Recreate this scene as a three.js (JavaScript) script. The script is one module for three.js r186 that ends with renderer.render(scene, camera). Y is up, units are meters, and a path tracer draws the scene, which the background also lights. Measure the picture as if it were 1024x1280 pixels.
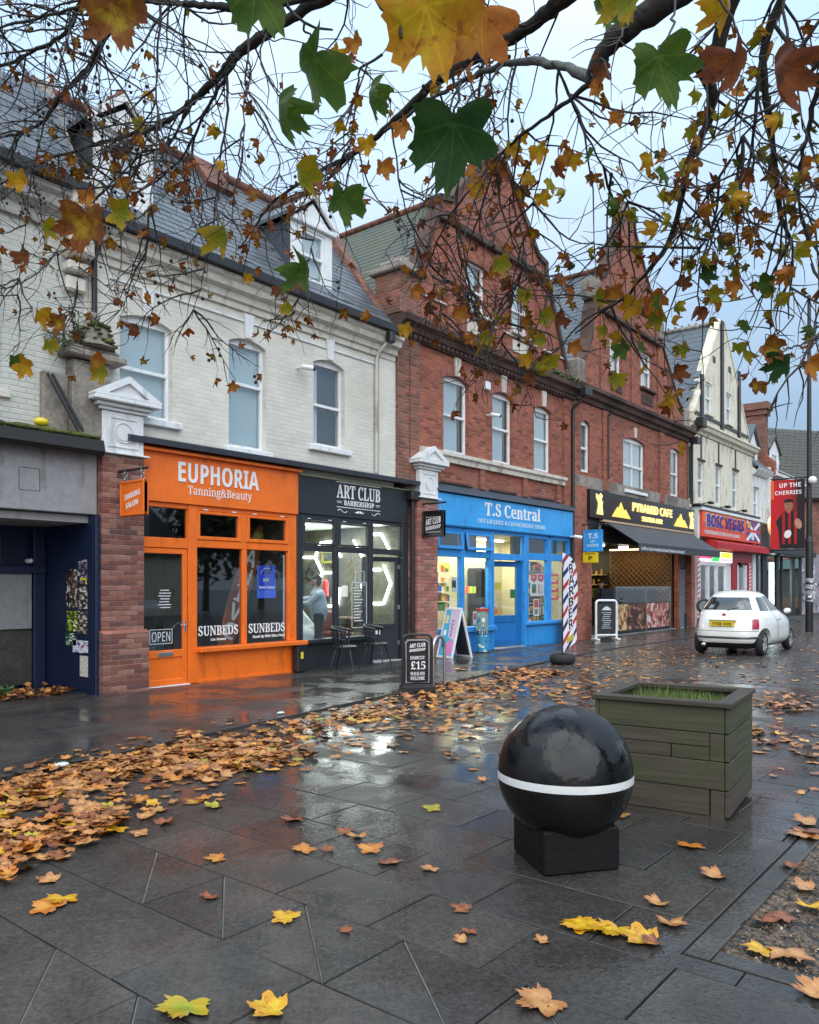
import * as THREE from 'three';
import { mergeGeometries, mergeVertices } from 'three/addons/utils/BufferGeometryUtils.js';
import { MarchingCubes } from 'three/addons/objects/MarchingCubes.js';
import { FontLoader } from 'three/addons/loaders/FontLoader.js';
import { TextGeometry } from 'three/addons/geometries/TextGeometry.js';
import { Brush, Evaluator, SUBTRACTION } from 'three-bvh-csg';

// ------------------------------------------------------------------ camera, sky, sun, exposure
// x runs along the shop fronts (away to the right), z from the shop fronts (z = 0) towards the camera
const scene = new THREE.Scene();
const camera = new THREE.PerspectiveCamera(65.24, 1024 / 1280, 0.1, 600);
camera.position.set(0, 1.6, 10.85);
camera.lookAt(0.778, 1.6, 10.85 - 0.6285);
camera.setViewOffset(1024, 1280, 0, -92, 1024, 1280);          // rising-front lens: verticals stay upright
const renderer = new THREE.WebGLRenderer();
renderer.toneMapping = THREE.LinearToneMapping;
renderer.toneMappingExposure = 2.15;
renderer.shadowMap.enabled = true;

function rng(a) { return () => { a |= 0; a = a + 0x6D2B79F5 | 0; let t = Math.imul(a ^ a >>> 15, 1 | a); t = t + Math.imul(t ^ t >>> 7, 61 | t) ^ t; return ((t ^ t >>> 14) >>> 0) / 4294967296; }; }
const lerp = (a, b, t) => a + (b - a) * t, clamp = (x, a = 0, b = 1) => Math.min(b, Math.max(a, x)), sstep = (a, b, x) => { const t = clamp((x - a) / (b - a)); return t * t * (3 - 2 * t); };
// tileable value noise, px and py lattice cells across the tile
function noiseTile(w, h, px, py, octaves, seed, gain = 0.5) {
  const out = new Float32Array(w * h); let amp = 1, sum = 0;
  for (let o = 0; o < octaves; o++) {
    const r = rng(seed * 131 + o * 17 + 5), L = new Float32Array(px * py); for (let i = 0; i < L.length; i++) L[i] = r();
    for (let y = 0; y < h; y++) {
      const fy = y / h * py, y0 = Math.floor(fy), ty = fy - y0, sy = ty * ty * (3 - 2 * ty), ra = (y0 % py) * px, rb = ((y0 + 1) % py) * px;
      for (let x = 0; x < w; x++) {
        const fx = x / w * px, x0 = Math.floor(fx), tx = fx - x0, sx = tx * tx * (3 - 2 * tx), xa = x0 % px, xb = (x0 + 1) % px;
        out[y * w + x] += amp * ((L[ra + xa] * (1 - sx) + L[ra + xb] * sx) * (1 - sy) + (L[rb + xa] * (1 - sx) + L[rb + xb] * sx) * sy);
      }
    }
    sum += amp; amp *= gain; px *= 2; py *= 2;
  }
  for (let i = 0; i < out.length; i++) out[i] /= sum;
  return out;
}
{ // overcast sky: pale blue grey with soft brighter cloud, the same all round, a little brighter overhead
  const w = 1024, h = 512, n = noiseTile(w, h, 8, 6, 5, 3), m = noiseTile(w, h, 5, 4, 3, 9), d = new Float32Array(w * h * 4);
  for (let y = 0; y < h; y++) for (let x = 0; x < w; x++) {
    const el = ((y + 0.5) / h - 0.5) * Math.PI, s = Math.max(0, Math.sin(el)), i = y * w + x;
    const c = sstep(0.38, 0.62, n[i] * 0.55 + m[i] * 0.45), k = 0.3 + 0.86 * s;
    d[i * 4] = lerp(0.4, 0.84, c) * k; d[i * 4 + 1] = lerp(0.57, 0.92, c) * k; d[i * 4 + 2] = lerp(0.78, 0.98, c) * k; d[i * 4 + 3] = 1;
  }
  const t = new THREE.DataTexture(d, w, h, THREE.RGBAFormat, THREE.FloatType);
  t.mapping = THREE.EquirectangularReflectionMapping; t.magFilter = THREE.LinearFilter; t.wrapS = THREE.RepeatWrapping; t.needsUpdate = true;
  scene.background = t; scene.environment = t;
}
const sun = new THREE.DirectionalLight(new THREE.Color(1, 0.97, 0.92), 1.4);
sun.position.set(-6, 26, 22); sun.target.position.set(14, 0, 2);
sun.castShadow = true; sun.shadow.radius = 170; sun.shadow.mapSize.set(2048, 2048);
Object.assign(sun.shadow.camera, { left: -45, right: 45, top: 35, bottom: -35, near: 1, far: 120 });
scene.add(sun, sun.target);

// ------------------------------------------------------------------ helpers
const font = {};
for (const [k, f] of [['sans', 'droid_sans_bold'], ['serif', 'droid_serif_bold'], ['serifr', 'droid_serif_regular'], ['sansr', 'droid_sans_regular']])
  font[k] = await new FontLoader().loadAsync('fonts/droid/' + f + '.typeface.json');
const V = (x, y, z) => new THREE.Vector3(x, y, z);
const origin = new WeakMap(), taken = {};
function numbered(name) { const n = taken[name] = (taken[name] ?? -1) + 1; return n ? name + '_' + String(n).padStart(3, '0') : name; }
function thing(name, label, category, [x, y, z] = [0, 0, 0], turn = 0, group) {
  const o = new THREE.Group(); o.name = numbered(name); scene.add(o);
  o.position.set(x, y, z); o.rotation.y = turn; o.userData = { label, category };
  if (group) o.userData.group = group;
  origin.set(o, [x, y, z]); return o;
}
function structure(name, p = [0, 0, 0]) { const o = new THREE.Group(); o.name = numbered(name); scene.add(o); o.position.set(...p); o.userData = { kind: 'structure' }; origin.set(o, p); return o; }
// position + normal + uv only, not indexed; uv in metres by the way each face points
function prep(g) {
  if (g.index) g = g.toNonIndexed();
  if (!g.attributes.normal) g.computeVertexNormals();
  if (!g.userData.ownUv) {
    const p = g.attributes.position, n = p.count, uv = new Float32Array(n * 2), a = V(), b = V(), c = V();
    for (let i = 0; i < n; i += 3) {
      a.fromBufferAttribute(p, i); b.fromBufferAttribute(p, i + 1).sub(a); c.fromBufferAttribute(p, i + 2).sub(a); b.cross(c);
      const ax = Math.abs(b.x), ay = Math.abs(b.y), az = Math.abs(b.z);
      for (let k = i; k < i + 3; k++) {
        const x = p.getX(k), y = p.getY(k), z = p.getZ(k);
        if (ay > ax * 1.05 && ay > az * 1.05) { uv[k * 2] = x; uv[k * 2 + 1] = -z; }
        else if (ax > az) { uv[k * 2] = -z; uv[k * 2 + 1] = y; }
        else { uv[k * 2] = x; uv[k * 2 + 1] = y; }
      }
    }
    g.setAttribute('uv', new THREE.BufferAttribute(uv, 2));
  }
  for (const k of Object.keys(g.attributes)) if (!['position', 'normal', 'uv'].includes(k)) g.deleteAttribute(k);
  g.morphAttributes = {}; return g;
}
function merged(list) { list = [list].flat(3).filter(Boolean).map(prep); const own = list[0].userData.ownUv; const g = list.length > 1 ? mergeGeometries(list) : list[0]; g.userData.ownUv = true; return g; }
// one named mesh; geometries are given in world metres and moved to the thing's own base
function obj(name, geos, mat, parent) {
  const g = merged(geos); let t = parent; while (t && !origin.has(t)) t = t.parent;
  if (t) { const o = origin.get(t); g.translate(-o[0], -o[1], -o[2]); }
  const m = new THREE.Mesh(g, mat); m.castShadow = m.receiveShadow = true; m.name = parent ? name : numbered(name);
  (parent ?? scene).add(m); return m;
}
// a mesh that shares its geometry, set at a place in the thing's own axes
function put(name, geo, mat, parent, [x, y, z], rot) { const m = new THREE.Mesh(geo, mat); m.name = name; m.castShadow = m.receiveShadow = true; m.position.set(x, y, z); if (rot) m.rotation.set(...rot); parent.add(m); return m; }
function tag(o, label, category, group) { o.userData.label = label; o.userData.category = category; if (group) o.userData.group = group; return o; }
function solid(o, label, category, group) { return tag(o, label, category, group); }

// box with chamfered edges, between two corners
function bx(x0, x1, y0, y1, z0, z1, b = 0) {
  const w = x1 - x0, h = y1 - y0, d = z1 - z0, cx = (x0 + x1) / 2, cy = (y0 + y1) / 2, cz = (z0 + z1) / 2;
  b = Math.min(b, w / 3, h / 3, d / 3);
  if (b <= 0) return new THREE.BoxGeometry(w, h, d).translate(cx, cy, cz);
  const P = []; const H = [w / 2, h / 2, d / 2];
  const corner = (sx, sy, sz, k) => { const s = [sx, sy, sz], v = [0, 1, 2].map((i) => s[i] * (H[i] - (i === k ? 0 : b))); return [v[0] + cx, v[1] + cy, v[2] + cz]; };
  const mid = V(cx, cy, cz), A = V(), B = V(), C = V(), N = V();
  const tri = (a, c, e) => { A.set(...a); B.set(...c); C.set(...e); N.copy(B).sub(A).cross(C.clone().sub(A)); if (N.dot(A.clone().sub(mid)) < 0) [c, e] = [e, c]; P.push(...a, ...c, ...e); };
  const quad = (a, c, e, f) => { tri(a, c, e); tri(a, e, f); };
  for (let k = 0; k < 3; k++) for (const s of [-1, 1]) {
    const i = (k + 1) % 3, j = (k + 2) % 3, c = (p, q) => { const t = []; t[k] = s; t[i] = p; t[j] = q; return corner(...t, k); };
    quad(c(-1, -1), c(1, -1), c(1, 1), c(-1, 1));
  }
  for (let k = 0; k < 3; k++) for (const p of [-1, 1]) for (const q of [-1, 1]) { const i = (k + 1) % 3, j = (k + 2) % 3, c = (s, f) => { const t = []; t[k] = s; t[i] = p; t[j] = q; return corner(...t, f); }; quad(c(-1, i), c(1, i), c(1, j), c(-1, j)); }
  for (const p of [-1, 1]) for (const q of [-1, 1]) for (const r of [-1, 1]) tri(corner(p, q, r, 0), corner(p, q, r, 1), corner(p, q, r, 2));
  const g = new THREE.BufferGeometry(); g.setAttribute('position', new THREE.Float32BufferAttribute(P, 3)); g.computeVertexNormals(); return g;
}
// outline [x, y] pushed from z0 to z1, with holes
function slab(pts, z0, z1, holes = [], bevel = 0) {
  const s = new THREE.Shape(pts.map((p) => new THREE.Vector2(...p)));
  for (const h of holes) s.holes.push(new THREE.Path(h.map((p) => new THREE.Vector2(...p))));
  const g = new THREE.ExtrudeGeometry(s, { depth: z1 - z0 - 2 * bevel, bevelEnabled: bevel > 0, bevelThickness: bevel, bevelSize: bevel, bevelOffset: -bevel, bevelSegments: 1, curveSegments: 6 });
  return g.translate(0, 0, z0 + bevel);
}
// profile [z, y] run along x
function runX(prof, x0, x1) { const g = slab(prof.map(([z, y]) => [-z, y]), x0, x1); return g.rotateY(Math.PI / 2); }
// profile [x, y] run along z is slab(); outline [x, z] raised from y0 to y1
function raise(pts, y0, y1, bevel = 0) { return slab(pts.map(([x, z]) => [x, -z]), y0, y1, [], bevel).rotateX(-Math.PI / 2); }
function tube(pts, radius, sides = 6, closed = false) {
  const P = pts.map((p) => p.isVector3 ? p : V(...p)), n = P.length, rad = typeof radius === 'function' ? radius : (t) => Array.isArray(radius) ? lerp(radius[0], radius[1], t) : radius;
  const pos = [], idx = []; let up = V(0, 1, 0), T = V(), N = V(), B = V();
  for (let i = 0; i < n; i++) {
    T.copy(P[closed ? (i + 1) % n : Math.min(n - 1, i + 1)]).sub(P[closed ? (i + n - 1) % n : Math.max(0, i - 1)]).normalize();
    if (i === 0) { up.set(0, 1, 0); if (Math.abs(T.y) > 0.9) up.set(1, 0, 0); }
    N.copy(up).addScaledVector(T, -up.dot(T)).normalize(); B.copy(T).cross(N); up.copy(N);
    const r = rad(n > 1 ? i / (n - 1) : 0);
    for (let k = 0; k < sides; k++) { const a = k / sides * Math.PI * 2; pos.push(P[i].x + r * (Math.cos(a) * N.x + Math.sin(a) * B.x), P[i].y + r * (Math.cos(a) * N.y + Math.sin(a) * B.y), P[i].z + r * (Math.cos(a) * N.z + Math.sin(a) * B.z)); }
  }
  for (let i = 0; i < (closed ? n : n - 1); i++) for (let k = 0; k < sides; k++) { const a = i * sides + k, b = i * sides + (k + 1) % sides, j = ((i + 1) % n) * sides, c = j + k, d = j + (k + 1) % sides; idx.push(a, b, d, a, d, c); }
  if (!closed) for (const e of [0, (n - 1) * sides]) for (let k = 1; k < sides - 1; k++) e ? idx.push(e, e + k, e + k + 1) : idx.push(0, k + 1, k);
  const g = new THREE.BufferGeometry(); g.setAttribute('position', new THREE.Float32BufferAttribute(pos, 3)); g.setIndex(idx); g.computeVertexNormals(); return g;
}
const cyl = (x, y0, y1, z, r0, r1 = r0, n = 16) => new THREE.CylinderGeometry(r1, r0, y1 - y0, n).translate(x, (y0 + y1) / 2, z);
const ball = (x, y, z, r, n = 12) => new THREE.SphereGeometry(r, n * 2, n).translate(x, y, z);
function lathe(prof, x, y, z, n = 24) { return new THREE.LatheGeometry(prof.map((p) => new THREE.Vector2(...p)), n).translate(x, y, z); }
// lettering as thin cut vinyl: fitted between x0 and x1, y0 (foot) and y1 (cap height), its back at z; turn for signs that face along the street
function letters(text, f, x0, x1, y0, y1, z, depth = 0.003, slant = 0) {
  const g = new TextGeometry(text, { font: font[f], size: 1, depth: 1, curveSegments: 3, bevelEnabled: false });
  g.computeBoundingBox(); const b = g.boundingBox; const cap = /[gjpqy&,]/.test(text) && /[a-z]/.test(text) ? 0.98 : b.max.y - Math.max(b.min.y, 0);
  g.translate(-b.min.x, 0, 0); g.scale((x1 - x0) / (b.max.x - b.min.x), (y1 - y0) / cap, depth);
  if (slant) g.applyMatrix4(new THREE.Matrix4().set(1, 0, 0, 0, slant, 1, 0, 0, 0, 0, 1, 0, 0, 0, 0, 1));
  return g.translate(x0, y0, z);
}
const arc = (x0, x1, y, rise, n = 6) => Array.from({ length: n + 1 }, (_, i) => { const t = i / n * 2 - 1; return [lerp(x1, x0, i / n), y + rise * (1 - t * t)]; });   // from right to left
// ------------------------------------------------------------------ materials
function dataTex(w, h, fill, srgb, rep) {
  const d = new Uint8Array(w * h * 4), o = [0, 0, 0];
  for (let y = 0; y < h; y++) for (let x = 0; x < w; x++) { const i = y * w + x; fill(i, x, y, o); for (let k = 0; k < 3; k++) d[i * 4 + k] = clamp(o[k]) * 255; d[i * 4 + 3] = 255; }
  const t = new THREE.DataTexture(d, w, h); t.wrapS = t.wrapT = THREE.RepeatWrapping; t.magFilter = THREE.LinearFilter; if (srgb) t.colorSpace = THREE.SRGBColorSpace;
  if (rep) t.repeat.set(rep[0], rep[1]); t.needsUpdate = true; return t;
}
const toS = (c) => c <= 0.0031308 ? 12.92 * c : 1.055 * Math.pow(c, 1 / 2.4) - 0.055;
const lin = (r, g, b) => new THREE.Color().setRGB(r, g, b);
function mat(color, roughness = 0.7, extra = {}) { const P = extra.transmission || extra.clearcoat || extra.sheen || extra.ior ? THREE.MeshPhysicalMaterial : THREE.MeshStandardMaterial; return new P({ color: Array.isArray(color) ? lin(...color) : color, roughness, metalness: 0, ...extra }); }
// brickwork too far off to pick bricks apart: colour and mortar relief, 7.2 m x 3.6 m, courses 75 mm
function brickwork(seed, brickCol, mortar, w = 2048) {
  const h = w / 2, W = 7.2, H = 3.6, nr = 48, n = noiseTile(w, h, 12, 6, 6, seed), big = noiseTile(w, h, 3, 2, 3, seed + 4), r = rng(seed), tint = [];
  for (let i = 0; i < nr * 64; i++) tint.push(r());
  const H1 = new Float32Array(w * h), C = new Float32Array(w * h * 3);
  for (let y = 0; y < h; y++) for (let x = 0; x < w; x++) {
    const i = y * w + x, row = Math.floor(y / h * nr), fy = (y / h * nr) % 1, flemish = row % 2, u = x / w * 32 + flemish * 0.5, col = Math.floor(u) % 32, fx = u % 1;
    const j = n[i] * 0.05, dx = Math.min(fx, 1 - fx) * 0.225, dy = Math.min(fy, 1 - fy) * 0.075, e = Math.min(dx, dy) - 0.004 + j * 0.06 - 0.0015, b = sstep(0, 0.004, e), t = tint[row * 64 + col];
    H1[i] = clamp(b * (0.72 + 0.16 * t) + n[i] * 0.2 - 0.05); const c = brickCol(t, n[i], big[i], row, tint[row * 64 + col + 32]);
    for (let k = 0; k < 3; k++) C[i * 3 + k] = lerp(mortar[k] * (0.7 + 0.6 * n[i]), c[k], b);
  }
  const rep = [1 / W, 1 / H];
  return { map: dataTex(w, h, (i, x, y, o) => { for (let k = 0; k < 3; k++) o[k] = toS(C[i * 3 + k]); }, true, rep), bumpMap: dataTex(w, h, (i, x, y, o) => { o[0] = o[1] = o[2] = H1[i]; }, false, rep) };
}
const redB = brickwork(11, (t, n, b, row, s) => { const k = (0.74 + 0.42 * t) * (0.7 + 0.55 * n), d = s > 0.88 ? 0.6 : 1, w = sstep(0.52, 0.68, b * 0.6 + n * 0.4); return [lerp(0.33, 0.25, w) * k * d, lerp(0.1, 0.1, w) * k * d, lerp(0.06, 0.075, w) * k * d]; }, [0.24, 0.13, 0.095]);
const redBrick = mat(0xffffff, 0.85, { ...redB, bumpScale: 0.008 });
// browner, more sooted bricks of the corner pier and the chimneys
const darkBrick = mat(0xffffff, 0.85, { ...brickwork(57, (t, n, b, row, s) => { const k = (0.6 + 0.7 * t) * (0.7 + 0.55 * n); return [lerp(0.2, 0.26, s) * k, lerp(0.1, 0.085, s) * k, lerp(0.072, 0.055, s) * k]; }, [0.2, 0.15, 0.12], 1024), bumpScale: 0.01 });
const whiteB = brickwork(23, (t, n, b, row, s) => { const k = (0.9 + 0.1 * t) * (0.82 + 0.3 * n), st = sstep(0.5, 0.72, b * 0.7 + n * 0.3); return [lerp(0.7, 0.56, st) * k, lerp(0.67, 0.53, st) * k, lerp(0.59, 0.45, st) * k]; }, [0.62, 0.59, 0.52]);
const whiteBrick = mat(0xffffff, 0.7, { ...whiteB, bumpScale: 0.003 });
const greyWhiteBrick = mat(lin(0.8, 0.84, 0.86), 0.75, { ...whiteB, bumpScale: 0.007 });
// weathered render, stone, paint: grey mottling that a colour multiplies
const mN = noiseTile(1024, 1024, 5, 5, 7, 41, 0.6), mS = noiseTile(1024, 1024, 22, 5, 5, 43), mF = noiseTile(1024, 1024, 60, 60, 3, 47);
const mottle = dataTex(1024, 1024, (i, x, y, o) => { const v = 0.62 + 0.5 * (mN[i] - 0.35) + 0.22 * (mF[i] - 0.5); o[0] = v; o[1] = v * 0.995; o[2] = v * 0.985; }, true, [1 / 2.6, 1 / 2.6]);
const stain = dataTex(1024, 1024, (i, x, y, o) => { const s = sstep(0.52, 0.75, mS[i] * 0.6 + mN[i] * 0.4), v = 0.93 - 0.2 * s + 0.12 * (mF[i] - 0.5); o[0] = v; o[1] = v * (1 - 0.02 * s); o[2] = v * (1 - 0.07 * s); }, true, [1 / 3.1, 1 / 3.1]);
const grainBump = dataTex(1024, 1024, (i, x, y, o) => { o[0] = o[1] = o[2] = mF[i] * 0.6 + mN[i] * 0.4; }, false, [1 / 1.3, 1 / 1.3]);
const grime = dataTex(1024, 1024, (i, x, y, o) => { const v = 0.95 + 0.07 * (mF[i] - 0.5) + 0.1 * (mN[i] - 0.5) - 0.12 * sstep(0.56, 0.74, mS[i] * 0.7 + mF[i] * 0.3) - 0.16 * sstep(0.72, 0.8, mF[i] * 0.5 + mN[i] * 0.5); o[0] = o[1] = o[2] = v; }, true, [1 / 1.7, 1 / 1.7]);
const stone = mat(lin(0.72, 0.66, 0.58), 0.85, { map: stain, bumpMap: grainBump, bumpScale: 0.006 });
const darkStone = mat(lin(0.16, 0.1, 0.08), 0.9, { map: mottle, bumpMap: grainBump, bumpScale: 0.012 });
const greyStone = mat(lin(0.46, 0.41, 0.36), 0.9, { map: mottle, bumpMap: grainBump, bumpScale: 0.012 });
const creamRender = mat(lin(0.82, 0.76, 0.61), 0.85, { map: stain, bumpMap: grainBump, bumpScale: 0.005 });
const whiteRender = mat(lin(0.8, 0.8, 0.78), 0.8, { map: stain, bumpMap: grainBump, bumpScale: 0.004 });
const concrete = mat(lin(0.34, 0.33, 0.345), 0.85, { map: stain, bumpMap: grainBump, bumpScale: 0.005 });
const whitePaint = mat(lin(0.82, 0.83, 0.83), 0.45, { map: grime });
const upvc = mat(lin(0.84, 0.85, 0.86), 0.35, { map: grime });
const lead = mat(lin(0.055, 0.065, 0.085), 0.5, { map: grime, bumpMap: grainBump, bumpScale: 0.004 });
const blackMetal = mat(lin(0.018, 0.019, 0.021), 0.4, { map: grime });
const orangePaint = mat(lin(0.95, 0.185, 0.015), 0.38, { map: grime, bumpMap: grainBump, bumpScale: 0.0008 });
const charcoalPaint = mat(lin(0.026, 0.03, 0.036), 0.42, { map: grime, bumpMap: grainBump, bumpScale: 0.0008 });
const bluePaint = mat(lin(0.03, 0.3, 0.76), 0.4, { map: grime, bumpMap: grainBump, bumpScale: 0.0008 });
const bluePanel = mat(lin(0.045, 0.38, 0.85), 0.28, { map: grime });
const navyPaint = mat(lin(0.005, 0.014, 0.05), 0.5, { map: grime, bumpMap: grainBump, bumpScale: 0.002 });
const redPaint = mat(lin(0.42, 0.012, 0.018), 0.4, { map: grime });
const signBlack = mat(lin(0.012, 0.012, 0.014), 0.3, { map: grime });
const vinyl = mat(lin(0.82, 0.82, 0.82), 0.5), vinylGrey = mat(lin(0.6, 0.62, 0.64), 0.5);
const steel = mat(lin(0.55, 0.55, 0.54), 0.3, { metalness: 0.9, map: grime }), chrome = mat(lin(0.75, 0.75, 0.75), 0.12, { metalness: 1 });
const glass = mat(lin(0.93, 0.96, 0.96), 0.02, { transmission: 1, thickness: 0, ior: 1.75 });
const darkRoom = mat(lin(0.02, 0.02, 0.021), 0.9), rubber = mat(lin(0.014, 0.014, 0.014), 0.75, { bumpMap: grainBump, bumpScale: 0.003 });
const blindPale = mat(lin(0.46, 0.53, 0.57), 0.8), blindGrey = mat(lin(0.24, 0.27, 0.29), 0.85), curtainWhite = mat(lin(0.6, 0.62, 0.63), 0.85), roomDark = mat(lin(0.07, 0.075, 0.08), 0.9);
// roof slates: a few tones; moss grows on the red house's roof
const slateMats = [[0.1, 0.112, 0.125], [0.125, 0.135, 0.15], [0.085, 0.095, 0.108]].map((c) => mat(lin(...c), 0.42, { map: grime, bumpMap: grainBump, bumpScale: 0.004 }));
const mossMap = dataTex(1024, 1024, (i, x, y, o) => { const m = sstep(0.46, 0.62, mN[i] * 0.6 + mF[i] * 0.4); o[0] = lerp(0.36, 0.37, m); o[1] = lerp(0.37, 0.41, m); o[2] = lerp(0.37, 0.22, m); }, true, [1 / 2.2, 1 / 2.2]);
const mossSlateMats = [0.8, 1, 0.65].map((k) => mat(lin(k, k, k), 0.8, { map: mossMap, bumpMap: grainBump, bumpScale: 0.01 }));
const tileMats = [0.75, 1, 0.55].map((k) => mat(lin(0.2 * k, 0.19 * k, 0.165 * k), 0.8, { map: mottle, bumpMap: grainBump, bumpScale: 0.008 }));
const terracotta = mat(lin(0.3, 0.11, 0.07), 0.8, { map: mottle, bumpMap: grainBump, bumpScale: 0.006 });
const moss = mat(lin(0.19, 0.22, 0.06), 1, { map: mottle, bumpMap: grainBump, bumpScale: 0.02 });
// wet paving: dark stone with a film of water of uneven gloss
const slabTex = (() => {
  const n = noiseTile(1024, 1024, 6, 6, 7, 61, 0.62), w = noiseTile(1024, 1024, 4, 4, 5, 67), f = noiseTile(1024, 1024, 160, 160, 2, 71), r = rng(5), spec = new Float32Array(1024 * 1024);
  for (let k = 0; k < 5200; k++) { const x = Math.floor(r() * 1024), y = Math.floor(r() * 1024), s = r() < 0.9 ? 1 : 2, v = r() < 0.7 ? 0.5 + r() * 0.5 : -0.6; for (let a = 0; a < s; a++) for (let b = 0; b < s; b++) spec[((y + a) % 1024) * 1024 + (x + b) % 1024] = v; }
  return {
    map: dataTex(1024, 1024, (i, x, y, o) => { const v = 0.235 + 0.13 * (n[i] - 0.5) + 0.1 * (f[i] - 0.5) + 0.15 * spec[i]; o[0] = v * 1.05; o[1] = v; o[2] = v * 0.95; }, true, [1 / 2.3, 1 / 2.3]),
    roughnessMap: dataTex(1024, 1024, (i, x, y, o) => { const p = sstep(0.44, 0.6, w[i] * 0.75 + n[i] * 0.25); o[0] = o[1] = o[2] = lerp(0.38, 0.09, p) + 0.14 * (f[i] - 0.5) + 0.08 * (n[i] - 0.5); }, false, [1 / 2.3, 1 / 2.3]),
    bumpMap: dataTex(1024, 1024, (i, x, y, o) => { const p = sstep(0.44, 0.6, w[i] * 0.75 + n[i] * 0.25); o[0] = o[1] = o[2] = 0.5 + (f[i] - 0.5) * lerp(0.8, 0.2, p) + (n[i] - 0.5) * 0.6; }, false, [1 / 2.3, 1 / 2.3]),
  };
})();
const slabMats = [[1, 1, 1], [1.14, 1.12, 1.1], [0.88, 0.88, 0.89], [1.06, 1.03, 1.0]].map((c) => mat(lin(...c), 1, { ...slabTex, bumpScale: 0.0028, ior: 1.36 }));
const bedMat = mat(lin(0.022, 0.021, 0.02), 0.6, { bumpMap: grainBump, bumpScale: 0.01 }), paleJoint = mat(lin(0.24, 0.235, 0.21), 0.7, { map: mottle });
const asphalt = mat(lin(0.05, 0.05, 0.052), 0.35, { map: mottle, bumpMap: grainBump, bumpScale: 0.006 });
const kerbMat = mat(lin(0.3, 0.3, 0.3), 0.35, { map: mottle, bumpMap: grainBump, bumpScale: 0.004 });
const gravelMat = mat(0xffffff, 0.7, { map: dataTex(512, 512, (i, x, y, o) => { const j = (y * 2 % 1024) * 1024 + (x * 2 % 1024), v = 0.27 + 0.4 * (mF[j] - 0.45) + 0.2 * (mN[j] - 0.5); o[0] = v * 1.16; o[1] = v * 0.96; o[2] = v * 0.76; }, true, [1, 1]), bumpMap: grainBump, bumpScale: 0.02 });
// sawn timber, greened by algae
const woodTex = (() => {
  const g = noiseTile(1024, 512, 3, 28, 5, 81), a = noiseTile(1024, 512, 6, 4, 6, 83, 0.6);
  const f = (alg) => dataTex(1024, 512, (i, x, y, o) => { const m = sstep(0.5 - alg, 0.75 - alg, a[i]), t = 0.98 + 0.4 * (g[i] - 0.5); o[0] = lerp(0.34, 0.32, m) * t; o[1] = lerp(0.305, 0.33, m) * t; o[2] = lerp(0.255, 0.225, m) * t; }, true, [1 / 1.1, 1 / 0.55]);
  return { green: f(0.28), dull: f(0.12), dark: f(-0.2), bump: dataTex(1024, 512, (i, x, y, o) => { o[0] = o[1] = o[2] = g[i]; }, false, [1 / 1.1, 1 / 0.55]) };
})();
const woodMat = (k, c = 1) => mat(lin(c, c, c), 0.8, { map: woodTex[k], bumpMap: woodTex.bump, bumpScale: 0.0018 });
const barkMat = mat(lin(0.045, 0.038, 0.032), 0.95, { map: mottle, bumpMap: grainBump, bumpScale: 0.012 }), twigMat = mat(lin(0.03, 0.023, 0.02), 0.7), barkGrey = mat(lin(0.13, 0.135, 0.125), 0.75, { map: mottle, bumpMap: grainBump, bumpScale: 0.01 });
// plane leaf: veins and blotches, one tile per leaf
function leafTex(seed, a, b, c, amt) {
  const S = 256, n = noiseTile(S, S, 4, 4, 5, seed, 0.6), f = noiseTile(S, S, 16, 16, 3, seed + 1);
  return dataTex(S, S, (i, x, y, o) => {
    const u = x / S - 0.5, v = y / S; let vein = 0;
    for (const ang of [0, 0.62, -0.62, 1.25, -1.25]) { const dx = Math.sin(ang), dy = Math.cos(ang), px = u, py = v - 0.22, al = px * dx + py * dy, ac = Math.abs(px * dy - py * dx); if (al > 0) { vein = Math.max(vein, 1 - sstep(0.004, 0.016, ac)); const q = (al * 9 + ac * 5) % 1; if (ac < al * 0.42) vein = Math.max(vein, 0.4 * (1 - sstep(0.02, 0.14, Math.abs(q - 0.5)))); } }
    const edge = Math.hypot(u, v - 0.45) * 1.5, t = sstep(0.35, 0.75, n[i] * 0.8 + edge * amt), t2 = sstep(0.58, 0.74, f[i] * 0.5 + n[i] * 0.5);
    for (let k = 0; k < 3; k++) { let q = lerp(a[k], b[k], t); q = lerp(q, c[k], t2 * 0.7); o[k] = q * (1 - 0.0 * vein) + vein * 0.07 * (k < 2 ? 1 : 0.3); }
  }, true);
}
const leafKinds = {
  yellow: leafTex(101, [0.76, 0.63, 0.1], [0.74, 0.52, 0.08], [0.52, 0.32, 0.07], 0.5), orange: leafTex(103, [0.74, 0.5, 0.19], [0.68, 0.39, 0.14], [0.42, 0.22, 0.09], 0.5),
  brown: leafTex(105, [0.56, 0.31, 0.16], [0.44, 0.23, 0.13], [0.26, 0.13, 0.08], 0.5), tan: leafTex(107, [0.72, 0.53, 0.32], [0.64, 0.42, 0.24], [0.43, 0.26, 0.15], 0.5),
  lime: leafTex(109, [0.5, 0.55, 0.12], [0.66, 0.56, 0.12], [0.45, 0.3, 0.1], 0.5), green: leafTex(111, [0.24, 0.36, 0.11], [0.3, 0.4, 0.12], [0.4, 0.42, 0.12], 0.3), dark: leafTex(113, [0.12, 0.26, 0.1], [0.16, 0.3, 0.11], [0.2, 0.3, 0.1], 0.3),
  mixed: leafTex(115, [0.66, 0.55, 0.12], [0.5, 0.28, 0.1], [0.34, 0.16, 0.07], 0.6),
};
const leafMat = {}, litterMat = {};
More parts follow.
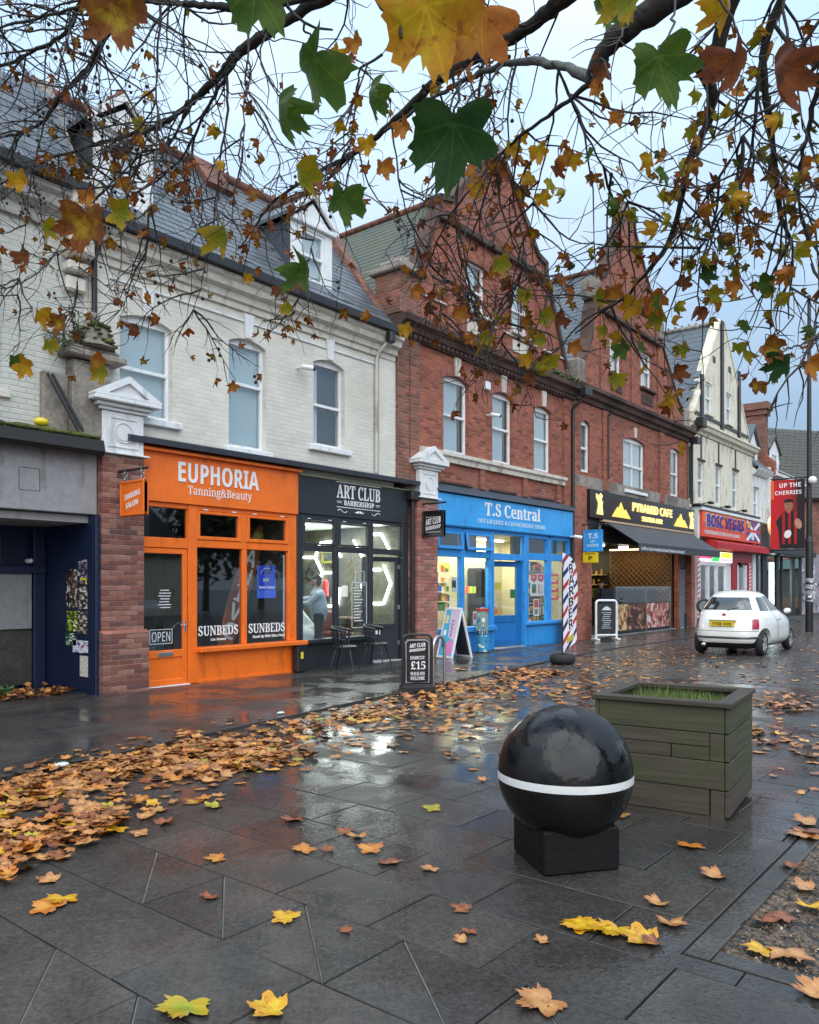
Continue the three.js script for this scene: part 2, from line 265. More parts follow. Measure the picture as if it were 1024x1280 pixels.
for (const k in leafKinds) { leafMat[k] = mat(lin(0.72, 0.7, 0.6), 0.85, { map: leafKinds[k], transmission: 0.4, thickness: 0, specularIntensity: 0.35 }); litterMat[k] = mat(0xffffff, 0.34, { map: leafKinds[k] }); }
function canvasMat(w, h, draw, rough = 0.4, extra = {}) {
  const c = document.createElement('canvas'); c.width = w; c.height = h; draw(c.getContext('2d'), w, h);
  const t = new THREE.CanvasTexture(c); t.colorSpace = THREE.SRGBColorSpace; if (extra.glow) { extra = { emissive: lin(1, 1, 1), emissiveMap: t, emissiveIntensity: extra.glow }; } return mat(0xffffff, rough, { map: t, ...extra });
}
// flat sheet with its own print, facing +z (or turned to face along the street)
function sheet(x0, x1, y0, y1, z, t = 0.004) {
  const g = new THREE.BoxGeometry(x1 - x0, y1 - y0, t).translate((x0 + x1) / 2, (y0 + y1) / 2, z + t / 2).toNonIndexed(), p = g.attributes.position, uv = g.attributes.uv;
  for (let i = 0; i < p.count; i++) uv.setXY(i, (p.getX(i) - x0) / (x1 - x0), (p.getY(i) - y0) / (y1 - y0));
  g.userData.ownUv = true; return g;
}
function sheetZ(x, z0, z1, y0, y1, t = 0.01) {   // print faces -x, read from the camera's side: left is the wall side
  const g = new THREE.BoxGeometry(t, y1 - y0, z1 - z0).translate(x, (y0 + y1) / 2, (z0 + z1) / 2).toNonIndexed(), p = g.attributes.position, uv = g.attributes.uv;
  for (let i = 0; i < p.count; i++) uv.setXY(i, (p.getZ(i) - z0) / (z1 - z0), (p.getY(i) - y0) / (y1 - y0));
  g.userData.ownUv = true; return g;
}
// cut letters turned to face -x on a board at x that runs from z0 to z1
const lettersZ = (text, f, z0, z1, y0, y1, x, slant = 0) => letters(text, f, z0, z1, y0, y1, 0, 0.003, slant).applyMatrix4(new THREE.Matrix4().set(0, 0, -1, x, 0, 1, 0, 0, 1, 0, 0, 0, 0, 0, 0, 1));
// ------------------------------------------------------------------ ground and paving
const kerbZ = (x) => x < 18 ? lerp(4.25, 2.2, (x - 2) / 16) : 2.2;
{
  const g = obj('ground', new THREE.PlaneGeometry(500, 500).rotateX(-Math.PI / 2).translate(60, -0.07, -20), asphalt); g.userData = { kind: 'structure' };
  const paving = structure('pavement');
  const clip = (poly, f) => { const out = []; for (let i = 0; i < poly.length; i++) { const a = poly[i], b = poly[(i + 1) % poly.length], fa = f(a), fb = f(b); if (fa >= 0) out.push(a); if (fa * fb < 0) { const t = fa / (fa - fb); out.push([lerp(a[0], b[0], t), lerp(a[1], b[1], t)]); } } return out; };
  const area = (p) => Math.abs(p.reduce((s, a, i) => { const b = p[(i + 1) % p.length]; return s + a[0] * b[1] - b[0] * a[1]; }, 0)) / 2;
  const inset = (p, d) => { const c = p.reduce((s, a) => [s[0] + a[0] / p.length, s[1] + a[1] / p.length], [0, 0]); let q = p; const sgn = p.reduce((s, a, i) => { const b = p[(i + 1) % p.length]; return s + a[0] * b[1] - b[0] * a[1]; }, 0) > 0 ? 1 : -1;
    for (let i = 0; i < p.length; i++) { const a = p[i], b = p[(i + 1) % p.length], l = Math.hypot(b[0] - a[0], b[1] - a[1]); if (l < 1e-6) continue; const nx = -(b[1] - a[1]) / l * sgn, nz = (b[0] - a[0]) / l * sgn; q = clip(q, (v) => (v[0] - a[0]) * nx + (v[1] - a[1]) * nz - d); if (q.length < 3) return []; } return q; };
  const r = rng(77), list = [], pit = [3.45, 6.2, 9.58, 12.2];
  const addSlab = (poly, y) => { const p = inset(poly, 0.004); if (p.length < 3 || area(p) < 0.004) return; const c = p.reduce((s, a) => [s[0] + a[0] / p.length, s[1] + a[1] / p.length], [0, 0]); list.push({ p, y, c, d: Math.hypot(c[0], c[1] - 10.85), a: (r() - 0.5) * 0.011, b: (r() - 0.5) * 0.011, h: (r() - 0.5) * 0.003, m: Math.floor(r() * 4) }); };
  for (let k = -3; k < 23; k++) {
    const x0 = 1.77 + k * 0.512, x1 = x0 + 0.512, diagonal = k === 1 || k === -1, off = k === 1 ? 7.28 : k === -1 ? 7.42 : 7.22 + ((k * 0.37) % 1 + 1) % 1 * 0.64;
    for (let j = -9; j < 7; j++) {
      const z0 = off + j * 0.64, z1 = z0 + 0.64; let poly = [[x0, z0], [x1, z0], [x1, z1], [x0, z1]];
      poly = clip(poly, (p) => p[1] - kerbZ(p[0]) - 0.0); if (poly.length < 3) continue;
      if (x1 > pit[0]) { poly = x0 < pit[0] ? (z1 > pit[2] ? clip(poly, (p) => pit[0] - p[0]) : poly) : clip(poly, (p) => pit[2] - p[1]); if (poly.length < 3) continue; if (x0 < pit[0] && z1 > pit[2] && z0 < pit[2]) { let q = clip([[pit[0], z0], [x1, z0], [x1, z1], [pit[0], z1]], (p) => pit[2] - p[1]); addSlab(q, 0); } }
      if (diagonal && z0 > 6) { const f = (p) => (p[0] - x0) * 0.58 + (p[1] - z1) * 0.512 * 0.9 + 0.0; addSlab(clip(poly, f), 0); addSlab(clip(poly, (p) => -f(p)), 0); } else addSlab(poly, 0);
    }
  }
  const plaza = list.length;
  for (let j = -1; j < 8; j++) { const z0 = 0.02 + j * 0.6; let x = -1 + r(); while (x < 40) { const l = [0.6, 0.75, 0.9][Math.floor(r() * 3)]; let poly = [[x, z0], [x + l, z0], [x + l, z0 + 0.6], [x, z0 + 0.6]]; poly = clip(poly, (p) => kerbZ(p[0]) - 0.14 - p[1]); if (poly.length > 2 && x > 2) addSlab(poly, 0.03); x += l; } }
  list.sort((a, b) => a.d - b.d);
  const rest = [];
  list.forEach((s, i) => {
    const g = raise(s.p, s.y - 0.05, s.y, 0.004), q = g.attributes.position;
    for (let k = 0; k < q.count; k++) q.setY(k, q.getY(k) + s.h + s.a * (q.getX(k) - s.c[0]) + s.b * (q.getZ(k) - s.c[1]));
    g.computeVertexNormals();
    if (i < 300) obj('paving_slab', g, slabMats[s.m], paving); else rest.push(g);
  });
  const more = obj('paving_slabs', rest, slabMats[0], paving); more.userData.kind = 'stuff';
  obj('paving_bed', [raise([[-6, kerbZ(-6)], [18, 2.2], [60, 2.2], [60, 14], [-6, 14]], -0.06, -0.016)], bedMat, paving);
  obj('paving_bed', [raise([[-6, -0.6], [60, -0.6], [60, 2.06], [18, 2.06], [-6, kerbZ(-6) - 0.14]], -0.06, 0.016)], bedMat, paving);
  // pale mortar in the cut joints of the two patterned courses and by the ball
  for (const [x0, x1, off] of [[2.282, 2.794, 7.28], [1.258, 1.77, 7.42]]) for (let j = -1; j < 4; j++) { const z0 = off + j * 0.64, z1 = z0 + 0.64; const g = new THREE.BoxGeometry(0.79, 0.012, 0.007).rotateY(Math.atan2(0.64, 0.512)).translate((x0 + x1) / 2, -0.0075, (z0 + z1) / 2); obj('mortar_joint', g, paleJoint, paving); }
  // kerb stones along the step between the shop pavement and the square
  for (let x = 1; x < 44; x += 0.915) { const a = [x, kerbZ(x)], b = [x + 0.909, kerbZ(x + 0.909)]; obj('kerb_stone', raise([[a[0], a[1] - 0.135], [b[0], b[1] - 0.135], [b[0], b[1] - 0.004], [a[0], a[1] - 0.004]], -0.05, 0.034 + (r() - 0.5) * 0.006, 0.006), slabMats[x % 3 > 1.5 ? 1 : 3], paving); }
  // edging round the tree pit
  obj('pit_edging', raise([[3.46, 9.59], [4.5, 9.59], [4.5, 9.7], [3.46, 9.7]], -0.06, 0.006, 0.006), slabMats[3], paving); obj('pit_edging', raise([[4.506, 9.59], [5.5, 9.59], [5.5, 9.7], [4.506, 9.7]], -0.06, 0.004, 0.006), slabMats[1], paving);
  obj('pit_edging', raise([[3.46, 9.706], [3.57, 9.706], [3.57, 10.7], [3.46, 10.7]], -0.06, 0.005, 0.006), slabMats[0], paving); obj('pit_edging', raise([[3.46, 10.706], [3.57, 10.706], [3.57, 11.9], [3.46, 11.9]], -0.06, 0.006, 0.006), slabMats[3], paving);
  // small blocks further along the street
  const nb = []; const road = structure('road'); obj('road_bed', new THREE.PlaneGeometry(60, 14).rotateX(-Math.PI / 2).translate(43.6, -0.012, 9), bedMat, road);
  for (let x = 13.6; x < 46; x += 0.205) for (let z = 2.25; z < 9.6; z += 0.103) { if (z < kerbZ(x) + 0.02) continue; nb.push([x, z]); }
  const geo = bx(-0.1, 0.1, -0.03, 0, -0.049, 0.049, 0.006), im = new THREE.InstancedMesh(prep(geo), slabMats[0], nb.length), o = new THREE.Object3D(), col = new THREE.Color();
  nb.forEach(([x, z], i) => { const row = Math.round((z - 2.25) / 0.103); o.position.set(x + (row % 2) * 0.1, 0.001 + r() * 0.004, z); o.rotation.set((r() - 0.5) * 0.03, 0, (r() - 0.5) * 0.02); o.updateMatrix(); im.setMatrixAt(i, o.matrix); const k = 0.75 + r() * 0.7; col.setRGB(k * 1.03, k, k * 0.97); im.setColorAt(i, col); });
  im.name = 'paving_blocks'; im.userData.kind = 'stuff'; im.castShadow = im.receiveShadow = true; road.add(im);
  // soil and gravel of the tree pit
  const soil = obj('tree_pit_soil', (() => { const g = new THREE.PlaneGeometry(2.6, 2.5, 90, 86).rotateX(-Math.PI / 2).translate(4.87, -0.02, 10.95), p = g.attributes.position, q = rng(9); for (let i = 0; i < p.count; i++) p.setY(i, -0.022 + q() * 0.016); g.computeVertexNormals(); return g; })(), gravelMat); soil.userData = { kind: 'structure' };
  const ng = 5200, peb = new THREE.InstancedMesh(prep(new THREE.IcosahedronGeometry(1, 0)), mat(lin(1, 1, 1), 0.6), ng);
  for (let i = 0; i < ng; i++) { const s = 0.003 + 0.007 * r() * r(); o.position.set(3.6 + r() * 2.1, -0.012 + s * 0.3, 9.73 + r() * 1.6); o.rotation.set(r() * 6, r() * 6, r() * 6); o.scale.set(s * 1.4, s * 0.7, s); o.updateMatrix(); peb.setMatrixAt(i, o.matrix); const k = r() < 0.05 ? 0.25 + r() * 0.2 : 0.035 + r() * 0.1; col.setRGB(k * 1.2, k * 0.92, k * 0.68); peb.setColorAt(i, col); }
  peb.name = 'gravel'; peb.userData = { kind: 'stuff', label: 'brown gravel and bark chips filling the tree pit', category: 'gravel' }; peb.castShadow = peb.receiveShadow = true; scene.add(peb);
}
// ------------------------------------------------------------------ building kit
const rect = (x0, x1, y0, y1) => [[x0, y0], [x1, y0], [x1, y1], [x0, y1]];
const archHole = (x0, x1, y0, y1, rise) => rise ? [[x0, y0], [x1, y0], ...arc(x0, x1, y1 - rise, rise)] : rect(x0, x1, y0, y1);
// white sash window set in an opening: frame bars, panes, and what hangs behind them
function sash(parent, x0, x1, y0, y1, z, { rise = 0, behind = blindPale, rail = 0.5, bars = 0, sill = null, sillMat = stone, f = 0.055, half = null, name = 'window' } = {}) {
  const fr = [], top = y1 - rise, mid = lerp(y0, top, rail);
  fr.push(bx(x0, x0 + f, y0, top, z, z + 0.07, 0.006), bx(x1 - f, x1, y0, top, z, z + 0.07, 0.006), bx(x0 + f, x1 - f, y0, y0 + f * 1.2, z, z + 0.068, 0.006), bx(x0 + f, x1 - f, mid - f * 0.5, mid + f * 0.5, z, z + 0.08, 0.006));
  if (rise) fr.push(slab([[x0, top - f * 0.4], [x1, top - f * 0.4], ...arc(x0, x1, top, rise)], z, z + 0.069)); else fr.push(bx(x0 + f, x1 - f, top - f, top, z, z + 0.068, 0.006));
  for (let i = 1; i <= bars; i++) { const x = lerp(x0, x1, i / (bars + 1)); fr.push(bx(x - 0.025, x + 0.025, y0 + f, mid - f * 0.5, z, z + 0.06), bx(x - 0.025, x + 0.025, mid + f * 0.5, top - f * 0.4, z, z + 0.06)); }
  const w = obj(name, fr, upvc, parent);
  for (let i = 0; i <= bars; i++) { const a = lerp(x0 + f, x1 - f, i / (bars + 1)), b = lerp(x0 + f, x1 - f, (i + 1) / (bars + 1)); obj('pane', bx(a, b, y0 + f, mid - f * 0.4, z + 0.03, z + 0.034), glass, w); obj('pane', bx(a, b, mid + f * 0.4, top - f * 0.3, z + 0.034, z + 0.038), glass, w); }
  if (half) { const xm = lerp(x0, x1, half[0]); obj('curtain_and_dark_room', bx(x0, xm, y0, y1, z - 0.05, z - 0.03), half[1], w); obj('curtain_and_dark_room', bx(xm, x1, y0, y1, z - 0.12, z - 0.1), half[2], w); }  // first sheet is the curtain, second paints the unlit room as a dark panel
  else obj('blind', bx(x0, x1, y0, y1, z - 0.05, z - 0.03), behind, w);
  if (sill) obj('sill', bx(x0 - sill, x1 + sill, y0 - 0.11, y0 - 0.004, z - 0.02, z + 0.25, 0.012), sillMat, w);
  return w;
}
// roof covered with slates: plane from eave corner a along u (unit, along the eave) and v (unit, up the slope); each slate a part up to a limit
const slateGeo = {};
function slates(parent, a, u, v, len, rise, mats, seed, { w = 0.27, gauge = 0.19, limit = 300, keep = null } = {}) {
  const r = rng(seed), N = V().crossVectors(u, v).normalize(); if (N.y < 0) N.negate();
  const key = w + ':' + gauge; const geo = slateGeo[key] ??= prep(bx(-w / 2 + 0.003, w / 2 - 0.003, 0, gauge * 1.35, 0, 0.007));
  const M = new THREE.Matrix4().makeBasis(u.clone(), v.clone(), V().crossVectors(u, v)), q = new THREE.Quaternion().setFromRotationMatrix(M), base = V().crossVectors(u, v).dot(N) > 0 ? 1 : -1;
  const rest = []; let n = 0; const org = origin.get(topOf(parent));
  const rows = Math.floor(rise / gauge);
  for (let j = 0; j < rows; j++) for (let x = (j % 2 ? w / 2 : 0); x < len; x += w) {
    const p = a.clone().addScaledVector(u, x).addScaledVector(v, j * gauge).addScaledVector(N, 0.006 + r() * 0.003);
    if (keep && !keep(p)) continue;
    const tilt = new THREE.Quaternion().setFromAxisAngle(V(1, 0, 0), -base * 0.045 + (r() - 0.5) * 0.012), spin = new THREE.Quaternion().setFromAxisAngle(V(0, 0, 1), (r() - 0.5) * 0.014), Q = q.clone().multiply(tilt).multiply(spin), m = mats[Math.floor(r() * mats.length)];
    if (n++ < limit) { const s = put('slate', geo, m, parent, [p.x - org[0], p.y - org[1], p.z - org[2]]); s.quaternion.copy(Q); }
    else rest.push(geo.clone().applyMatrix4(new THREE.Matrix4().compose(p, Q, V(1, 1, 1))));
  }
  if (rest.length) { for (const g of rest) g.userData.ownUv = true; const s = obj('slates', rest, mats[0], parent); s.userData.kind = 'stuff'; }
}
function topOf(o) { while (!origin.has(o)) o = o.parent; return o; }
// bricks laid one by one round a pier
function brickPier(parent, x0, x1, z0, z1, y0, y1, mats, seed, mortarMat) {
  const r = rng(seed), h = 0.0745, geos = {}, org = origin.get(topOf(parent));
  const brick = (l, d) => geos[l.toFixed(3) + d.toFixed(3)] ??= prep(bx(-l / 2, l / 2, -0.0325, 0.0325, -d / 2, d / 2, 0.004));
  const lay = (xa, xb, y, za, zb) => { const e = (r() - 0.5) * 0.007; put('brick', brick(xb - xa, zb - za), mats[Math.floor(r() * mats.length)], parent, [(xa + xb) / 2 - org[0], y - org[1], (za + zb) / 2 - org[2] + e], [0, (r() - 0.5) * 0.012, 0]); };
  const n = Math.floor((y1 - y0) / h), W = x1 - x0;
  for (let j = 0; j < n; j++) {
    const y = y0 + (j + 0.5) * h, off = j % 2 ? 0.5 : 0, L = W / 3; const cuts = [0]; for (let c = off ? 0.5 : 1; c < 3; c++) cuts.push(c); cuts.push(3);
    for (let i = 0; i < cuts.length - 1; i++) lay(x0 + cuts[i] * L + 0.004, x0 + cuts[i + 1] * L - 0.004, y, z1 - 0.1, z1);
    lay(x0, x0 + 0.1, y, z0 + (off ? 0 : 0.02), z1 - 0.108);
  }
  obj('mortar', bx(x0 + 0.008, x1 - 0.008, y0, y1, z0, z1 - 0.008), mortarMat, parent);
}
const pierBricks = [[0.2, 0.075, 0.055], [0.16, 0.055, 0.042], [0.24, 0.105, 0.08], [0.12, 0.05, 0.045], [0.27, 0.13, 0.1]].map((c) => mat(lin(...c.map((x) => x * 2.6)), 0.75, { map: mottle, bumpMap: grainBump, bumpScale: 0.006 }));
const pinkBricks = [[0.26, 0.1, 0.08], [0.21, 0.075, 0.06], [0.3, 0.125, 0.1], [0.19, 0.085, 0.07]].map((c) => mat(lin(...c.map((x) => x * 3.3)), 0.75, { map: mottle, bumpMap: grainBump, bumpScale: 0.006 }));
const mortarMat = mat(lin(0.5, 0.4, 0.34), 0.9, { map: mottle, bumpMap: grainBump, bumpScale: 0.006 });
// white console block with a little pediment on top of a brick pier
function console_(parent, x0, x1, y0, zf) {
  const c = (x0 + x1) / 2, w = (x1 - x0) / 2, p = obj('console', [bx(c - w * 0.86, c + w * 0.86, y0 + 0.03, y0 + 0.62, -0.2, zf, 0.01), bx(c - w * 1.05, c + w * 1.05, y0, y0 + 0.028, -0.2, zf + 0.05, 0.008)], whitePaint, parent);
  obj('panel', [bx(c - w * 0.62, c + w * 0.62, y0 + 0.1, y0 + 0.13, zf - 0.004, zf + 0.016, 0.004), bx(c - w * 0.62, c + w * 0.62, y0 + 0.52, y0 + 0.55, zf - 0.004, zf + 0.016, 0.004), bx(c - w * 0.62, c - w * 0.53, y0 + 0.13, y0 + 0.52, zf - 0.004, zf + 0.016, 0.004), bx(c + w * 0.53, c + w * 0.62, y0 + 0.13, y0 + 0.52, zf - 0.004, zf + 0.016, 0.004)], whitePaint, p);
  obj('roundel', [new THREE.TorusGeometry(w * 0.37, 0.014, 6, 24).translate(c, y0 + 0.325, zf + 0.004), new THREE.CylinderGeometry(w * 0.3, w * 0.32, 0.02, 20).rotateX(Math.PI / 2).translate(c, y0 + 0.325, zf + 0.004)], whitePaint, p);
  const cap = obj('cap', [bx(c - w * 1.0, c + w * 1.0, y0 + 0.624, y0 + 0.67, -0.2, zf + 0.04, 0.01), bx(c - w * 1.15, c + w * 1.15, y0 + 0.674, y0 + 0.73, -0.2, zf + 0.09, 0.012), bx(c - w * 1.38, c + w * 1.38, y0 + 0.734, y0 + 0.8, -0.22, zf + 0.17, 0.012)], whitePaint, parent);
  obj('pediment', [slab([[c - w * 1.38, y0 + 0.803], [c + w * 1.38, y0 + 0.803], [c + w * 1.38, y0 + 0.83], [c, y0 + 1.13], [c - w * 1.38, y0 + 0.83]], -0.2, zf + 0.165, [[[c - w * 0.85, y0 + 0.84], [c, y0 + 1.03], [c + w * 0.85, y0 + 0.84]]]), slab([[c - w * 0.9, y0 + 0.805], [c + w * 0.9, y0 + 0.805], [c, y0 + 1.04]], -0.1, zf + 0.12)], whitePaint, cap);
}
function downpipe(parent, pts, r, m, name = 'downpipe') { const p = obj(name, tube(pts, r, 8), m, parent); return p; }
function camBall(parent, x, y, z, m = upvc) { const b = obj('security_camera', [tube([[x, y, z], [x, y, z + 0.16]], 0.022, 8), tube([[x - 0.02, y, z + 0.13], [x + 0.12, y - 0.03, z + 0.3]], 0.05, 10)], m, parent); obj('lens', ball(x + 0.125, y - 0.033, z + 0.305, 0.042, 6), blackMetal, b); }

// ------------------------------------------------------------------ white painted brick house (orange and black shops below)
{
  const t = thing('brick_house', 'white painted brick house above the orange and black shops', 'house', [9.6, 0, 0]);
  const W = [[6.56, 7.47, 4.17, 5.72], [8.58, 9.4, 3.95, 5.85], [10.56, 11.4, 4.25, 5.92]];
  obj('wall', slab(rect(6.0, 12.9, 3.3, 6.5), -0.35, 0, W.map((w) => archHole(w[0], w[1], w[2], w[3], 0.1))), whiteBrick, t);
  obj('wall', [bx(6.15, 6.4, 3.2, 6.8, -9, -0.36), bx(12.6, 12.88, 3.2, 6.8, -9, -0.36), bx(6.0, 12.88, 0, 6.8, -9.3, -9.01)], whiteBrick, t);
  sash(t, ...W[0], -0.16, { rise: 0.1, behind: blindPale, rail: 0.5, sill: 0.14, sillMat: whitePaint });
  sash(t, ...W[1], -0.16, { rise: 0.1, behind: blindPale, rail: 0.62, sill: 0.1, sillMat: whitePaint });
  sash(t, ...W[2], -0.16, { rise: 0.1, half: [0.32, curtainWhite, roomDark], rail: 0.5, sill: 0.14, sillMat: whitePaint });
  for (const w of W) { const c = (w[0] + w[1]) / 2; obj('keystone', slab([[c - 0.07, w[3] - 0.0], [c + 0.07, w[3] - 0.0], [c + 0.11, w[3] + 0.42], [c - 0.11, w[3] + 0.42]], 0.001, 0.05, [], 0.006), whitePaint, t); }
  obj('cornice', runX([[0, 6.3], [0.05, 6.3], [0.05, 6.4], [0.1, 6.42], [0.12, 6.52], [0.22, 6.56], [0.24, 6.66], [0.3, 6.7], [0.3, 6.76], [0, 6.76]], 6.05, 12.9), mat(lin(0.7, 0.66, 0.58), 0.8, { map: stain, bumpMap: grainBump, bumpScale: 0.004 }), t);
  obj('gutter', runX([[0.2, 6.77], [0.42, 6.77], [0.42, 6.9], [0.36, 6.9], [0.34, 6.84], [0.2, 6.84]], 6.05, 12.75), blackMetal, t);
  obj('pilaster', bx(12.38, 12.9, 3.8, 6.28, 0.001, 0.05), whiteBrick, t);
  obj('pilaster', bx(6.05, 6.36, 4.7, 6.28, 0.001, 0.05), whiteBrick, t);
  obj('frieze', bx(6.36, 12.38, 6.12, 6.16, 0.001, 0.03, 0.006), whitePaint, t);
  downpipe(t, [[12.38, 6.8, 0.3], [12.36, 6.6, 0.36], [12.3, 6.35, 0.1], [12.28, 6.2, 0.06], [12.28, 3.9, 0.06]], 0.035, mat(lin(0.62, 0.6, 0.54), 0.6, { map: stain }));
  obj('rainwater_head', [bx(12.3, 12.46, 6.52, 6.74, 0.28, 0.44, 0.02)], blackMetal, t);
  downpipe(t, [[6.1, 6.7, 0.35], [6.1, 6.3, 0.1], [6.1, 4.7, 0.1]], 0.04, blackMetal);
  camBall(t, 10.15, 5.6, 0.0);
  // roof: steep front slope with slates, ridge tiles, two dormers
  const y0 = 6.84, z0 = 0.22, pitch = 0.9, L = 3.6, v = V(0, Math.sin(pitch), -Math.cos(pitch)), yr = y0 + L * v.y, zr = z0 + L * v.z;
  const roof = obj('roof', [slab(rect(6.0, 12.9, 0, L), -0.1, 0).rotateX(-(Math.PI / 2 - pitch)).translate(0, y0, z0), slab(rect(6.0, 12.9, 0, L), -0.1, 0).rotateX(Math.PI / 2 - pitch).translate(0, yr - L * v.y, zr + L * v.z), slab([[-zr - 0.0, yr - 0.15], [-z0, y0 - 0.1], [-zr * 2 + z0, y0 - 0.1]], 6.05, 6.2).rotateY(Math.PI / 2)], slateMats[2], t);
  const dormers = [[6.3, 7.28], [10.25, 11.3]];
  slates(roof, V(6.05, y0, z0), V(1, 0, 0), v, 6.8, L, slateMats, 31, { w: 0.26, gauge: 0.16, limit: 300, keep: (p) => !dormers.some(([a, b]) => p.x > a - 0.05 && p.x < b + 0.05 && p.y > y0 + 0.45 && p.y < y0 + 2.0) });
  const ridge = []; for (let x = 6.1; x < 12.8; x += 0.3) ridge.push(tube([[x, yr + 0.03, zr], [x + 0.28, yr + 0.03, zr]], 0.11, 8), bx(x + 0.11, x + 0.17, yr + 0.1, yr + 0.19, zr - 0.03, zr + 0.03, 0.01));
  ridge.forEach((g, i) => { if (i % 2 === 0) obj('ridge_tile', [g, ridge[i + 1]], terracotta, roof); });
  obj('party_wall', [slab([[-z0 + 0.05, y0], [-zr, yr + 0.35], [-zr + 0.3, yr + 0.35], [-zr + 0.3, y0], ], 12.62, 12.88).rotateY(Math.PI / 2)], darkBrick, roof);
  obj('skylight', [slab(rect(9.3, 9.9, 2.9, 3.8), 0.02, 0.12).rotateX(-(Math.PI / 2 - pitch)).translate(0, y0, z0)], terracotta, roof);
  for (const [a, b] of dormers) {
    const zf = -0.3, base = y0 + 0.38, top = y0 + 1.66, c = (a + b) / 2, ap = top + (b - a) * 0.5, back = -2.6;
    const d = obj('dormer', [bx(a, a + 0.1, base, top, back, zf), bx(b - 0.1, b, base, top, back, zf)], lead, t);
    obj('front', [slab([[a, base], [b, base], [b, top], [c, ap - 0.1], [a, top]], zf + 0.002, zf + 0.06, [rect(a + 0.2, b - 0.2, base + 0.2, top - 0.12)]), bx(a - 0.06, b + 0.06, top - 0.06, top + 0.03, zf + 0.062, zf + 0.14, 0.01), bx(a - 0.04, b + 0.04, base - 0.02, base + 0.08, zf + 0.062, zf + 0.16, 0.01)], whitePaint, d);
    obj('bargeboard', [slab([[a - 0.12, top - 0.03], [c, ap], [b + 0.12, top - 0.03], [b + 0.12, top + 0.1], [c, ap + 0.14], [a - 0.12, top + 0.1]], zf + 0.07, zf + 0.13)], whitePaint, d);
    obj('dormer_roof', [slab([[a - 0.12, top + 0.02], [c, ap + 0.06], [b + 0.12, top + 0.02], [b + 0.12, top + 0.09], [c, ap + 0.13], [a - 0.12, top + 0.09]], back, zf + 0.068)], slateMats[0], d);
    obj('dormer_ridge', Array.from({ length: 9 }, (_, i) => [tube([[c, ap + 0.15, zf - i * 0.27], [c, ap + 0.15, zf - i * 0.27 - 0.25]], 0.07, 6), bx(c - 0.02, c + 0.02, ap + 0.2, ap + 0.27, zf - i * 0.27 - 0.16, zf - i * 0.27 - 0.1)]), terracotta, d);
    sash(t, a + 0.2, b - 0.2, base + 0.2, top - 0.12, zf - 0.03, { behind: curtainWhite, f: 0.06, name: 'dormer_window' });
    // slates on the dormer's two slopes are small: kept in its roof's bump; lead soakers along the cheeks
    obj('lead_flashing', [slab([[-zf, base], [-back, base + 3.05], [-back, base + 3.2], [-zf, base + 0.14]], a - 0.012, a - 0.003).rotateY(Math.PI / 2)], lead, d);
  }
}
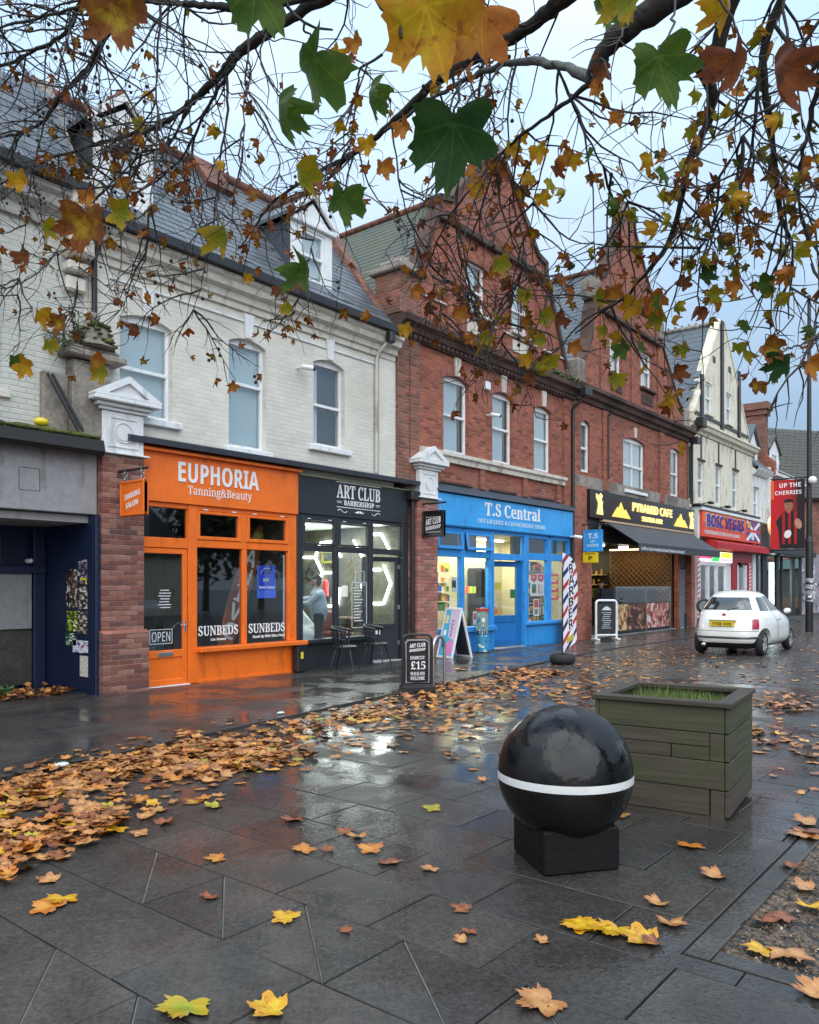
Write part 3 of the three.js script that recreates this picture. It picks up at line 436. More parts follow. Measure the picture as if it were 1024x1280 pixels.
// ------------------------------------------------------------------ derelict grey shop and the house above it
{
  const t = thing('derelict_house', 'grey white brick house above the boarded dark shop doorway', 'house', [4, 0, 0]);
  obj('wall', slab(rect(-2, 6.0, 3.72, 6.9), -0.35, 0, [rect(4.1, 4.85, 4.2, 5.9)]), greyWhiteBrick, t);
  sash(t, 4.1, 4.85, 4.2, 5.9, -0.2, { behind: blindGrey, sill: 0.1 });
  obj('wall', [bx(-2, -1.7, 0, 7, -9, -0.36), bx(-2, 5.98, 0, 7, -9.3, -9.01)], greyWhiteBrick, t);
  obj('cornice', runX([[0, 6.55], [0.08, 6.55], [0.1, 6.7], [0.25, 6.78], [0.28, 6.9], [0.36, 6.94], [0.36, 7.02], [0, 7.02]], -2, 5.86), mat(lin(0.5, 0.48, 0.45), 0.85, { map: stain, bumpMap: grainBump, bumpScale: 0.005 }), t);
  obj('gutter', runX([[0.3, 7.03], [0.48, 7.03], [0.48, 7.15], [0.3, 7.15]], -2, 5.9), blackMetal, t);
  obj('corbel', [bx(5.66, 6.0, 6.0, 6.15, 0.001, 0.2, 0.03), bx(5.64, 6.02, 6.2, 6.5, 0.001, 0.3, 0.05), bx(5.68, 5.98, 5.75, 5.96, 0.001, 0.12, 0.03), bx(5.62, 6.04, 6.52, 7.3, 0.001, 0.42, 0.03)], stone, t);
  const y0 = 7.1, v = V(0, Math.sin(1.05), -Math.cos(1.05)), roof = obj('roof', [slab(rect(-2, 5.95, 0, 2.1), -0.1, 0).rotateX(-(Math.PI / 2 - 1.05)).translate(0, y0, 0.2), bx(-2, 5.95, y0 + 1.7, y0 + 1.8, -9.2, -0.86)], slateMats[2], t);
  slates(roof, V(2.4, y0, 0.2), V(1, 0, 0), v, 3.4, 2.1, slateMats, 37, { w: 0.26, gauge: 0.16, limit: 150 });
  obj('party_wall', slab([[-0.15, 7.1], [1.0, 9.2], [3.2, 9.2], [3.2, 7.1]], 5.8, 6.02).rotateY(Math.PI / 2), greyStone, t);
  const ch = obj('chimney', [bx(2.4, 3.4, 8.6, 10.4, -3.6, -2.9, 0.01), bx(2.32, 3.48, 10.4, 10.6, -3.68, -2.82)], darkBrick, t); for (const x of [2.6, 2.9, 3.2]) obj('chimney_pot', cyl(x, 10.6, 11, -3.25, 0.12, 0.1), terracotta, ch);
  // shop: sagging felt over the fascia, grey board, dark recess
  obj('felt_gutter', runX([[-0.05, 3.74], [0.32, 3.66], [0.36, 3.5], [0.3, 3.44], [0.26, 3.52], [-0.05, 3.58]], -2, 6.12), rubber, t);
  const ms = []; { const r = rng(4); for (let i = 0; i < 90; i++) { const x = 3.2 + r() * 2.9, z = 0.02 + r() * 0.26, s = 0.03 + r() * 0.05; ms.push(new THREE.IcosahedronGeometry(1, 1).scale(s * 1.6, s * 0.6, s).translate(x, 3.755 - z * 0.2, z)); } } obj('moss', ms, moss, t).userData.kind = 'stuff';
  obj('fascia', bx(-2, 6.14, 2.62, 3.5, 0.0, 0.1, 0.008), concrete, t);
  for (const [a, b, y] of [[5.02, 5.3, 3.18], [5.02, 5.3, 2.88]]) obj('score_mark', bx(a, b, y, y + 0.008, 0.1, 0.102), blackMetal, t);
  for (const x of [5.02, 5.3]) obj('score_mark', bx(x, x + 0.008, 2.88, 3.18, 0.1, 0.102), blackMetal, t);
  obj('soffit', bx(-2, 6.1, 2.5, 2.6, -1.4, -0.002), concrete, t);
  obj('side_wall', bx(6.06, 6.13, 0, 2.6, -1.35, 0.12), navyPaint, t);
  obj('frame_post', bx(6.08, 6.15, 0, 2.62, 0.122, 0.17, 0.01), navyPaint, t);
  const board = obj('boarded_door', bx(4.2, 5.85, 0.95, 1.78, -1.3, -1.26), mat(lin(0.28, 0.29, 0.3), 0.85, { map: stain, bumpMap: grainBump, bumpScale: 0.004 }), t);
  obj('torn_board', [slab([[4.2, 0.1], [5.87, 0.1], [5.87, 0.98], [5.6, 1.0], [5.42, 0.95], [5.3, 1.0], [4.9, 0.97], [4.7, 1.02], [4.2, 0.98]], -1.34, -1.302)], mat(lin(0.09, 0.085, 0.075), 0.85, { map: mottle, bumpMap: grainBump, bumpScale: 0.01 }), t);
  obj('door_rail', [bx(3.4, 6.05, 1.78, 1.9, -1.34, -1.2, 0.01), bx(5.87, 6.05, 0, 2.5, -1.34, -1.22, 0.01)], navyPaint, t);
  obj('fanlight', bx(3.5, 5.4, 1.92, 2.35, -1.3, -1.28), roomDark, t); obj('back_wall', bx(-2, 6.1, 0, 2.6, -1.5, -1.4), navyPaint, t); obj('doorstep', bx(-2, 6.05, 0.0, 0.05, -1.4, -0.02), slabMats[2], t);
  obj('white_post', bx(4.06, 4.12, 0.03, 1.6, -1.2, -1.14), whitePaint, t);
  obj('small_lamp', [tube([[5.75, 1.97, -1.2], [5.75, 1.97, -1.05]], 0.035, 8)], upvc, t);
  // fly posters and stickers
  const poster = (seed, cols) => canvasMat(128, 160, (g, w, h) => { const r = rng(seed); g.fillStyle = cols[0]; g.fillRect(0, 0, w, h); for (let i = 0; i < 60; i++) { g.fillStyle = cols[1 + Math.floor(r() * (cols.length - 1))]; g.fillRect(r() * w, r() * h, 6 + r() * 34, 3 + r() * 18); } }, 0.6);
  obj('paper_notice', sheet(4.62, 4.78, 1.28, 1.5, -1.258), poster(3, ['#d8dcdc', '#2b3438', '#5a6468', '#20282c']), board); obj('paper_notice', sheet(4.79, 4.95, 1.28, 1.5, -1.258), poster(4, ['#7d7f80', '#4a4c4e', '#606264']), board);
  const st = [[-0.62, -0.5, 1.05, 1.62, ['#20181a', '#c9c5bf', '#53342a', '#111']], [-0.49, -0.3, 1.08, 1.66, ['#2e2522', '#8f8170', '#5a4334', '#d2cdc5']], [-0.29, -0.02, 1.42, 1.78, ['#2a2a34', '#b9b6c4', '#7c6f86', '#343240']], [-0.28, -0.02, 1.06, 1.4, ['#332a28', '#b0a69a', '#6d5b4b', '#d9d4cc']], [-0.6, -0.3, 0.72, 1.03, ['#3c5a16', '#aab52a', '#26361a', '#e2e6c0']], [-0.29, -0.02, 0.7, 1.04, ['#39302c', '#a79d92', '#584538', '#c9c0b8']], [-0.64, -0.32, 0.52, 0.7, ['#21402e', '#8fb09a', '#1c1f1c', '#dfe7e0']], [-0.42, 0.0, 0.42, 0.6, ['#dcdce4', '#2f3f94', '#c6c8d4', '#b0334a']], [-0.22, 0.0, 0.08, 0.38, ['#c9c6ba', '#b5b2a6', '#d6d3c8', '#bdb9ac']]];
  st.forEach(([a, b, y0, y1, c], i) => obj('sticker', sheetZ(6.055, a, b, y0 + 0.2, y1 + 0.2, 0.004), poster(20 + i, c), t));
  obj('arrow_sticker', [bx(6.046, 6.05, 1.68, 1.71, -0.2, -0.04), bx(6.046, 6.05, 1.62, 1.7, -0.06, -0.03)], mat(lin(0.75, 0.65, 0.03), 0.5), t);
}
// old stone stop-end with a finial on the party wall, and the shrub rooted in it
{
  const t = thing('stone_pier_cap', 'old grey stone block with mossy bell finial above the white console by the orange shop', 'stone finial', [6.05, 3.7, 0]);
  obj('block', [bx(5.72, 6.3, 3.72, 4.78, -0.02, 0.2, 0.02), bx(5.35, 5.72, 3.74, 4.55, -0.02, 0.1, 0.02)], greyStone, t);
  obj('cornice', [bx(5.6, 6.48, 4.8, 4.9, -0.02, 0.34, 0.02), bx(5.68, 6.4, 4.91, 4.97, -0.02, 0.28, 0.02)], greyStone, t);
  obj('finial', [lathe([[0.001, 0.55], [0.07, 0.53], [0.06, 0.47], [0.1, 0.4], [0.13, 0.34], [0.24, 0.28], [0.26, 0.2], [0.22, 0.12], [0.3, 0.05], [0.32, 0], [0.001, 0]], 6.06, 4.975, 0.1, 20)], greyStone, t);
  const ms = [], r = rng(8); for (let i = 0; i < 70; i++) { const a = r() * 6.28, y = 0.02 + r() * 0.3, q = lerp(0.3, 0.24, y / 0.3), s = 0.02 + r() * 0.035; ms.push(new THREE.IcosahedronGeometry(1, 1).scale(s * 1.3, s * 0.6, s * 1.3).translate(6.06 + Math.cos(a) * q, 4.98 + y, 0.1 + Math.sin(a) * q)); } obj('moss', ms, moss, t).userData.kind = 'stuff';
  for (const k of [0, 0.07]) obj('strut_pipe', tube([[5.38 + k, 4.5, 0.16], [5.75 + k, 3.75, 0.3]], 0.022, 6), blackMetal, t);
  const s = thing('buddleia_shrub', 'small wild shrub rooted in the old stone finial', 'shrub', [5.8, 4.9, 0.1]); const stems = [], lv = [], q = rng(12), lg = new THREE.PlaneGeometry(0.022, 0.06).translate(0, 0.03, 0);
  for (let i = 0; i < 16; i++) { const a = -0.4 + q() * 1.7, l = 0.35 + q() * 0.5, dz = (q() - 0.3) * 0.5, p0 = V(5.78 + q() * 0.2, 4.85, 0.15), pts = [0, 0.35, 0.7, 1].map((k) => V(p0.x - Math.sin(a) * l * k, p0.y + Math.cos(a) * l * k - 0.12 * k * k, p0.z + dz * k)); stems.push(tube(pts, [0.006, 0.002], 4));
    for (let k = 0; k < 26; k++) { const f = q(), i0 = Math.min(2, Math.floor(f * 3)), p = pts[i0].clone().lerp(pts[i0 + 1], f * 3 - i0), m = new THREE.Matrix4().makeRotationFromEuler(new THREE.Euler(q() * 6, q() * 6, q() * 6)).setPosition(p); lv.push(lg.clone().applyMatrix4(m)); } }
  obj('stems', stems, mat(lin(0.12, 0.1, 0.06), 0.8), s); obj('foliage', lv, mat(lin(0.09, 0.14, 0.06), 0.7, { transmission: 0.3, thickness: 0 }), s).userData.kind = 'stuff';
}
// ------------------------------------------------------------------ gabled houses
// outline of the gable wall, clockwise from its lower left corner; the coping follows it
function coping(outline, z0, z1, w = 0.13) { const g = []; for (let i = 0; i < outline.length - 1; i++) { const [ax, ay] = outline[i], [bx_, by] = outline[i + 1], l = Math.hypot(bx_ - ax, by - ay); if (l < 0.05) continue; g.push(new THREE.BoxGeometry(l + 0.06, w, z1 - z0).rotateZ(Math.atan2(by - ay, bx_ - ax)).translate((ax + bx_) / 2, (ay + by) / 2 + w * 0.35, (z0 + z1) / 2)); } return g; }
function gableRoof(parent, xl, xr, ye, xc, yr, z0, z1, mats, seed, limit, opt = {}) {
  const roof = obj('roof', slab([[xl, ye], [xc, yr], [xr, ye], [xr, ye - 0.12], [xc, yr - 0.14], [xl, ye - 0.12]], z1, z0), mats[2], parent), d = Math.hypot(xc - xl, yr - ye);
  slates(roof, V(xl, ye, z0), V(0, 0, -1), V((xc - xl) / d, (yr - ye) / d, 0), z0 - z1, d, mats, seed, { w: 0.3, gauge: 0.2, limit, ...opt });
  const tiles = []; for (let z = z0; z > z1; z -= 0.3) { const g = [tube([[xc, yr + 0.04, z], [xc, yr + 0.04, z - 0.28]], 0.1, 7)]; if (opt.crest) g.push(bx(xc - 0.02, xc + 0.02, yr + 0.1, yr + 0.22, z - 0.2, z - 0.1, 0.01)); obj('ridge_tile', g, opt.ridge ?? terracotta, roof); }
  return roof;
}
{ // first red brick house, over the blue shop
  const t = thing('gabled_house', 'red brick gabled house with a mossy roof above the blue shop', 'house', [16.9, 0, 0]), zf = 0.06;
  const W = [[14.58, 15.57, 4.65, 6.42], [16.6, 17.55, 4.66, 6.42], [18.62, 19.56, 4.68, 6.42]];
  obj('wall', slab(rect(13.62, 20.2, 3.75, 6.86), -0.3, zf, W.map((w) => archHole(...w, 0.1))), redBrick, t);
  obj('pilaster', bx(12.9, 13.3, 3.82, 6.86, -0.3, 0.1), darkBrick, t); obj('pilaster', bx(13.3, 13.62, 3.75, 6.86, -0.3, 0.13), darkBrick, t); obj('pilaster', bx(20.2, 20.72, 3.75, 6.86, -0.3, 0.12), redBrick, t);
  obj('wall', [bx(13.3, 13.5, 0, 7.2, -9, -0.31), bx(20.45, 20.7, 3.2, 7.2, -9, -0.31), bx(12.9, 20.7, 0, 7.2, -9.3, -9.01)], redBrick, t);
  W.forEach((w, i) => {
    sash(t, ...w, -0.1, { rise: 0.1, behind: i === 2 ? blindPale : blindGrey, half: i < 2 ? [0.78, blindPale, roomDark] : null, rail: 0.52, f: 0.06 });
    const c = (w[0] + w[1]) / 2; obj('keystone', slab([[c - 0.075, 6.43], [c + 0.075, 6.43], [c + 0.11, 6.85], [c - 0.11, 6.85]], zf + 0.001, zf + 0.07, [], 0.008), stone, t);
    const ar = []; for (let k = -7; k <= 7; k++) { if (Math.abs(k) < 1) continue; const x = c + k * 0.078, l = 0.23, a = -k * 0.035; ar.push(bx(-0.034, 0.034, 0, l, 0, 0.018, 0.004).rotateZ(a).translate(x, 6.325 + 0.1 * (1 - (k / 6.5) ** 2), zf + 0.001)); } obj('brick_arch', ar, pinkBricks[1], t);
  });
  obj('sill_course', [runX([[zf, 4.4], [zf + 0.09, 4.4], [zf + 0.1, 4.5], [zf + 0.16, 4.54], [zf + 0.16, 4.62], [zf, 4.64]], 13.62, 20.2)], stone, t);
  for (const x of [14.3, 16.1, 18.1, 19.9]) obj('bracket', bx(x - 0.1, x + 0.1, 3.9, 4.39, zf + 0.001, zf + 0.07, 0.01), redBrick, t);
  for (const w of W) { const c = (w[0] + w[1]) / 2, g = []; g.push(bx(c - 0.62, c + 0.62, 3.92, 3.97, zf + 0.001, zf + 0.05, 0.006)); obj('panel_rib', g, darkStone, t); }
  obj('cornice', runX([[-0.3, 6.87], [zf + 0.07, 6.87], [zf + 0.08, 6.97], [zf + 0.16, 7.0], [zf + 0.2, 7.1], [zf + 0.32, 7.16], [zf + 0.34, 7.28], [-0.3, 7.32]], 12.85, 20.75), darkStone, t);
  const dn = []; for (let x = 13; x < 20.7; x += 0.17) dn.push(bx(x, x + 0.09, 6.9, 6.97, zf + 0.082, zf + 0.15)); obj('dentils', dn, darkStone, t).userData.kind = 'stuff';
  const pl = []; { const r = rng(6); for (let i = 0; i < 260; i++) { const x = 18 + r() * 2.7 * (r() < 0.7 ? 1 : 0.6), p = V(x, 7.33 + r() * 0.08, zf + 0.1 + r() * 0.25), m = new THREE.Matrix4().makeRotationFromEuler(new THREE.Euler(r() * 6, r() * 6, r() * 6)).setPosition(p); pl.push(new THREE.PlaneGeometry(0.05, 0.12).applyMatrix4(m)); } } obj('ledge_weeds', pl, mat(lin(0.06, 0.085, 0.03), 0.8), t).userData.kind = 'stuff';
  // gable
  const c = 16.92, out = [[13.35, 7.32], [13.35, 7.75], [14.5, 10.1], [14.5, 10.35], [14.95, 10.45], [16.6, 12.25], [17.24, 12.25], [18.9, 10.45], [19.34, 10.35], [19.34, 10.1], [20.5, 7.75], [20.5, 7.32]];
  const GW = [[15.57, 16.4, 8.15, 9.35], [17.6, 18.42, 8.17, 9.42]];
  obj('gable', slab(out, -0.28, 0, GW.map((w) => rect(...w))), redBrick, t); obj('coping', coping(out.slice(1, -1), -0.32, 0.07), darkStone, t);
  for (const w of GW) { sash(t, ...w, -0.16, { behind: curtainWhite, rail: 0.45, half: [0.72, curtainWhite, roomDark], f: 0.05 }); obj('apron', [bx(w[0] - 0.12, w[1] + 0.12, 8.04, 8.13, 0.001, 0.14, 0.012), bx(w[0] + 0.02, w[1] - 0.02, 7.62, 7.92, 0.001, 0.03, 0.006)], stone, t); }
  for (const x of [14.9, 16.97, 18.95]) obj('pilaster', bx(x - 0.16, x + 0.16, 7.33, 9.84, 0.001, 0.07, 0.006), redBrick, t);
  obj('gable_string', [bx(14.4, 19.5, 9.86, 9.96, 0.001, 0.14, 0.02), bx(14.6, 19.3, 9.97, 10.06, 0.001, 0.09, 0.02)], darkStone, t);
  obj('string_course', bx(13.5, 20.4, 7.98, 8.03, 0.001, 0.05, 0.01), stone, t);
  obj('apex_stone', [bx(16.56, 17.28, 12.26, 12.4, -0.3, 0.1, 0.02), bx(16.66, 17.18, 12.41, 12.62, -0.28, 0.06, 0.03)], greyStone, t);
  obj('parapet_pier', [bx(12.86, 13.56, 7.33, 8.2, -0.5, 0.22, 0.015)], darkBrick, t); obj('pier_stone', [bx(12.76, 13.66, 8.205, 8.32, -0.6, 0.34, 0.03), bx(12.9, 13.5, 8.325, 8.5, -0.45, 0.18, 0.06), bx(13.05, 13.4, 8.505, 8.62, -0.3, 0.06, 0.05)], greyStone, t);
  gableRoof(t, 12.95, 20.7, 7.5, c, 11.75, -0.29, -9, mossSlateMats, 51, 300, { w: 0.34, gauge: 0.24 });
  downpipe(t, [[20.72, 7.1, 0.5], [20.72, 6.9, 0.45], [20.66, 6.7, 0.2], [20.62, 6.6, 0.17], [20.62, 0.1, 0.17]], 0.05, blackMetal); obj('rainwater_head', bx(20.55, 20.95, 6.95, 7.2, 0.41, 0.62, 0.02), blackMetal, t);
  camBall(t, 16.35, 5.75, zf); obj('alarm_box', bx(16.18, 16.4, 6.35, 6.55, zf + 0.001, zf + 0.1, 0.02), upvc, t);
}
{ // second red brick house, over the black cafe
  const t = thing('gabled_house', 'red brick house with a tall spired gable above the black cafe', 'house', [25.3, 0, 0]), zf = 0.06;
  const W = [[21.32, 21.9, 4.94, 6.46], [24.26, 26.0, 4.7, 6.42], [28.3, 29.16, 4.85, 6.58]];
  obj('wall', slab(rect(20.76, 30.1, 4.45, 6.98), -0.3, zf, W.map((w) => archHole(...w, 0.1))), redBrick, t);
  obj('wall', [bx(20.76, 21.0, 0, 7.3, -9, -0.31), bx(29.85, 30.1, 0, 7.3, -9, -0.31), bx(20.76, 30.1, 0, 7.3, -9.3, -9.01)], redBrick, t);
  sash(t, ...W[0], -0.08, { rise: 0.1, behind: blindGrey, f: 0.07 }); sash(t, ...W[1], -0.08, { rise: 0.1, behind: blindPale, bars: 1, rail: 0.5, f: 0.08, sill: 0.02, sillMat: upvc }); sash(t, ...W[2], -0.08, { rise: 0.1, behind: blindGrey, f: 0.07 });
  for (const w of W) { const ar = [], c = (w[0] + w[1]) / 2, n = Math.floor((w[1] - w[0]) / 0.16); for (let k = -n; k <= n; k++) ar.push(bx(-0.034, 0.034, 0, 0.23, 0, 0.018, 0.004).rotateZ(-k * 0.02).translate(c + k * 0.078, w[3] - 0.09 + 0.1 * (1 - (k / n) ** 2), zf + 0.001)); obj('brick_arch', ar, pinkBricks[1], t); }
  obj('keystone', slab([[25.07, 6.46], [25.2, 6.46], [25.24, 6.78], [25.03, 6.78]], zf + 0.001, zf + 0.06), stone, t);
  for (const x of [22.9, 27.4]) obj('pilaster', bx(x - 0.2, x + 0.2, 4.5, 6.96, zf + 0.001, zf + 0.07, 0.008), redBrick, t);
  obj('cement_band', bx(20.78, 30.1, 4.45, 4.82, zf + 0.001, zf + 0.045, 0.01), greyStone, t);
  obj('cornice', runX([[-0.3, 6.99], [zf + 0.07, 6.99], [zf + 0.1, 7.1], [zf + 0.2, 7.14], [zf + 0.24, 7.26], [zf + 0.34, 7.3], [zf + 0.35, 7.4], [-0.3, 7.44]], 20.78, 30.1), darkStone, t);
  const c = 24.85, out = [[21.2, 7.44], [21.2, 8.1], [21.7, 8.35], [22.1, 9.0], [22.25, 9.9], [22.4, 10.2], [22.4, 10.9], [23.05, 11.15], [24.35, 13.3], [24.35, 13.6], [25.25, 13.6], [25.3, 13.3], [26.4, 11.9], [27.3, 11.0], [27.45, 10.9], [27.45, 10.3], [28.4, 9.3], [29.2, 8.4], [29.7, 8.1], [29.7, 7.44]];
  const GW = [[23.4, 24.33, 8.32, 9.52], [25.8, 26.82, 8.3, 9.55]];
  obj('gable', slab(out, -0.34, 0, GW.map((w) => rect(...w))), redBrick, t); obj('coping', coping(out.slice(1, -1), -0.36, 0.05, 0.09), darkStone, t);
  for (const w of GW) { sash(t, ...w, -0.18, { behind: curtainWhite, f: 0.06 }); obj('apron', [bx(w[0] - 0.12, w[1] + 0.12, 8.2, 8.29, 0.001, 0.14, 0.012), bx(w[0] + 0.04, w[1] - 0.04, 7.75, 8.06, 0.001, 0.03, 0.006)], darkStone, t); }
  for (const x of [22.8, 25.06, 27.3]) obj('pilaster', bx(x - 0.12, x + 0.12, 7.45, 9.94, 0.001, 0.06, 0.006), redBrick, t);
  obj('gable_string', bx(22.5, 27.4, 9.96, 10.1, 0.001, 0.14, 0.02), darkStone, t);
  obj('spire_panel', [slab([[23.7, 10.9], [26.2, 10.9], [25.2, 12.7], [24.5, 12.7]], 0.001, 0.05, [], 0.01)], redBrick, t);
  obj('apex_stone', [bx(24.25, 25.35, 13.62, 13.78, -0.42, 0.12, 0.02), bx(24.4, 25.2, 13.79, 13.98, -0.36, 0.06, 0.03)], greyStone, t);
  for (const k of [bx(22.2, 22.55, 10.3, 10.95, -0.4, 0.1, 0.04), bx(27.3, 27.65, 10.25, 10.9, -0.4, 0.1, 0.04), bx(21.0, 21.45, 7.5, 8.2, -0.4, 0.16, 0.05), bx(29.55, 30.0, 7.5, 8.2, -0.4, 0.16, 0.05)]) obj('kneeler', k, greyStone, t);
  gableRoof(t, 20.9, 29.9, 7.6, 25.2, 12.3, -0.35, -9, slateMats, 53, 200, { w: 0.34, gauge: 0.24 });
  for (const x of [22.98, 30.02]) downpipe(t, [[x, 6.95, 0.3], [x, 6.8, 0.14], [x, 4.9, 0.14]], 0.04, blackMetal);
  obj('rainwater_head', bx(29.85, 30.2, 6.9, 7.15, 0.3, 0.5, 0.02), blackMetal, t);
}
{ // cream rendered house with black timbers
  const t = thing('gabled_house', 'cream rendered gabled house with black timber strips above the red shop', 'house', [34.3, 0, 0]);
  const W = [[31.3, 32.0, 4.95, 6.5], [33.4, 34.1, 4.92, 6.55], [35.6, 36.35, 4.9, 6.6]];
  obj('wall', slab(rect(30.2, 38.5, 4.6, 7.5), -0.4, 0, W.map((w) => rect(...w))), creamRender, t); obj('wall', [bx(30.2, 30.5, 0, 7.9, -9, -0.41), bx(38.2, 38.5, 0, 7.9, -9, -0.41), bx(30.2, 38.5, 0, 7.9, -9.3, -9.01)], creamRender, t);
  for (const w of W) { sash(t, ...w, -0.13, { behind: blindGrey, f: 0.09 }); const x = (w[0] + w[1]) / 2; obj('timber', bx(x - 0.06, x + 0.06, w[3] + 0.08, 7.5, 0.001, 0.03), blackMetal, t); obj('window_head', bx(w[0] - 0.06, w[1] + 0.08, w[3], w[3] + 0.07, 0.001, 0.05), darkStone, t); obj('floodlight', [tube([[x, 4.8, 0], [x, 4.86, 0.35]], 0.02, 5), bx(x - 0.14, x + 0.14, 4.78, 4.88, 0.3, 0.48, 0.02)], blackMetal, t); }
  obj('cornice', runX([[-0.4, 7.52], [0.05, 7.52], [0.08, 7.62], [0.2, 7.68], [0.24, 7.8], [0.3, 7.84], [0.3, 7.92], [-0.4, 7.95]], 30.15, 38.7), creamRender, t);
  const out = [[30.9, 7.95], [30.9, 8.3], [33.95, 12.6], [34.5, 12.6], [37.9, 8.3], [37.9, 7.95]], GW = [[32.2, 32.95, 8.5, 9.75], [34.75, 35.5, 8.5, 9.8]];
  obj('gable', slab(out, -0.34, 0, GW.map((w) => rect(...w))), creamRender, t); obj('coping', coping(out.slice(1, -1), -0.36, 0.04, 0.08), creamRender, t);
  for (const w of GW) { sash(t, ...w, -0.12, { behind: blindPale, f: 0.08 }); obj('sill', bx(w[0] - 0.06, w[1] + 0.06, 8.4, 8.49, 0.001, 0.12), creamRender, t); }
  for (const [x, a, b] of [[31.65, 7.97, 9.9], [34.1, 7.97, 12.62], [36.4, 7.97, 11.0]]) obj('timber', bx(x - 0.13, x + 0.13, a, b, 0.001, 0.09, 0.012), blackMetal, t);
  obj('timber', bx(30.95, 31.515, 8.24, 8.36, 0.001, 0.06), blackMetal, t); obj('timber', bx(31.785, 33.965, 8.24, 8.36, 0.001, 0.06), blackMetal, t); obj('timber', bx(34.235, 36.265, 8.24, 8.36, 0.001, 0.06), blackMetal, t); obj('timber', bx(36.535, 37.8, 8.24, 8.36, 0.001, 0.06), blackMetal, t);
  for (const x of [33.2, 35.2]) obj('vent', bx(x - 0.16, x + 0.16, 10.7, 10.95, 0.001, 0.02), blackMetal, t);
  gableRoof(t, 30.2, 38.4, 7.95, 34.25, 12.6, -0.35, -9, slateMats, 57, 120, { w: 0.45, gauge: 0.32, crest: true, ridge: greyStone });
  downpipe(t, [[30.35, 7.7, 0.5], [30.3, 7.2, 0.12], [30.3, 4.7, 0.12]], 0.06, blackMetal); obj('gutter_box', bx(30.2, 30.6, 7.55, 7.95, 0.31, 0.6, 0.03), blackMetal, t);
}
{ // white house and small red house beyond
  const t = thing('brick_house', 'narrow white house with a white gabled dormer beyond the cream gable', 'house', [40, 0, 0]);
  obj('wall', slab(rect(38.5, 41.2, 3, 7.0), -0.3, -0.02, [rect(38.75, 39.7, 4.75, 6.2)]), whiteRender, t); obj('wall', bx(38.5, 41.2, 0, 7, -9, -8.8), whiteRender, t); sash(t, 38.75, 39.7, 4.75, 6.2, -0.2, { behind: blindPale, f: 0.09 });
  obj('cornice', runX([[-0.02, 6.7], [0.1, 6.75], [0.25, 6.95], [0.3, 7.05], [-0.1, 7.1]], 38.5, 41.2), whiteRender, t); obj('pilaster', bx(40.8, 41.25, 3, 7.3, -0.02, 0.16, 0.02), whiteRender, t);
  obj('roof', slab([[-0.3, 7.05], [3.2, 10.3], [3.2, 10.1], [-0.2, 6.9]], 38.5, 41.2).rotateY(Math.PI / 2), slateMats[0], t);
  const d = obj('dormer', [bx(38.8, 38.9, 7.2, 8.2, -2.2, -0.35), bx(40.3, 40.4, 7.2, 8.2, -2.2, -0.35), slab([[38.8, 7.2], [40.4, 7.2], [40.4, 8.2], [39.6, 9.05], [38.8, 8.2]], -0.4, -0.3, [rect(39.1, 40.1, 7.35, 8.15)])], whitePaint, t); obj('dormer_roof', slab([[38.65, 8.15], [39.6, 9.1], [40.55, 8.15], [40.55, 8.27], [39.6, 9.24], [38.65, 8.27]], -2.4, -0.15), slateMats[0], d); sash(t, 39.1, 40.1, 7.35, 8.15, -0.36, { behind: curtainWhite, f: 0.1, name: 'dormer_window' });
  obj('chimney', [bx(40.95, 41.65, 7.2, 9.9, -1.5, -0.15), bx(40.88, 41.72, 9.91, 10.15, -1.6, -0.05), bx(40.8, 41.8, 10.16, 10.5, -1.7, 0.05)], darkBrick, t);
  obj('party_wall', slab([[-0.3, 7], [-0.3, 7.6], [3.3, 10.9], [3.3, 7]], 41.0, 41.4).rotateY(Math.PI / 2), redBrick, t);
  const s = thing('brick_house', 'small red brick house with a boxy white dormer beyond the lamp post banner', 'house', [44.5, 0, 0]);
  obj('wall', slab(rect(41.4, 47.6, 3, 7.0), -0.3, -0.02, [rect(41.7, 42.5, 4.75, 6.2), rect(44.2, 45.2, 4.75, 6.2)]), redBrick, s); obj('wall', bx(41.4, 47.6, 0, 7, -9, -8.8), redBrick, s); sash(s, 41.7, 42.5, 4.75, 6.2, -0.2, { behind: blindGrey, f: 0.09 }); sash(s, 44.2, 45.2, 4.75, 6.2, -0.2, { behind: blindGrey, f: 0.09 });
  obj('bargeboard', runX([[-0.02, 6.85], [0.35, 6.95], [0.38, 7.2], [-0.02, 7.15]], 41.3, 47.7), whitePaint, s); obj('roof', slab([[-0.4, 7.15], [3.2, 9.3], [3.2, 9.1], [-0.3, 7.0]], 41.4, 47.7).rotateY(Math.PI / 2), tileMats[0], s);
  const e = obj('dormer', [slab([[0.5, 7.35], [0.5, 8.5], [2.6, 8.5], [2.6, 8.3]], 43.1, 43.2).rotateY(Math.PI / 2), slab([[0.5, 7.35], [0.5, 8.5], [2.6, 8.5], [2.6, 8.3]], 45.0, 45.1).rotateY(Math.PI / 2), slab([[43.1, 7.4], [45.1, 7.4], [45.1, 8.5], [44.1, 9.2], [43.1, 8.5]], -0.6, -0.5, [rect(43.6, 44.7, 7.5, 8.45)])], whitePaint, s); obj('dormer_roof', slab([[42.95, 8.45], [44.1, 9.25], [45.25, 8.45], [45.25, 8.6], [44.1, 9.4], [42.95, 8.6]], -2.6, -0.4), tileMats[1], e); sash(s, 43.6, 44.7, 7.5, 8.45, -0.56, { behind: roomDark, bars: 1, f: 0.1, name: 'dormer_window' });
}
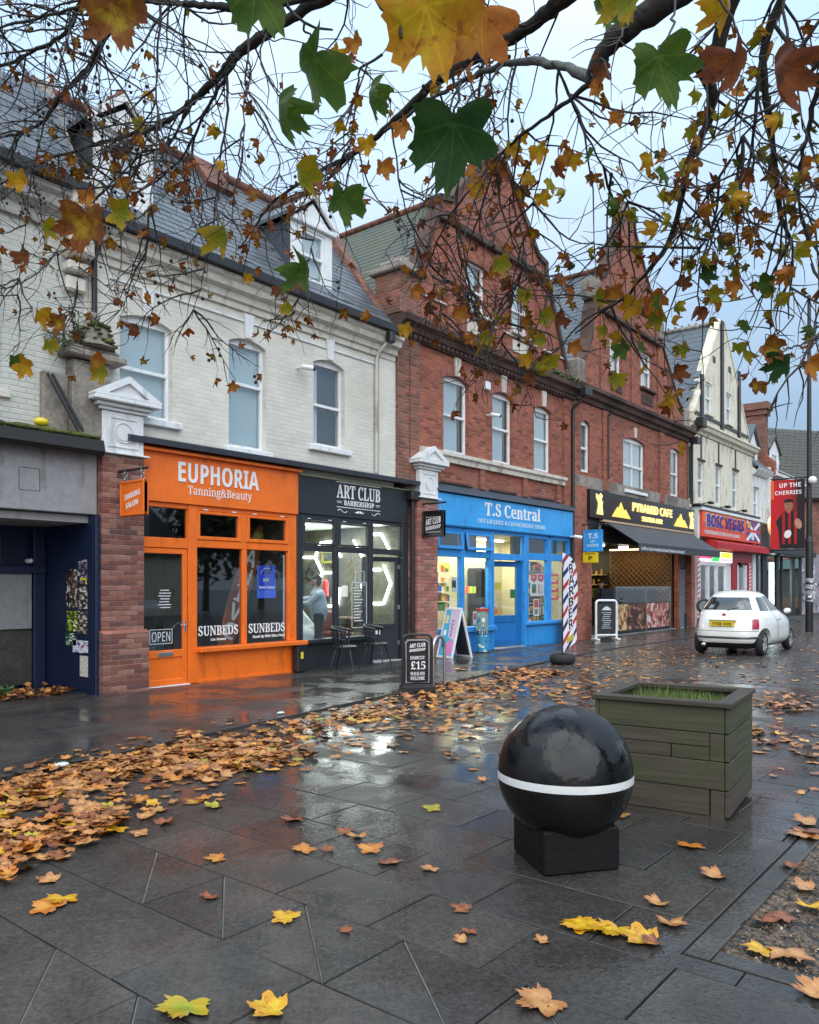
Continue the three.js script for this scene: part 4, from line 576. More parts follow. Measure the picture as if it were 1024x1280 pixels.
{ // large tiled roof where the street bends
  const t = thing('brick_house', 'dark brick house with a broad mossy tiled roof at the bend of the street', 'house', [58, 0, 0], -0.62), m = tileMats;
  const L = (name, g, mm, p) => { const o = obj(name, g.map((q) => q.translate(58, 0, 0)), mm, p); return o; };
  L('wall', [bx(-9, 14, 2.8, 7.2, -0.4, 0), bx(-9, -8.7, 0, 7.2, -9, -0.4), bx(13.7, 14, 0, 7.2, -9, -0.4), bx(-9, 14, 0, 0.7, -0.4, 0)], darkBrick, t);
  L('shop_glazing', [bx(-9, 14, 0.7, 2.8, -0.3, -0.2)], roomDark, t);
  L('fascia', [bx(-9, 14, 2.85, 3.5, 0.01, 0.2)], mat(lin(0.2, 0.36, 0.36), 0.5), t);
  const len = 7.6, p = 0.8, roof = L('roof', [slab(rect(-9.4, 14.4, 0, len), -0.15, 0).rotateX(-(Math.PI / 2 - p)).translate(0, 7.15, 0.4)], tileMats[0], t);
  const geo = prep(bx(-0.24, 0.24, 0, 0.5, 0, 0.03)), rows = []; { const r = rng(91); for (let j = 0; j < 21; j++) for (let i = 0; i < 49; i++) { const g = geo.clone().rotateX(-0.05).translate(-9.3 + i * 0.485 + (j % 2) * 0.2, j * 0.36, 0.02 + r() * 0.012).rotateX(-(Math.PI / 2 - p)).translate(0, 7.15, 0.4); g.userData.ownUv = true; rows.push(g); } }
  const big = []; rows.forEach((g, i) => { if (i % 49 < 12) big.push(g); }); const rest = rows.filter((g, i) => i % 49 >= 12); big.forEach((g, i) => L('roof_tile', [g], m[i % 7 === 0 ? 1 : (i * 5) % 3], roof)); L('roof_tiles', rest, m[0], roof).userData.kind = 'stuff';
}
// ------------------------------------------------------------------ shop fronts
const lamp = (c, k) => mat(lin(0.9, 0.9, 0.9), 0.5, { emissive: lin(...c), emissiveIntensity: k });
function areaLight(x, y, z, w, h, color, power, tx, ty, tz) { const l = new THREE.RectAreaLight(new THREE.Color(...color), power, w, h); l.position.set(x, y, z); l.lookAt(tx, ty, tz); scene.add(l); return l; }
const room = (t, x0, x1, y1, zb, wall, floor, ceil, z0 = -0.12) => { obj('back_wall', bx(x0 - 0.1, x1 + 0.1, 0, y1, zb - 0.1, zb), wall, t); obj('side_wall', bx(x0 - 0.1, x0, 0, y1, zb, z0), wall, t); obj('side_wall', bx(x1, x1 + 0.1, 0, y1, zb, z0), wall, t); obj('shop_floor', bx(x0, x1, 0.0, 0.04, zb, z0), floor, t); obj('ceiling', bx(x0 - 0.1, x1 + 0.1, y1, y1 + 0.1, zb - 0.1, z0), ceil, t); };
const bars = (list, z0, z1, b = 0.008) => list.map(([x0, x1, y0, y1, dz = 0]) => bx(x0, x1, y0, y1, z0, z1 + dz, b));
const pane = (p, x0, x1, y0, y1, z = 0.01) => obj('pane', bx(x0, x1, y0, y1, z, z + 0.006), glass, p);
{ // orange tanning shop
  const t = thing('shop_front', 'bright orange tanning shop front with EUPHORIA on its fascia', 'shop', [8.5, 0, 0], 0), P = orangePaint;
  obj('fascia', [bx(6.6, 10.08, 2.9, 3.66, 0.0, 0.1, 0.004), runX([[0.0, 3.662], [0.19, 3.662], [0.19, 3.7], [0.12, 3.74], [0, 3.74]], 6.6, 10.1)], P, t);
  obj('name_letters', letters('EUPHORIA', 'sans', 7.51, 9.14, 3.245, 3.56, 0.101, 0.012), vinyl, t); obj('strapline_letters', letters('Tanning&Beauty', 'serifr', 7.69, 8.99, 3.06, 3.19, 0.101, 0.006), vinyl, t);
  obj('frame', bars([[6.7, 6.84, 0.03, 2.9], [7.735, 7.9, 0.03, 2.9, 0.012], [9.88, 10.08, 0.6, 2.9, 0.006], [6.84, 7.735, 2.82, 2.9], [7.9, 9.88, 2.82, 2.9], [6.84, 7.735, 2.19, 2.35], [7.9, 9.88, 2.22, 2.34], [8.845, 8.93, 0.6, 2.22], [8.8, 8.93, 2.34, 2.82]], -0.06, 0.05), P, t);
  const tr = (x0, x1, y0, y1) => { const w = obj('fanlight', bars([[x0, x0 + 0.06, y0, y1], [x1 - 0.06, x1, y0, y1], [x0 + 0.06, x1 - 0.06, y0, y0 + 0.06], [x0 + 0.06, x1 - 0.06, y1 - 0.05, y1]], 0.0, 0.065), P, t); pane(w, x0 + 0.05, x1 - 0.05, y0 + 0.05, y1 - 0.04); for (const x of [x0 + 0.12, x1 - 0.2]) obj('trickle_vent', bx(x, x + 0.09, y1 + 0.012, y1 + 0.032, 0.051, 0.066), upvc, w); };
  tr(7.9, 8.8, 2.345, 2.815); tr(8.93, 9.88, 2.345, 2.815); { const w = obj('fanlight', bars([[6.84, 6.86, 2.355, 2.815], [7.715, 7.735, 2.355, 2.815]], 0, 0.03, 0), P, t); pane(w, 6.855, 7.72, 2.35, 2.82); }
  for (const [a, b] of [[7.9, 8.845], [8.93, 9.88]]) { const w = obj('window', bars([[a, a + 0.015, 0.605, 2.215], [b - 0.015, b, 0.605, 2.215]], 0, 0.03, 0), P, t); pane(w, a + 0.01, b - 0.01, 0.6, 2.22); }
  obj('cill', [bx(7.88, 10.24, 0.52, 0.6, -0.06, 0.2, 0.012)], P, t); obj('stall_riser', [bx(7.9, 10.1, 0, 0.52, -0.06, 0.06, 0.004), bx(7.9, 10.1, 0.0, 0.07, 0.061, 0.085, 0.004)], P, t);
  const d = obj('door', bars([[6.845, 6.93, 0.04, 2.185], [7.645, 7.73, 0.04, 2.185], [6.93, 7.645, 2.1, 2.185], [6.93, 7.645, 0.47, 0.59], [6.93, 7.645, 0.04, 0.13]], -0.02, 0.035), P, t); obj('panel', bx(6.93, 7.645, 0.13, 0.47, -0.02, 0.012), P, d); pane(d, 6.92, 7.655, 0.58, 2.11);
  obj('letterbox', bx(7.18, 7.46, 0.49, 0.56, 0.036, 0.052, 0.006), steel, d); obj('handle', [bx(7.66, 7.7, 0.86, 1.04, 0.036, 0.046, 0.004), tube([[7.68, 0.98, 0.04], [7.68, 0.98, 0.09], [7.56, 0.975, 0.095]], 0.01, 6)], chrome, d);
  obj('open_sign', [letters('OPEN', 'sansr', 7.09, 7.42, 0.73, 0.88, 0.018), ...bars([[7.05, 7.46, 0.69, 0.7], [7.05, 7.46, 0.91, 0.92], [7.05, 7.06, 0.7, 0.91], [7.45, 7.46, 0.7, 0.91]], 0.018, 0.02, 0)], vinylGrey, d);
  const hrs = []; for (let i = 0; i < 7; i++) hrs.push(bx(7.24 - (i % 3) * 0.02, 7.4 + (i * 7 % 4) * 0.012, 1.52 - i * 0.045, 1.535 - i * 0.045, 0.018, 0.02)); obj('opening_hours', hrs, vinylGrey, d); obj('threshold', bx(6.75, 7.75, 0.0, 0.038, -0.06, 0.09, 0.006), whitePaint, t);
  for (const [a, b, c, e, s] of [[7.95, 8.76, 8.2, 8.78, 'Lie Down'], [8.99, 9.82, 9.08, 9.82, 'Stand Up With Vibra Plate']]) { obj('window_lettering', letters('SUNBEDS', 'serif', a, b, 0.78, 0.94, 0.018), vinyl, t); obj('window_lettering', letters(s, 'sans', c, s.length < 10 ? c + 0.3 : e, 0.69, 0.735, 0.018), vinyl, t); }
  obj('window_poster', sheet(9.2, 9.63, 1.38, 1.95, -0.004), canvasMat(256, 340, (g, w, h) => { g.fillStyle = '#2447c4'; g.fillRect(0, 0, w, h); g.fillStyle = '#1b2f8e'; g.beginPath(); g.arc(140, 90, 80, Math.PI, 0); g.fill(); g.strokeStyle = '#dfe6ff'; g.lineWidth = 6; g.beginPath(); g.arc(130, 110, 86, 3.4, 5.2); g.stroke(); g.fillStyle = '#e8e9a0'; g.font = 'bold 42px sans-serif'; g.fillText('HOT', 78, 165); g.fillStyle = '#fff'; g.font = 'bold 40px sans-serif'; g.fillText('New Tubes!', 22, 240); g.fillStyle = '#4f74e6'; g.fillRect(0, 258, w, 82); }), t);
  obj('roller_edge', bx(9.82, 9.845, 0.64, 2.15, -0.03, -0.01), vinylGrey, t);
  // leaning surfboard-shaped display inside
  { const n = 24, pts = []; for (let i = 0; i <= n; i++) { const k = i / n, w = 0.21 * Math.pow(Math.sin(Math.PI * clamp(0.08 + k * 0.9)), 0.5); pts.push([w, k * 2.5]); } const o = [...pts, ...pts.slice().reverse().map(([x, y]) => [-x, y])]; const place = (g) => g.rotateZ(-0.36).translate(8.7, 0.35, -0.4);
    const b = obj('display_board', place(slab(o, 0, 0.05, [], 0.01)), mat(lin(0.42, 0.12, 0.03), 0.4, { map: mottle }), t); obj('board_tip', [place(ball(0.02, 2.26, 0.02, 0.13, 8).scale(1, 1, 0.4).translate(0, 0, 0.04))], mat(lin(0.5, 0.4, 0.03), 0.5, { map: mottle }), b);
    'CVINA'.split('').forEach((ch, i) => obj('board_letter', place(letters(ch, 'sans', -0.12, 0.12, 0, 0.3, 0.052).translate(0, 0.35 + i * 0.34, 0)), vinylGrey, b)); }
  room(t, 6.72, 9.98, 2.95, -4, mat(lin(0.11, 0.1, 0.095), 0.8), mat(lin(0.09, 0.08, 0.07), 0.6), mat(lin(0.16, 0.16, 0.16), 0.8));
  obj('sunbed', [bx(7.3, 8.2, 0.3, 0.8, -2.6, -1.2, 0.1), bx(7.4, 8.1, 1.15, 1.35, -2.6, -1.2, 0.08), bx(8.05, 8.2, 0.5, 1.3, -2.6, -2.4, 0.05)], mat(lin(0.12, 0.16, 0.2), 0.3), t); obj('counter', bx(8.9, 9.8, 0.04, 1.0, -3.4, -2.6, 0.03), mat(lin(0.06, 0.05, 0.05), 0.4), t);
}
{ // black barbershop
  const t = thing('shop_front', 'black barbershop front with white ART CLUB lettering and glowing hexagon lights', 'shop', [11.7, 0, 0]), P = charcoalPaint;
  obj('fascia', [bx(10.1, 13.28, 2.93, 3.62, 0.0, 0.08, 0.004)], P, t); obj('fascia_trim', bx(10.12, 13.28, 3.625, 3.65, 0, 0.11, 0.004), mat(lin(0.3, 0.33, 0.18), 0.5), t);
  obj('name_letters', letters('ART CLUB', 'serif', 11.1, 12.37, 3.3, 3.56, 0.081, 0.006), vinyl, t); obj('strapline_letters', letters('BARBERSHOP', 'serif', 11.3, 12.18, 3.165, 3.265, 0.081, 0.006), vinyl, t);
  const wave = (x, s) => tube(Array.from({ length: 14 }, (_, i) => { const k = i / 13; return [x + s * (k - 0.5) * 0.26, 3.045 + Math.sin(k * 6.3) * 0.028, 0.086]; }), 0.008, 5);
  obj('sign_ornament', [bx(11.08, 12.38, 3.6, 3.612, 0.081, 0.086), bx(11.1, 12.37, 3.115, 3.127, 0.081, 0.086), bx(11.1, 11.24, 3.225, 3.235, 0.081, 0.086), bx(11.12, 11.24, 3.2, 3.208, 0.081, 0.086), bx(12.24, 12.37, 3.225, 3.235, 0.081, 0.086), bx(12.24, 12.35, 3.2, 3.208, 0.081, 0.086), wave(11.25, 1), wave(12.24, -1), ball(11.7, 3.045, 0.085, 0.03, 6).scale(1, 1, 1), ball(11.77, 3.045, 0.085, 0.03, 6), tube([[11.7, 3.05, 0.086], [11.63, 3.03, 0.086], [11.6, 3.055, 0.086]], [0.022, 0.006], 5), tube([[11.77, 3.05, 0.086], [11.84, 3.03, 0.086], [11.87, 3.055, 0.086]], [0.022, 0.006], 5)], vinyl, t);
  obj('lead_cap', runX([[-0.02, 3.76], [0.28, 3.74], [0.3, 3.82], [-0.02, 3.9]], 6.55, 13.45), lead, t);
  obj('frame', bars([[10.1, 10.25, 0.03, 2.93], [11.1, 11.2, 0.6, 2.93], [12.08, 12.2, 0.03, 2.93], [13.1, 13.3, 0.03, 2.93, 0.02], [10.25, 11.1, 2.82, 2.93], [11.2, 12.08, 2.82, 2.93], [12.2, 13.1, 2.86, 2.93], [10.25, 11.1, 2.24, 2.36], [11.2, 12.08, 2.24, 2.36], [12.2, 13.1, 2.24, 2.36]], -0.06, 0.05), P, t);
  for (const [a, b] of [[10.25, 11.1], [11.2, 12.08]]) { const w = obj('fanlight', bars([[a, a + 0.05, 2.365, 2.815], [b - 0.05, b, 2.365, 2.815], [a + 0.05, b - 0.05, 2.365, 2.4], [a + 0.05, b - 0.05, 2.78, 2.815]], 0, 0.06), P, t); pane(w, a + 0.04, b - 0.04, 2.39, 2.79); obj('trickle_vent', [bx(a + 0.1, a + 0.18, 2.84, 2.855, 0.051, 0.066), bx(b - 0.2, b - 0.12, 2.84, 2.855, 0.051, 0.066)], upvc, w);
    const w2 = obj('window', bars([[a, a + 0.012, 0.605, 2.235], [b - 0.012, b, 0.605, 2.235]], 0, 0.03, 0), P, t); pane(w2, a + 0.01, b - 0.01, 0.6, 2.24); }
  { const w = obj('fanlight', bars([[12.2, 12.22, 2.365, 2.855], [13.08, 13.1, 2.365, 2.855]], 0, 0.03, 0), P, t); pane(w, 12.21, 13.09, 2.36, 2.86); }
  obj('cill', bx(10.1, 12.2, 0.52, 0.6, -0.06, 0.16, 0.012), P, t); obj('stall_riser', bx(10.1, 12.08, 0, 0.52, -0.06, 0.05, 0.004), P, t);
  // price list outlined on the glass
  obj('price_list', [...bars([[11.6, 12.02, 0.76, 0.772], [11.6, 12.02, 1.66, 1.672], [11.59, 11.602, 0.77, 1.66], [12.02, 12.032, 0.77, 1.66], [11.7, 11.95, 1.88, 1.89], [11.7, 11.95, 1.6, 1.61], [11.69, 11.7, 1.6, 1.89], [11.95, 11.96, 1.6, 1.89]], 0.018, 0.021, 0), ...Array.from({ length: 12 }, (_, i) => bx(11.65, 11.8 + (i * 5 % 7) * 0.02, 1.55 - i * 0.06, 1.57 - i * 0.06, 0.018, 0.02))], vinylGrey, t);
  // door standing open inwards, hinged at the right
  { const h = new THREE.Matrix4().makeTranslation(13.08, 0, -0.02).multiply(new THREE.Matrix4().makeRotationY(-0.32)), g = (a) => a.map((q) => q.applyMatrix4(h)); const d = obj('door', g(bars([[-0.88, -0.79, 0.05, 2.2], [-0.09, 0, 0.05, 2.2], [-0.79, -0.09, 2.1, 2.2], [-0.79, -0.09, 0.72, 0.8], [-0.79, -0.09, 0.05, 0.2]], -0.04, 0.01)), P, t); obj('panel', g([bx(-0.79, -0.09, 0.2, 0.72, -0.03, -0.005)]), P, d); obj('pane', g([bx(-0.8, -0.08, 0.79, 2.11, -0.02, -0.014)]), glass, d); obj('notice', g([bx(-0.62, -0.45, 0.58, 0.66, -0.004, -0.001)]), vinyl, d); obj('handle', g([tube([[-0.82, 1.05, 0.012], [-0.82, 1.05, 0.06], [-0.72, 1.05, 0.065]], 0.011, 6)]), chrome, d); for (const y of [0.35, 1.1, 1.95]) obj('hinge', g([bx(-0.03, 0.02, y, y + 0.09, 0.011, 0.022)]), steel, d); }
  obj('doorstep', bx(12.2, 13.1, 0, 0.042, -0.5, 0.1, 0.006), concrete, t);
  obj('downpipe', [tube([[13.36, 3.5, 0.14], [13.36, 0.05, 0.14]], 0.045, 8), bx(13.2, 13.5, 3.42, 3.62, 0.09, 0.26, 0.015)], blackMetal, t);
  // inside: pale tiled wall, white ceiling, hexagon strips of light
  const wallM = mat(lin(0.26, 0.25, 0.19), 0.5, { map: mottle }); room(t, 10.12, 13.25, 2.9, -4.2, wallM, mat(lin(0.25, 0.24, 0.2), 0.25), mat(lin(0.75, 0.8, 0.76), 0.8));
  const led = lamp([0.95, 1, 0.93], 5), sx = 13.19;
  for (const l of [[[2.27, -3.07], [2.26, -2.65]], [[2.26, -2.65], [2.56, -2.5]], [[2.26, -2.65], [1.9, -2.41]], [[1.9, -2.41], [1.9, -2.01]], [[1.9, -2.41], [1.6, -2.6]], [[2.59, -2.47], [2.62, -2.05]], [[2.62, -2.05], [2.25, -1.82]], [[2.62, -1.42], [2.32, -1.22]], [[2.32, -1.22], [2.02, -1.0]], [[1.88, -0.98], [1.59, -1.18]], [[1.59, -1.18], [1.28, -0.98]], [[2.73, -0.95], [2.72, -0.59]], [[2.72, -0.59], [2.37, -0.37]], [[1.95, -0.92], [1.95, -0.62]], [[2.05, -0.54], [1.65, -0.33]], [[1.65, -0.33], [1.21, -0.53]], [[1.2, -0.95], [1.21, -0.53]], [[1.12, -2.3], [1.14, -1.92]], [[1.14, -1.92], [1.55, -1.84]]]) obj('led_strip_light', tube(l.map(([y, z]) => [sx, y, z]), 0.028, 6), led, t);
  obj('wall_panel', bx(13.225, 13.245, 0.04, 2.5, -3.6, -0.15), mat(lin(0.24, 0.23, 0.16), 0.6, { map: mottle, bumpMap: grainBump, bumpScale: 0.01 }), t);
  const fr = (z0, z1, y0, y1) => [bx(sx - 0.02, sx + 0.02, y1 - 0.05, y1, z0, z1), bx(sx - 0.02, sx + 0.02, y0, y0 + 0.05, z0, z1), bx(sx - 0.02, sx + 0.02, y0 + 0.05, y1 - 0.05, z0, z0 + 0.05), bx(sx - 0.02, sx + 0.02, y0 + 0.05, y1 - 0.05, z1 - 0.05, z1)]; obj('picture_frame', fr(-2.42, -2.03, 2.12, 2.4), mat(lin(0.6, 0.55, 0.08), 0.4), t); obj('print', sheetZ(sx, -2.37, -2.08, 2.17, 2.35), mat(lin(0.35, 0.4, 0.4), 0.5, { map: mottle }), t);
  obj('fire_extinguisher', [cyl(13.08, 1.36, 1.66, -2.2, 0.075), ball(13.08, 1.66, -2.2, 0.075, 6), cyl(13.08, 1.7, 1.77, -2.2, 0.02)], mat(lin(0.5, 0.02, 0.02), 0.35), t);
  obj('wall_clock', [new THREE.TorusGeometry(0.13, 0.02, 6, 20).rotateY(Math.PI / 2).translate(sx, 1.88, -2.82)], blackMetal, t); obj('wall_notice', sheetZ(sx, -1.78, -1.6, 1.35, 1.6), vinylGrey, t); obj('wall_notice', sheetZ(sx, -2.15, -1.98, 1.2, 1.32), vinylGrey, t);
  obj('towel_shelf', [bx(12.95, 13.22, 0.85, 0.9, -1.75, -1.15, 0.01), bx(12.95, 13.22, 0.5, 0.55, -1.75, -1.15, 0.01)], mat(lin(0.2, 0.14, 0.1), 0.5), t);
  obj('barber_chair', [bx(12.2, 12.7, 0.5, 0.62, -1.5, -1.0, 0.04), bx(12.2, 12.7, 0.62, 1.05, -1.6, -1.5, 0.04), cyl(12.45, 0.04, 0.5, -1.25, 0.1)], mat(lin(0.12, 0.03, 0.03), 0.35), t);
  obj('exit_sign', sheet(10.95, 11.3, 2.55, 2.72, -1.5), mat(lin(0.03, 0.3, 0.1), 0.4), t);
  obj('ceiling_lamp', bx(10.6, 12.8, 2.88, 2.898, -1.6, -1.45), led, t); areaLight(11.7, 2.87, -1.52, 2.2, 0.14, [0.96, 1, 0.93], 26, 11.7, 0, -1.5); obj('ceiling_lamp', bx(10.4, 12.9, 2.88, 2.898, -0.42, -0.34), led, t); areaLight(11.6, 2.87, -0.38, 2.4, 0.08, [0.96, 1, 0.93], 34, 11.6, 0.9, -1.2); areaLight(13.12, 1.9, -1.6, 2.6, 1.2, [0.95, 1, 0.94], 2.2, 5, 1.9, -1.6);  // strip nearest the window is added to light the people from the front
}
{ // blue convenience store
  const t = thing('shop_front', 'bright blue convenience store front lettered T.S Central', 'shop', [17.5, 0, 0]), P = bluePaint;
  obj('fascia', [bx(14.18, 20.6, 2.95, 3.7, 0.07, 0.19, 0.03)], bluePanel, t); obj('flashing', [runX([[0.0, 3.71], [0.26, 3.71], [0.24, 3.76], [0.0, 3.98]], 14.1, 20.6)], lead, t);
  obj('name_letters', letters('T.S Central', 'serif', 16.07, 18.72, 3.29, 3.62, 0.191, 0.01), vinyl, t); obj('strapline_letters', letters('OFF-LICENCE & CONVENIENCE STORE', 'serif', 15.78, 19.0, 3.1, 3.2, 0.191, 0.006), mat(lin(0.62, 0.72, 0.8), 0.5), t);
  obj('frame', bars([[14.16, 14.25, 0.03, 2.95], [15.24, 15.38, 0.6, 2.95], [16.46, 16.62, 0.03, 2.95, 0.02], [18.08, 18.28, 0.03, 2.95, 0.02], [19.32, 19.52, 0.6, 2.95], [20.52, 20.62, 0.03, 2.95], [14.25, 15.24, 2.26, 2.42], [15.38, 16.46, 2.26, 2.42], [16.62, 18.08, 2.24, 2.4], [18.28, 19.32, 2.28, 2.46], [19.52, 20.52, 2.28, 2.46], [14.25, 16.46, 2.84, 2.95], [16.62, 18.08, 2.87, 2.95], [18.28, 20.52, 2.85, 2.95]], -0.04, 0.09), P, t);
  for (const [a, b, o] of [[14.25, 15.24, 0.1], [15.38, 16.46, 0.14]]) { const m = new THREE.Matrix4().makeTranslation(0, 2.84, 0.1).multiply(new THREE.Matrix4().makeRotationX(-o)), w = obj('fanlight', bars([[a, a + 0.07, -0.41, -0.01], [b - 0.07, b, -0.41, -0.01], [a + 0.07, b - 0.07, -0.41, -0.34], [a + 0.07, b - 0.07, -0.06, -0.01]], 0, 0.04).map((q) => q.applyMatrix4(m)), P, t); obj('pane', bx(a + 0.05, b - 0.05, -0.36, -0.05, 0.015, 0.02).applyMatrix4(m), glass, w); }
  for (const [a, b, y0, y1] of [[16.62, 18.08, 2.4, 2.87], [18.28, 19.32, 2.46, 2.85], [19.52, 20.52, 2.46, 2.85]]) { const w = obj('fanlight', bars([[a, a + 0.05, y0, y1], [b - 0.05, b, y0, y1]], 0, 0.05), P, t); pane(w, a + 0.04, b - 0.04, y0, y1, 0.02); }
  for (const [a, b, y0] of [[14.25, 15.24, 0.64], [15.38, 16.46, 0.64], [18.28, 19.32, 0.66], [19.52, 20.52, 0.66]]) { const w = obj('window', bars([[a, a + 0.02, y0, 2.27], [b - 0.02, b, y0, 2.27]], 0, 0.06, 0), P, t); pane(w, a + 0.01, b - 0.01, y0, 2.27, 0.02); }
  obj('cill', [bx(14.2, 16.62, 0.5, 0.63, -0.04, 0.19, 0.015), bx(18.1, 20.64, 0.56, 0.65, -0.04, 0.19, 0.015)], P, t); obj('stall_riser', [bx(14.2, 16.62, 0, 0.5, -0.04, 0.1, 0.006), bx(18.12, 20.62, 0, 0.56, -0.04, 0.1, 0.006)], P, t);
  { const h = new THREE.Matrix4().makeTranslation(18.06, 0, -0.02).multiply(new THREE.Matrix4().makeRotationY(-0.16)), g = (a) => a.map((q) => q.applyMatrix4(h)); const d = obj('door', g(bars([[-1.32, -1.15, 0.05, 2.22], [-0.17, 0, 0.05, 2.22], [-1.15, -0.17, 2.08, 2.22], [-1.15, -0.17, 0.66, 0.84], [-1.15, -0.17, 0.05, 0.24]], -0.04, 0.02)), mat(lin(0.01, 0.14, 0.42), 0.4, { map: grime }), t); obj('panel', g([bx(-1.15, -0.17, 0.24, 0.66, -0.03, 0.002)]), mat(lin(0.012, 0.16, 0.46), 0.4), d); obj('pane', g([bx(-1.16, -0.16, 0.83, 2.09, -0.015, -0.009)]), glass, d); obj('handle', g([bx(-1.28, -1.2, 0.95, 1.15, 0.021, 0.03, 0.004), tube([[-1.24, 1.06, 0.02], [-1.24, 1.06, 0.08], [-1.06, 1.06, 0.08]], 0.014, 6)]), chrome, d); obj('door_notice', g([bx(-1.05, -0.75, 1.5, 1.68, -0.004, -0.001)]), mat(lin(0.5, 0.42, 0.05), 0.5), d); obj('door_notice', g([bx(-0.4, -0.2, 1.28, 1.5, -0.004, -0.001)]), mat(lin(0.03, 0.14, 0.05), 0.5), d); obj('door_notice', g([bx(-1.08, -0.85, 0.88, 1.0, -0.004, -0.001)]), mat(lin(0.6, 0.15, 0.03), 0.5), d); }
  obj('doorstep', bx(16.62, 18.1, 0, 0.045, -0.4, 0.12, 0.006), concrete, t);
  camBall(t, 20.4, 2.98, 0.2);
  const cream = mat(lin(0.74, 0.68, 0.44), 0.7); room(t, 14.2, 20.6, 2.92, -5, cream, mat(lin(0.3, 0.28, 0.22), 0.3), mat(lin(0.75, 0.73, 0.6), 0.8));
  obj('inner_wall', bx(15.2, 20.6, 0.04, 2.9, -2.3, -2.2), cream, t);
  obj('ceiling_lamp', [bx(14.8, 16.6, 2.88, 2.918, -1.2, -1.05), bx(17.6, 20, 2.88, 2.918, -1.9, -1.75)], lamp([1, 0.93, 0.7], 5), t); areaLight(15.6, 2.86, -1.1, 2, 0.2, [1, 0.92, 0.68], 46, 15.6, 0, -1.1); areaLight(18.8, 2.86, -1.8, 2.4, 0.2, [1, 0.92, 0.7], 22, 18.8, 0, -1.8);
  for (const [a, b] of [[14.22, 16.5], [18.2, 20.58]]) obj('added_dark_panel', bx(a, b, 2.36, 2.9, -0.42, -0.34), mat(lin(0.05, 0.05, 0.055), 0.7), t);  // dark panels added behind the fanlights so the upper interior looks unlit
  // shelves of goods
  const goods = ['#c43a2a', '#e3b23a', '#2f7d3a', '#e8e2d2', '#d9772b', '#7a4a2a', '#2a5fa8', '#e6d14a'].map((c) => mat(new THREE.Color(c), 0.45)), r = rng(66), shelf = (x0, x1, z, ys) => { for (const y of ys) { obj('shelf', bx(x0, x1, y - 0.02, y, z, z + 0.3), whitePaint, t); const by = goods.map(() => []); for (let x = x0 + 0.03; x < x1 - 0.06;) { const w = 0.05 + r() * 0.09, h = 0.1 + r() * 0.13; by[Math.floor(r() * 8)].push(bx(x, x + w, y + 0.001, y + h, z + 0.12, z + 0.28, 0.006)); x += w + 0.008; } by.forEach((l, i) => l.forEach((g) => obj('packet', g, goods[i], t))); } };
  shelf(15.9, 16.75, -1.62, [0.95, 1.2, 1.45, 1.7, 1.95]); shelf(19.6, 20.55, -0.95, [0.5, 0.8, 1.1, 1.4, 1.7, 2.0]);
  obj('dark_shelving', bx(19.45, 20.58, 0.04, 2.3, -1.05, -0.97, 0.01), mat(lin(0.02, 0.02, 0.02), 0.5), t); obj('fridge', [bx(18.75, 19.25, 0.04, 2.1, -2.18, -1.7, 0.02)], mat(lin(0.03, 0.035, 0.05), 0.3), t);
  obj('led_open_sign', sheet(15.62, 16.02, 1.42, 1.58, -0.05, 0.02), canvasMat(128, 64, (g) => { const q = g.createLinearGradient(0, 0, 128, 0); q.addColorStop(0, '#ff3b30'); q.addColorStop(0.45, '#ffd23b'); q.addColorStop(0.7, '#53e05a'); q.addColorStop(1, '#ffb13b'); g.fillStyle = q; g.fillRect(0, 0, 128, 64); }, 0.4, { glow: 0.6 }), t);
  const pst = (bg, f) => canvasMat(192, 256, (g, w, h) => { g.fillStyle = bg; g.fillRect(0, 0, w, h); f(g, w, h); }, 0.45);
  const offer = pst('#e9e4de', (g) => { g.fillStyle = '#cf2433'; g.beginPath(); g.moveTo(6, 6); g.lineTo(90, 6); g.lineTo(90, 70); g.lineTo(48, 100); g.lineTo(6, 70); g.fill(); g.beginPath(); g.moveTo(102, 6); g.lineTo(186, 6); g.lineTo(186, 70); g.lineTo(144, 100); g.lineTo(102, 70); g.fill(); g.fillStyle = '#fff'; g.font = 'bold 34px sans-serif'; g.fillText('£1', 28, 54); g.fillText('£2', 124, 54); g.fillStyle = '#2f6d3c'; g.fillRect(20, 120, 60, 100); g.fillStyle = '#222'; g.fillRect(36, 150, 26, 60); g.fillStyle = '#d98a98'; g.fillRect(104, 120, 30, 110); g.fillStyle = '#c8c2bb'; g.fillRect(144, 120, 34, 110); });
  obj('offer_poster', sheet(18.55, 19.28, 1.32, 1.92, -0.01), offer, t); obj('offer_poster', sheet(18.72, 19.0, 0.78, 1.24, -0.01), pst('#ece8e2', (g) => { g.fillStyle = '#cf2433'; g.fillRect(20, 16, 150, 110); g.fillStyle = '#8b867e'; g.fillRect(30, 150, 130, 80); }), t); obj('offer_poster', sheet(19.54, 20.1, 1.2, 1.92, -0.01), pst('#e2421f', (g) => { g.fillStyle = '#f5c34a'; for (let i = 0; i < 3; i++) g.fillRect(16, 20 + i * 80, 160, 36); g.fillStyle = '#fff'; for (let i = 0; i < 3; i++) g.fillRect(30, 62 + i * 80, 110, 10); }), t);
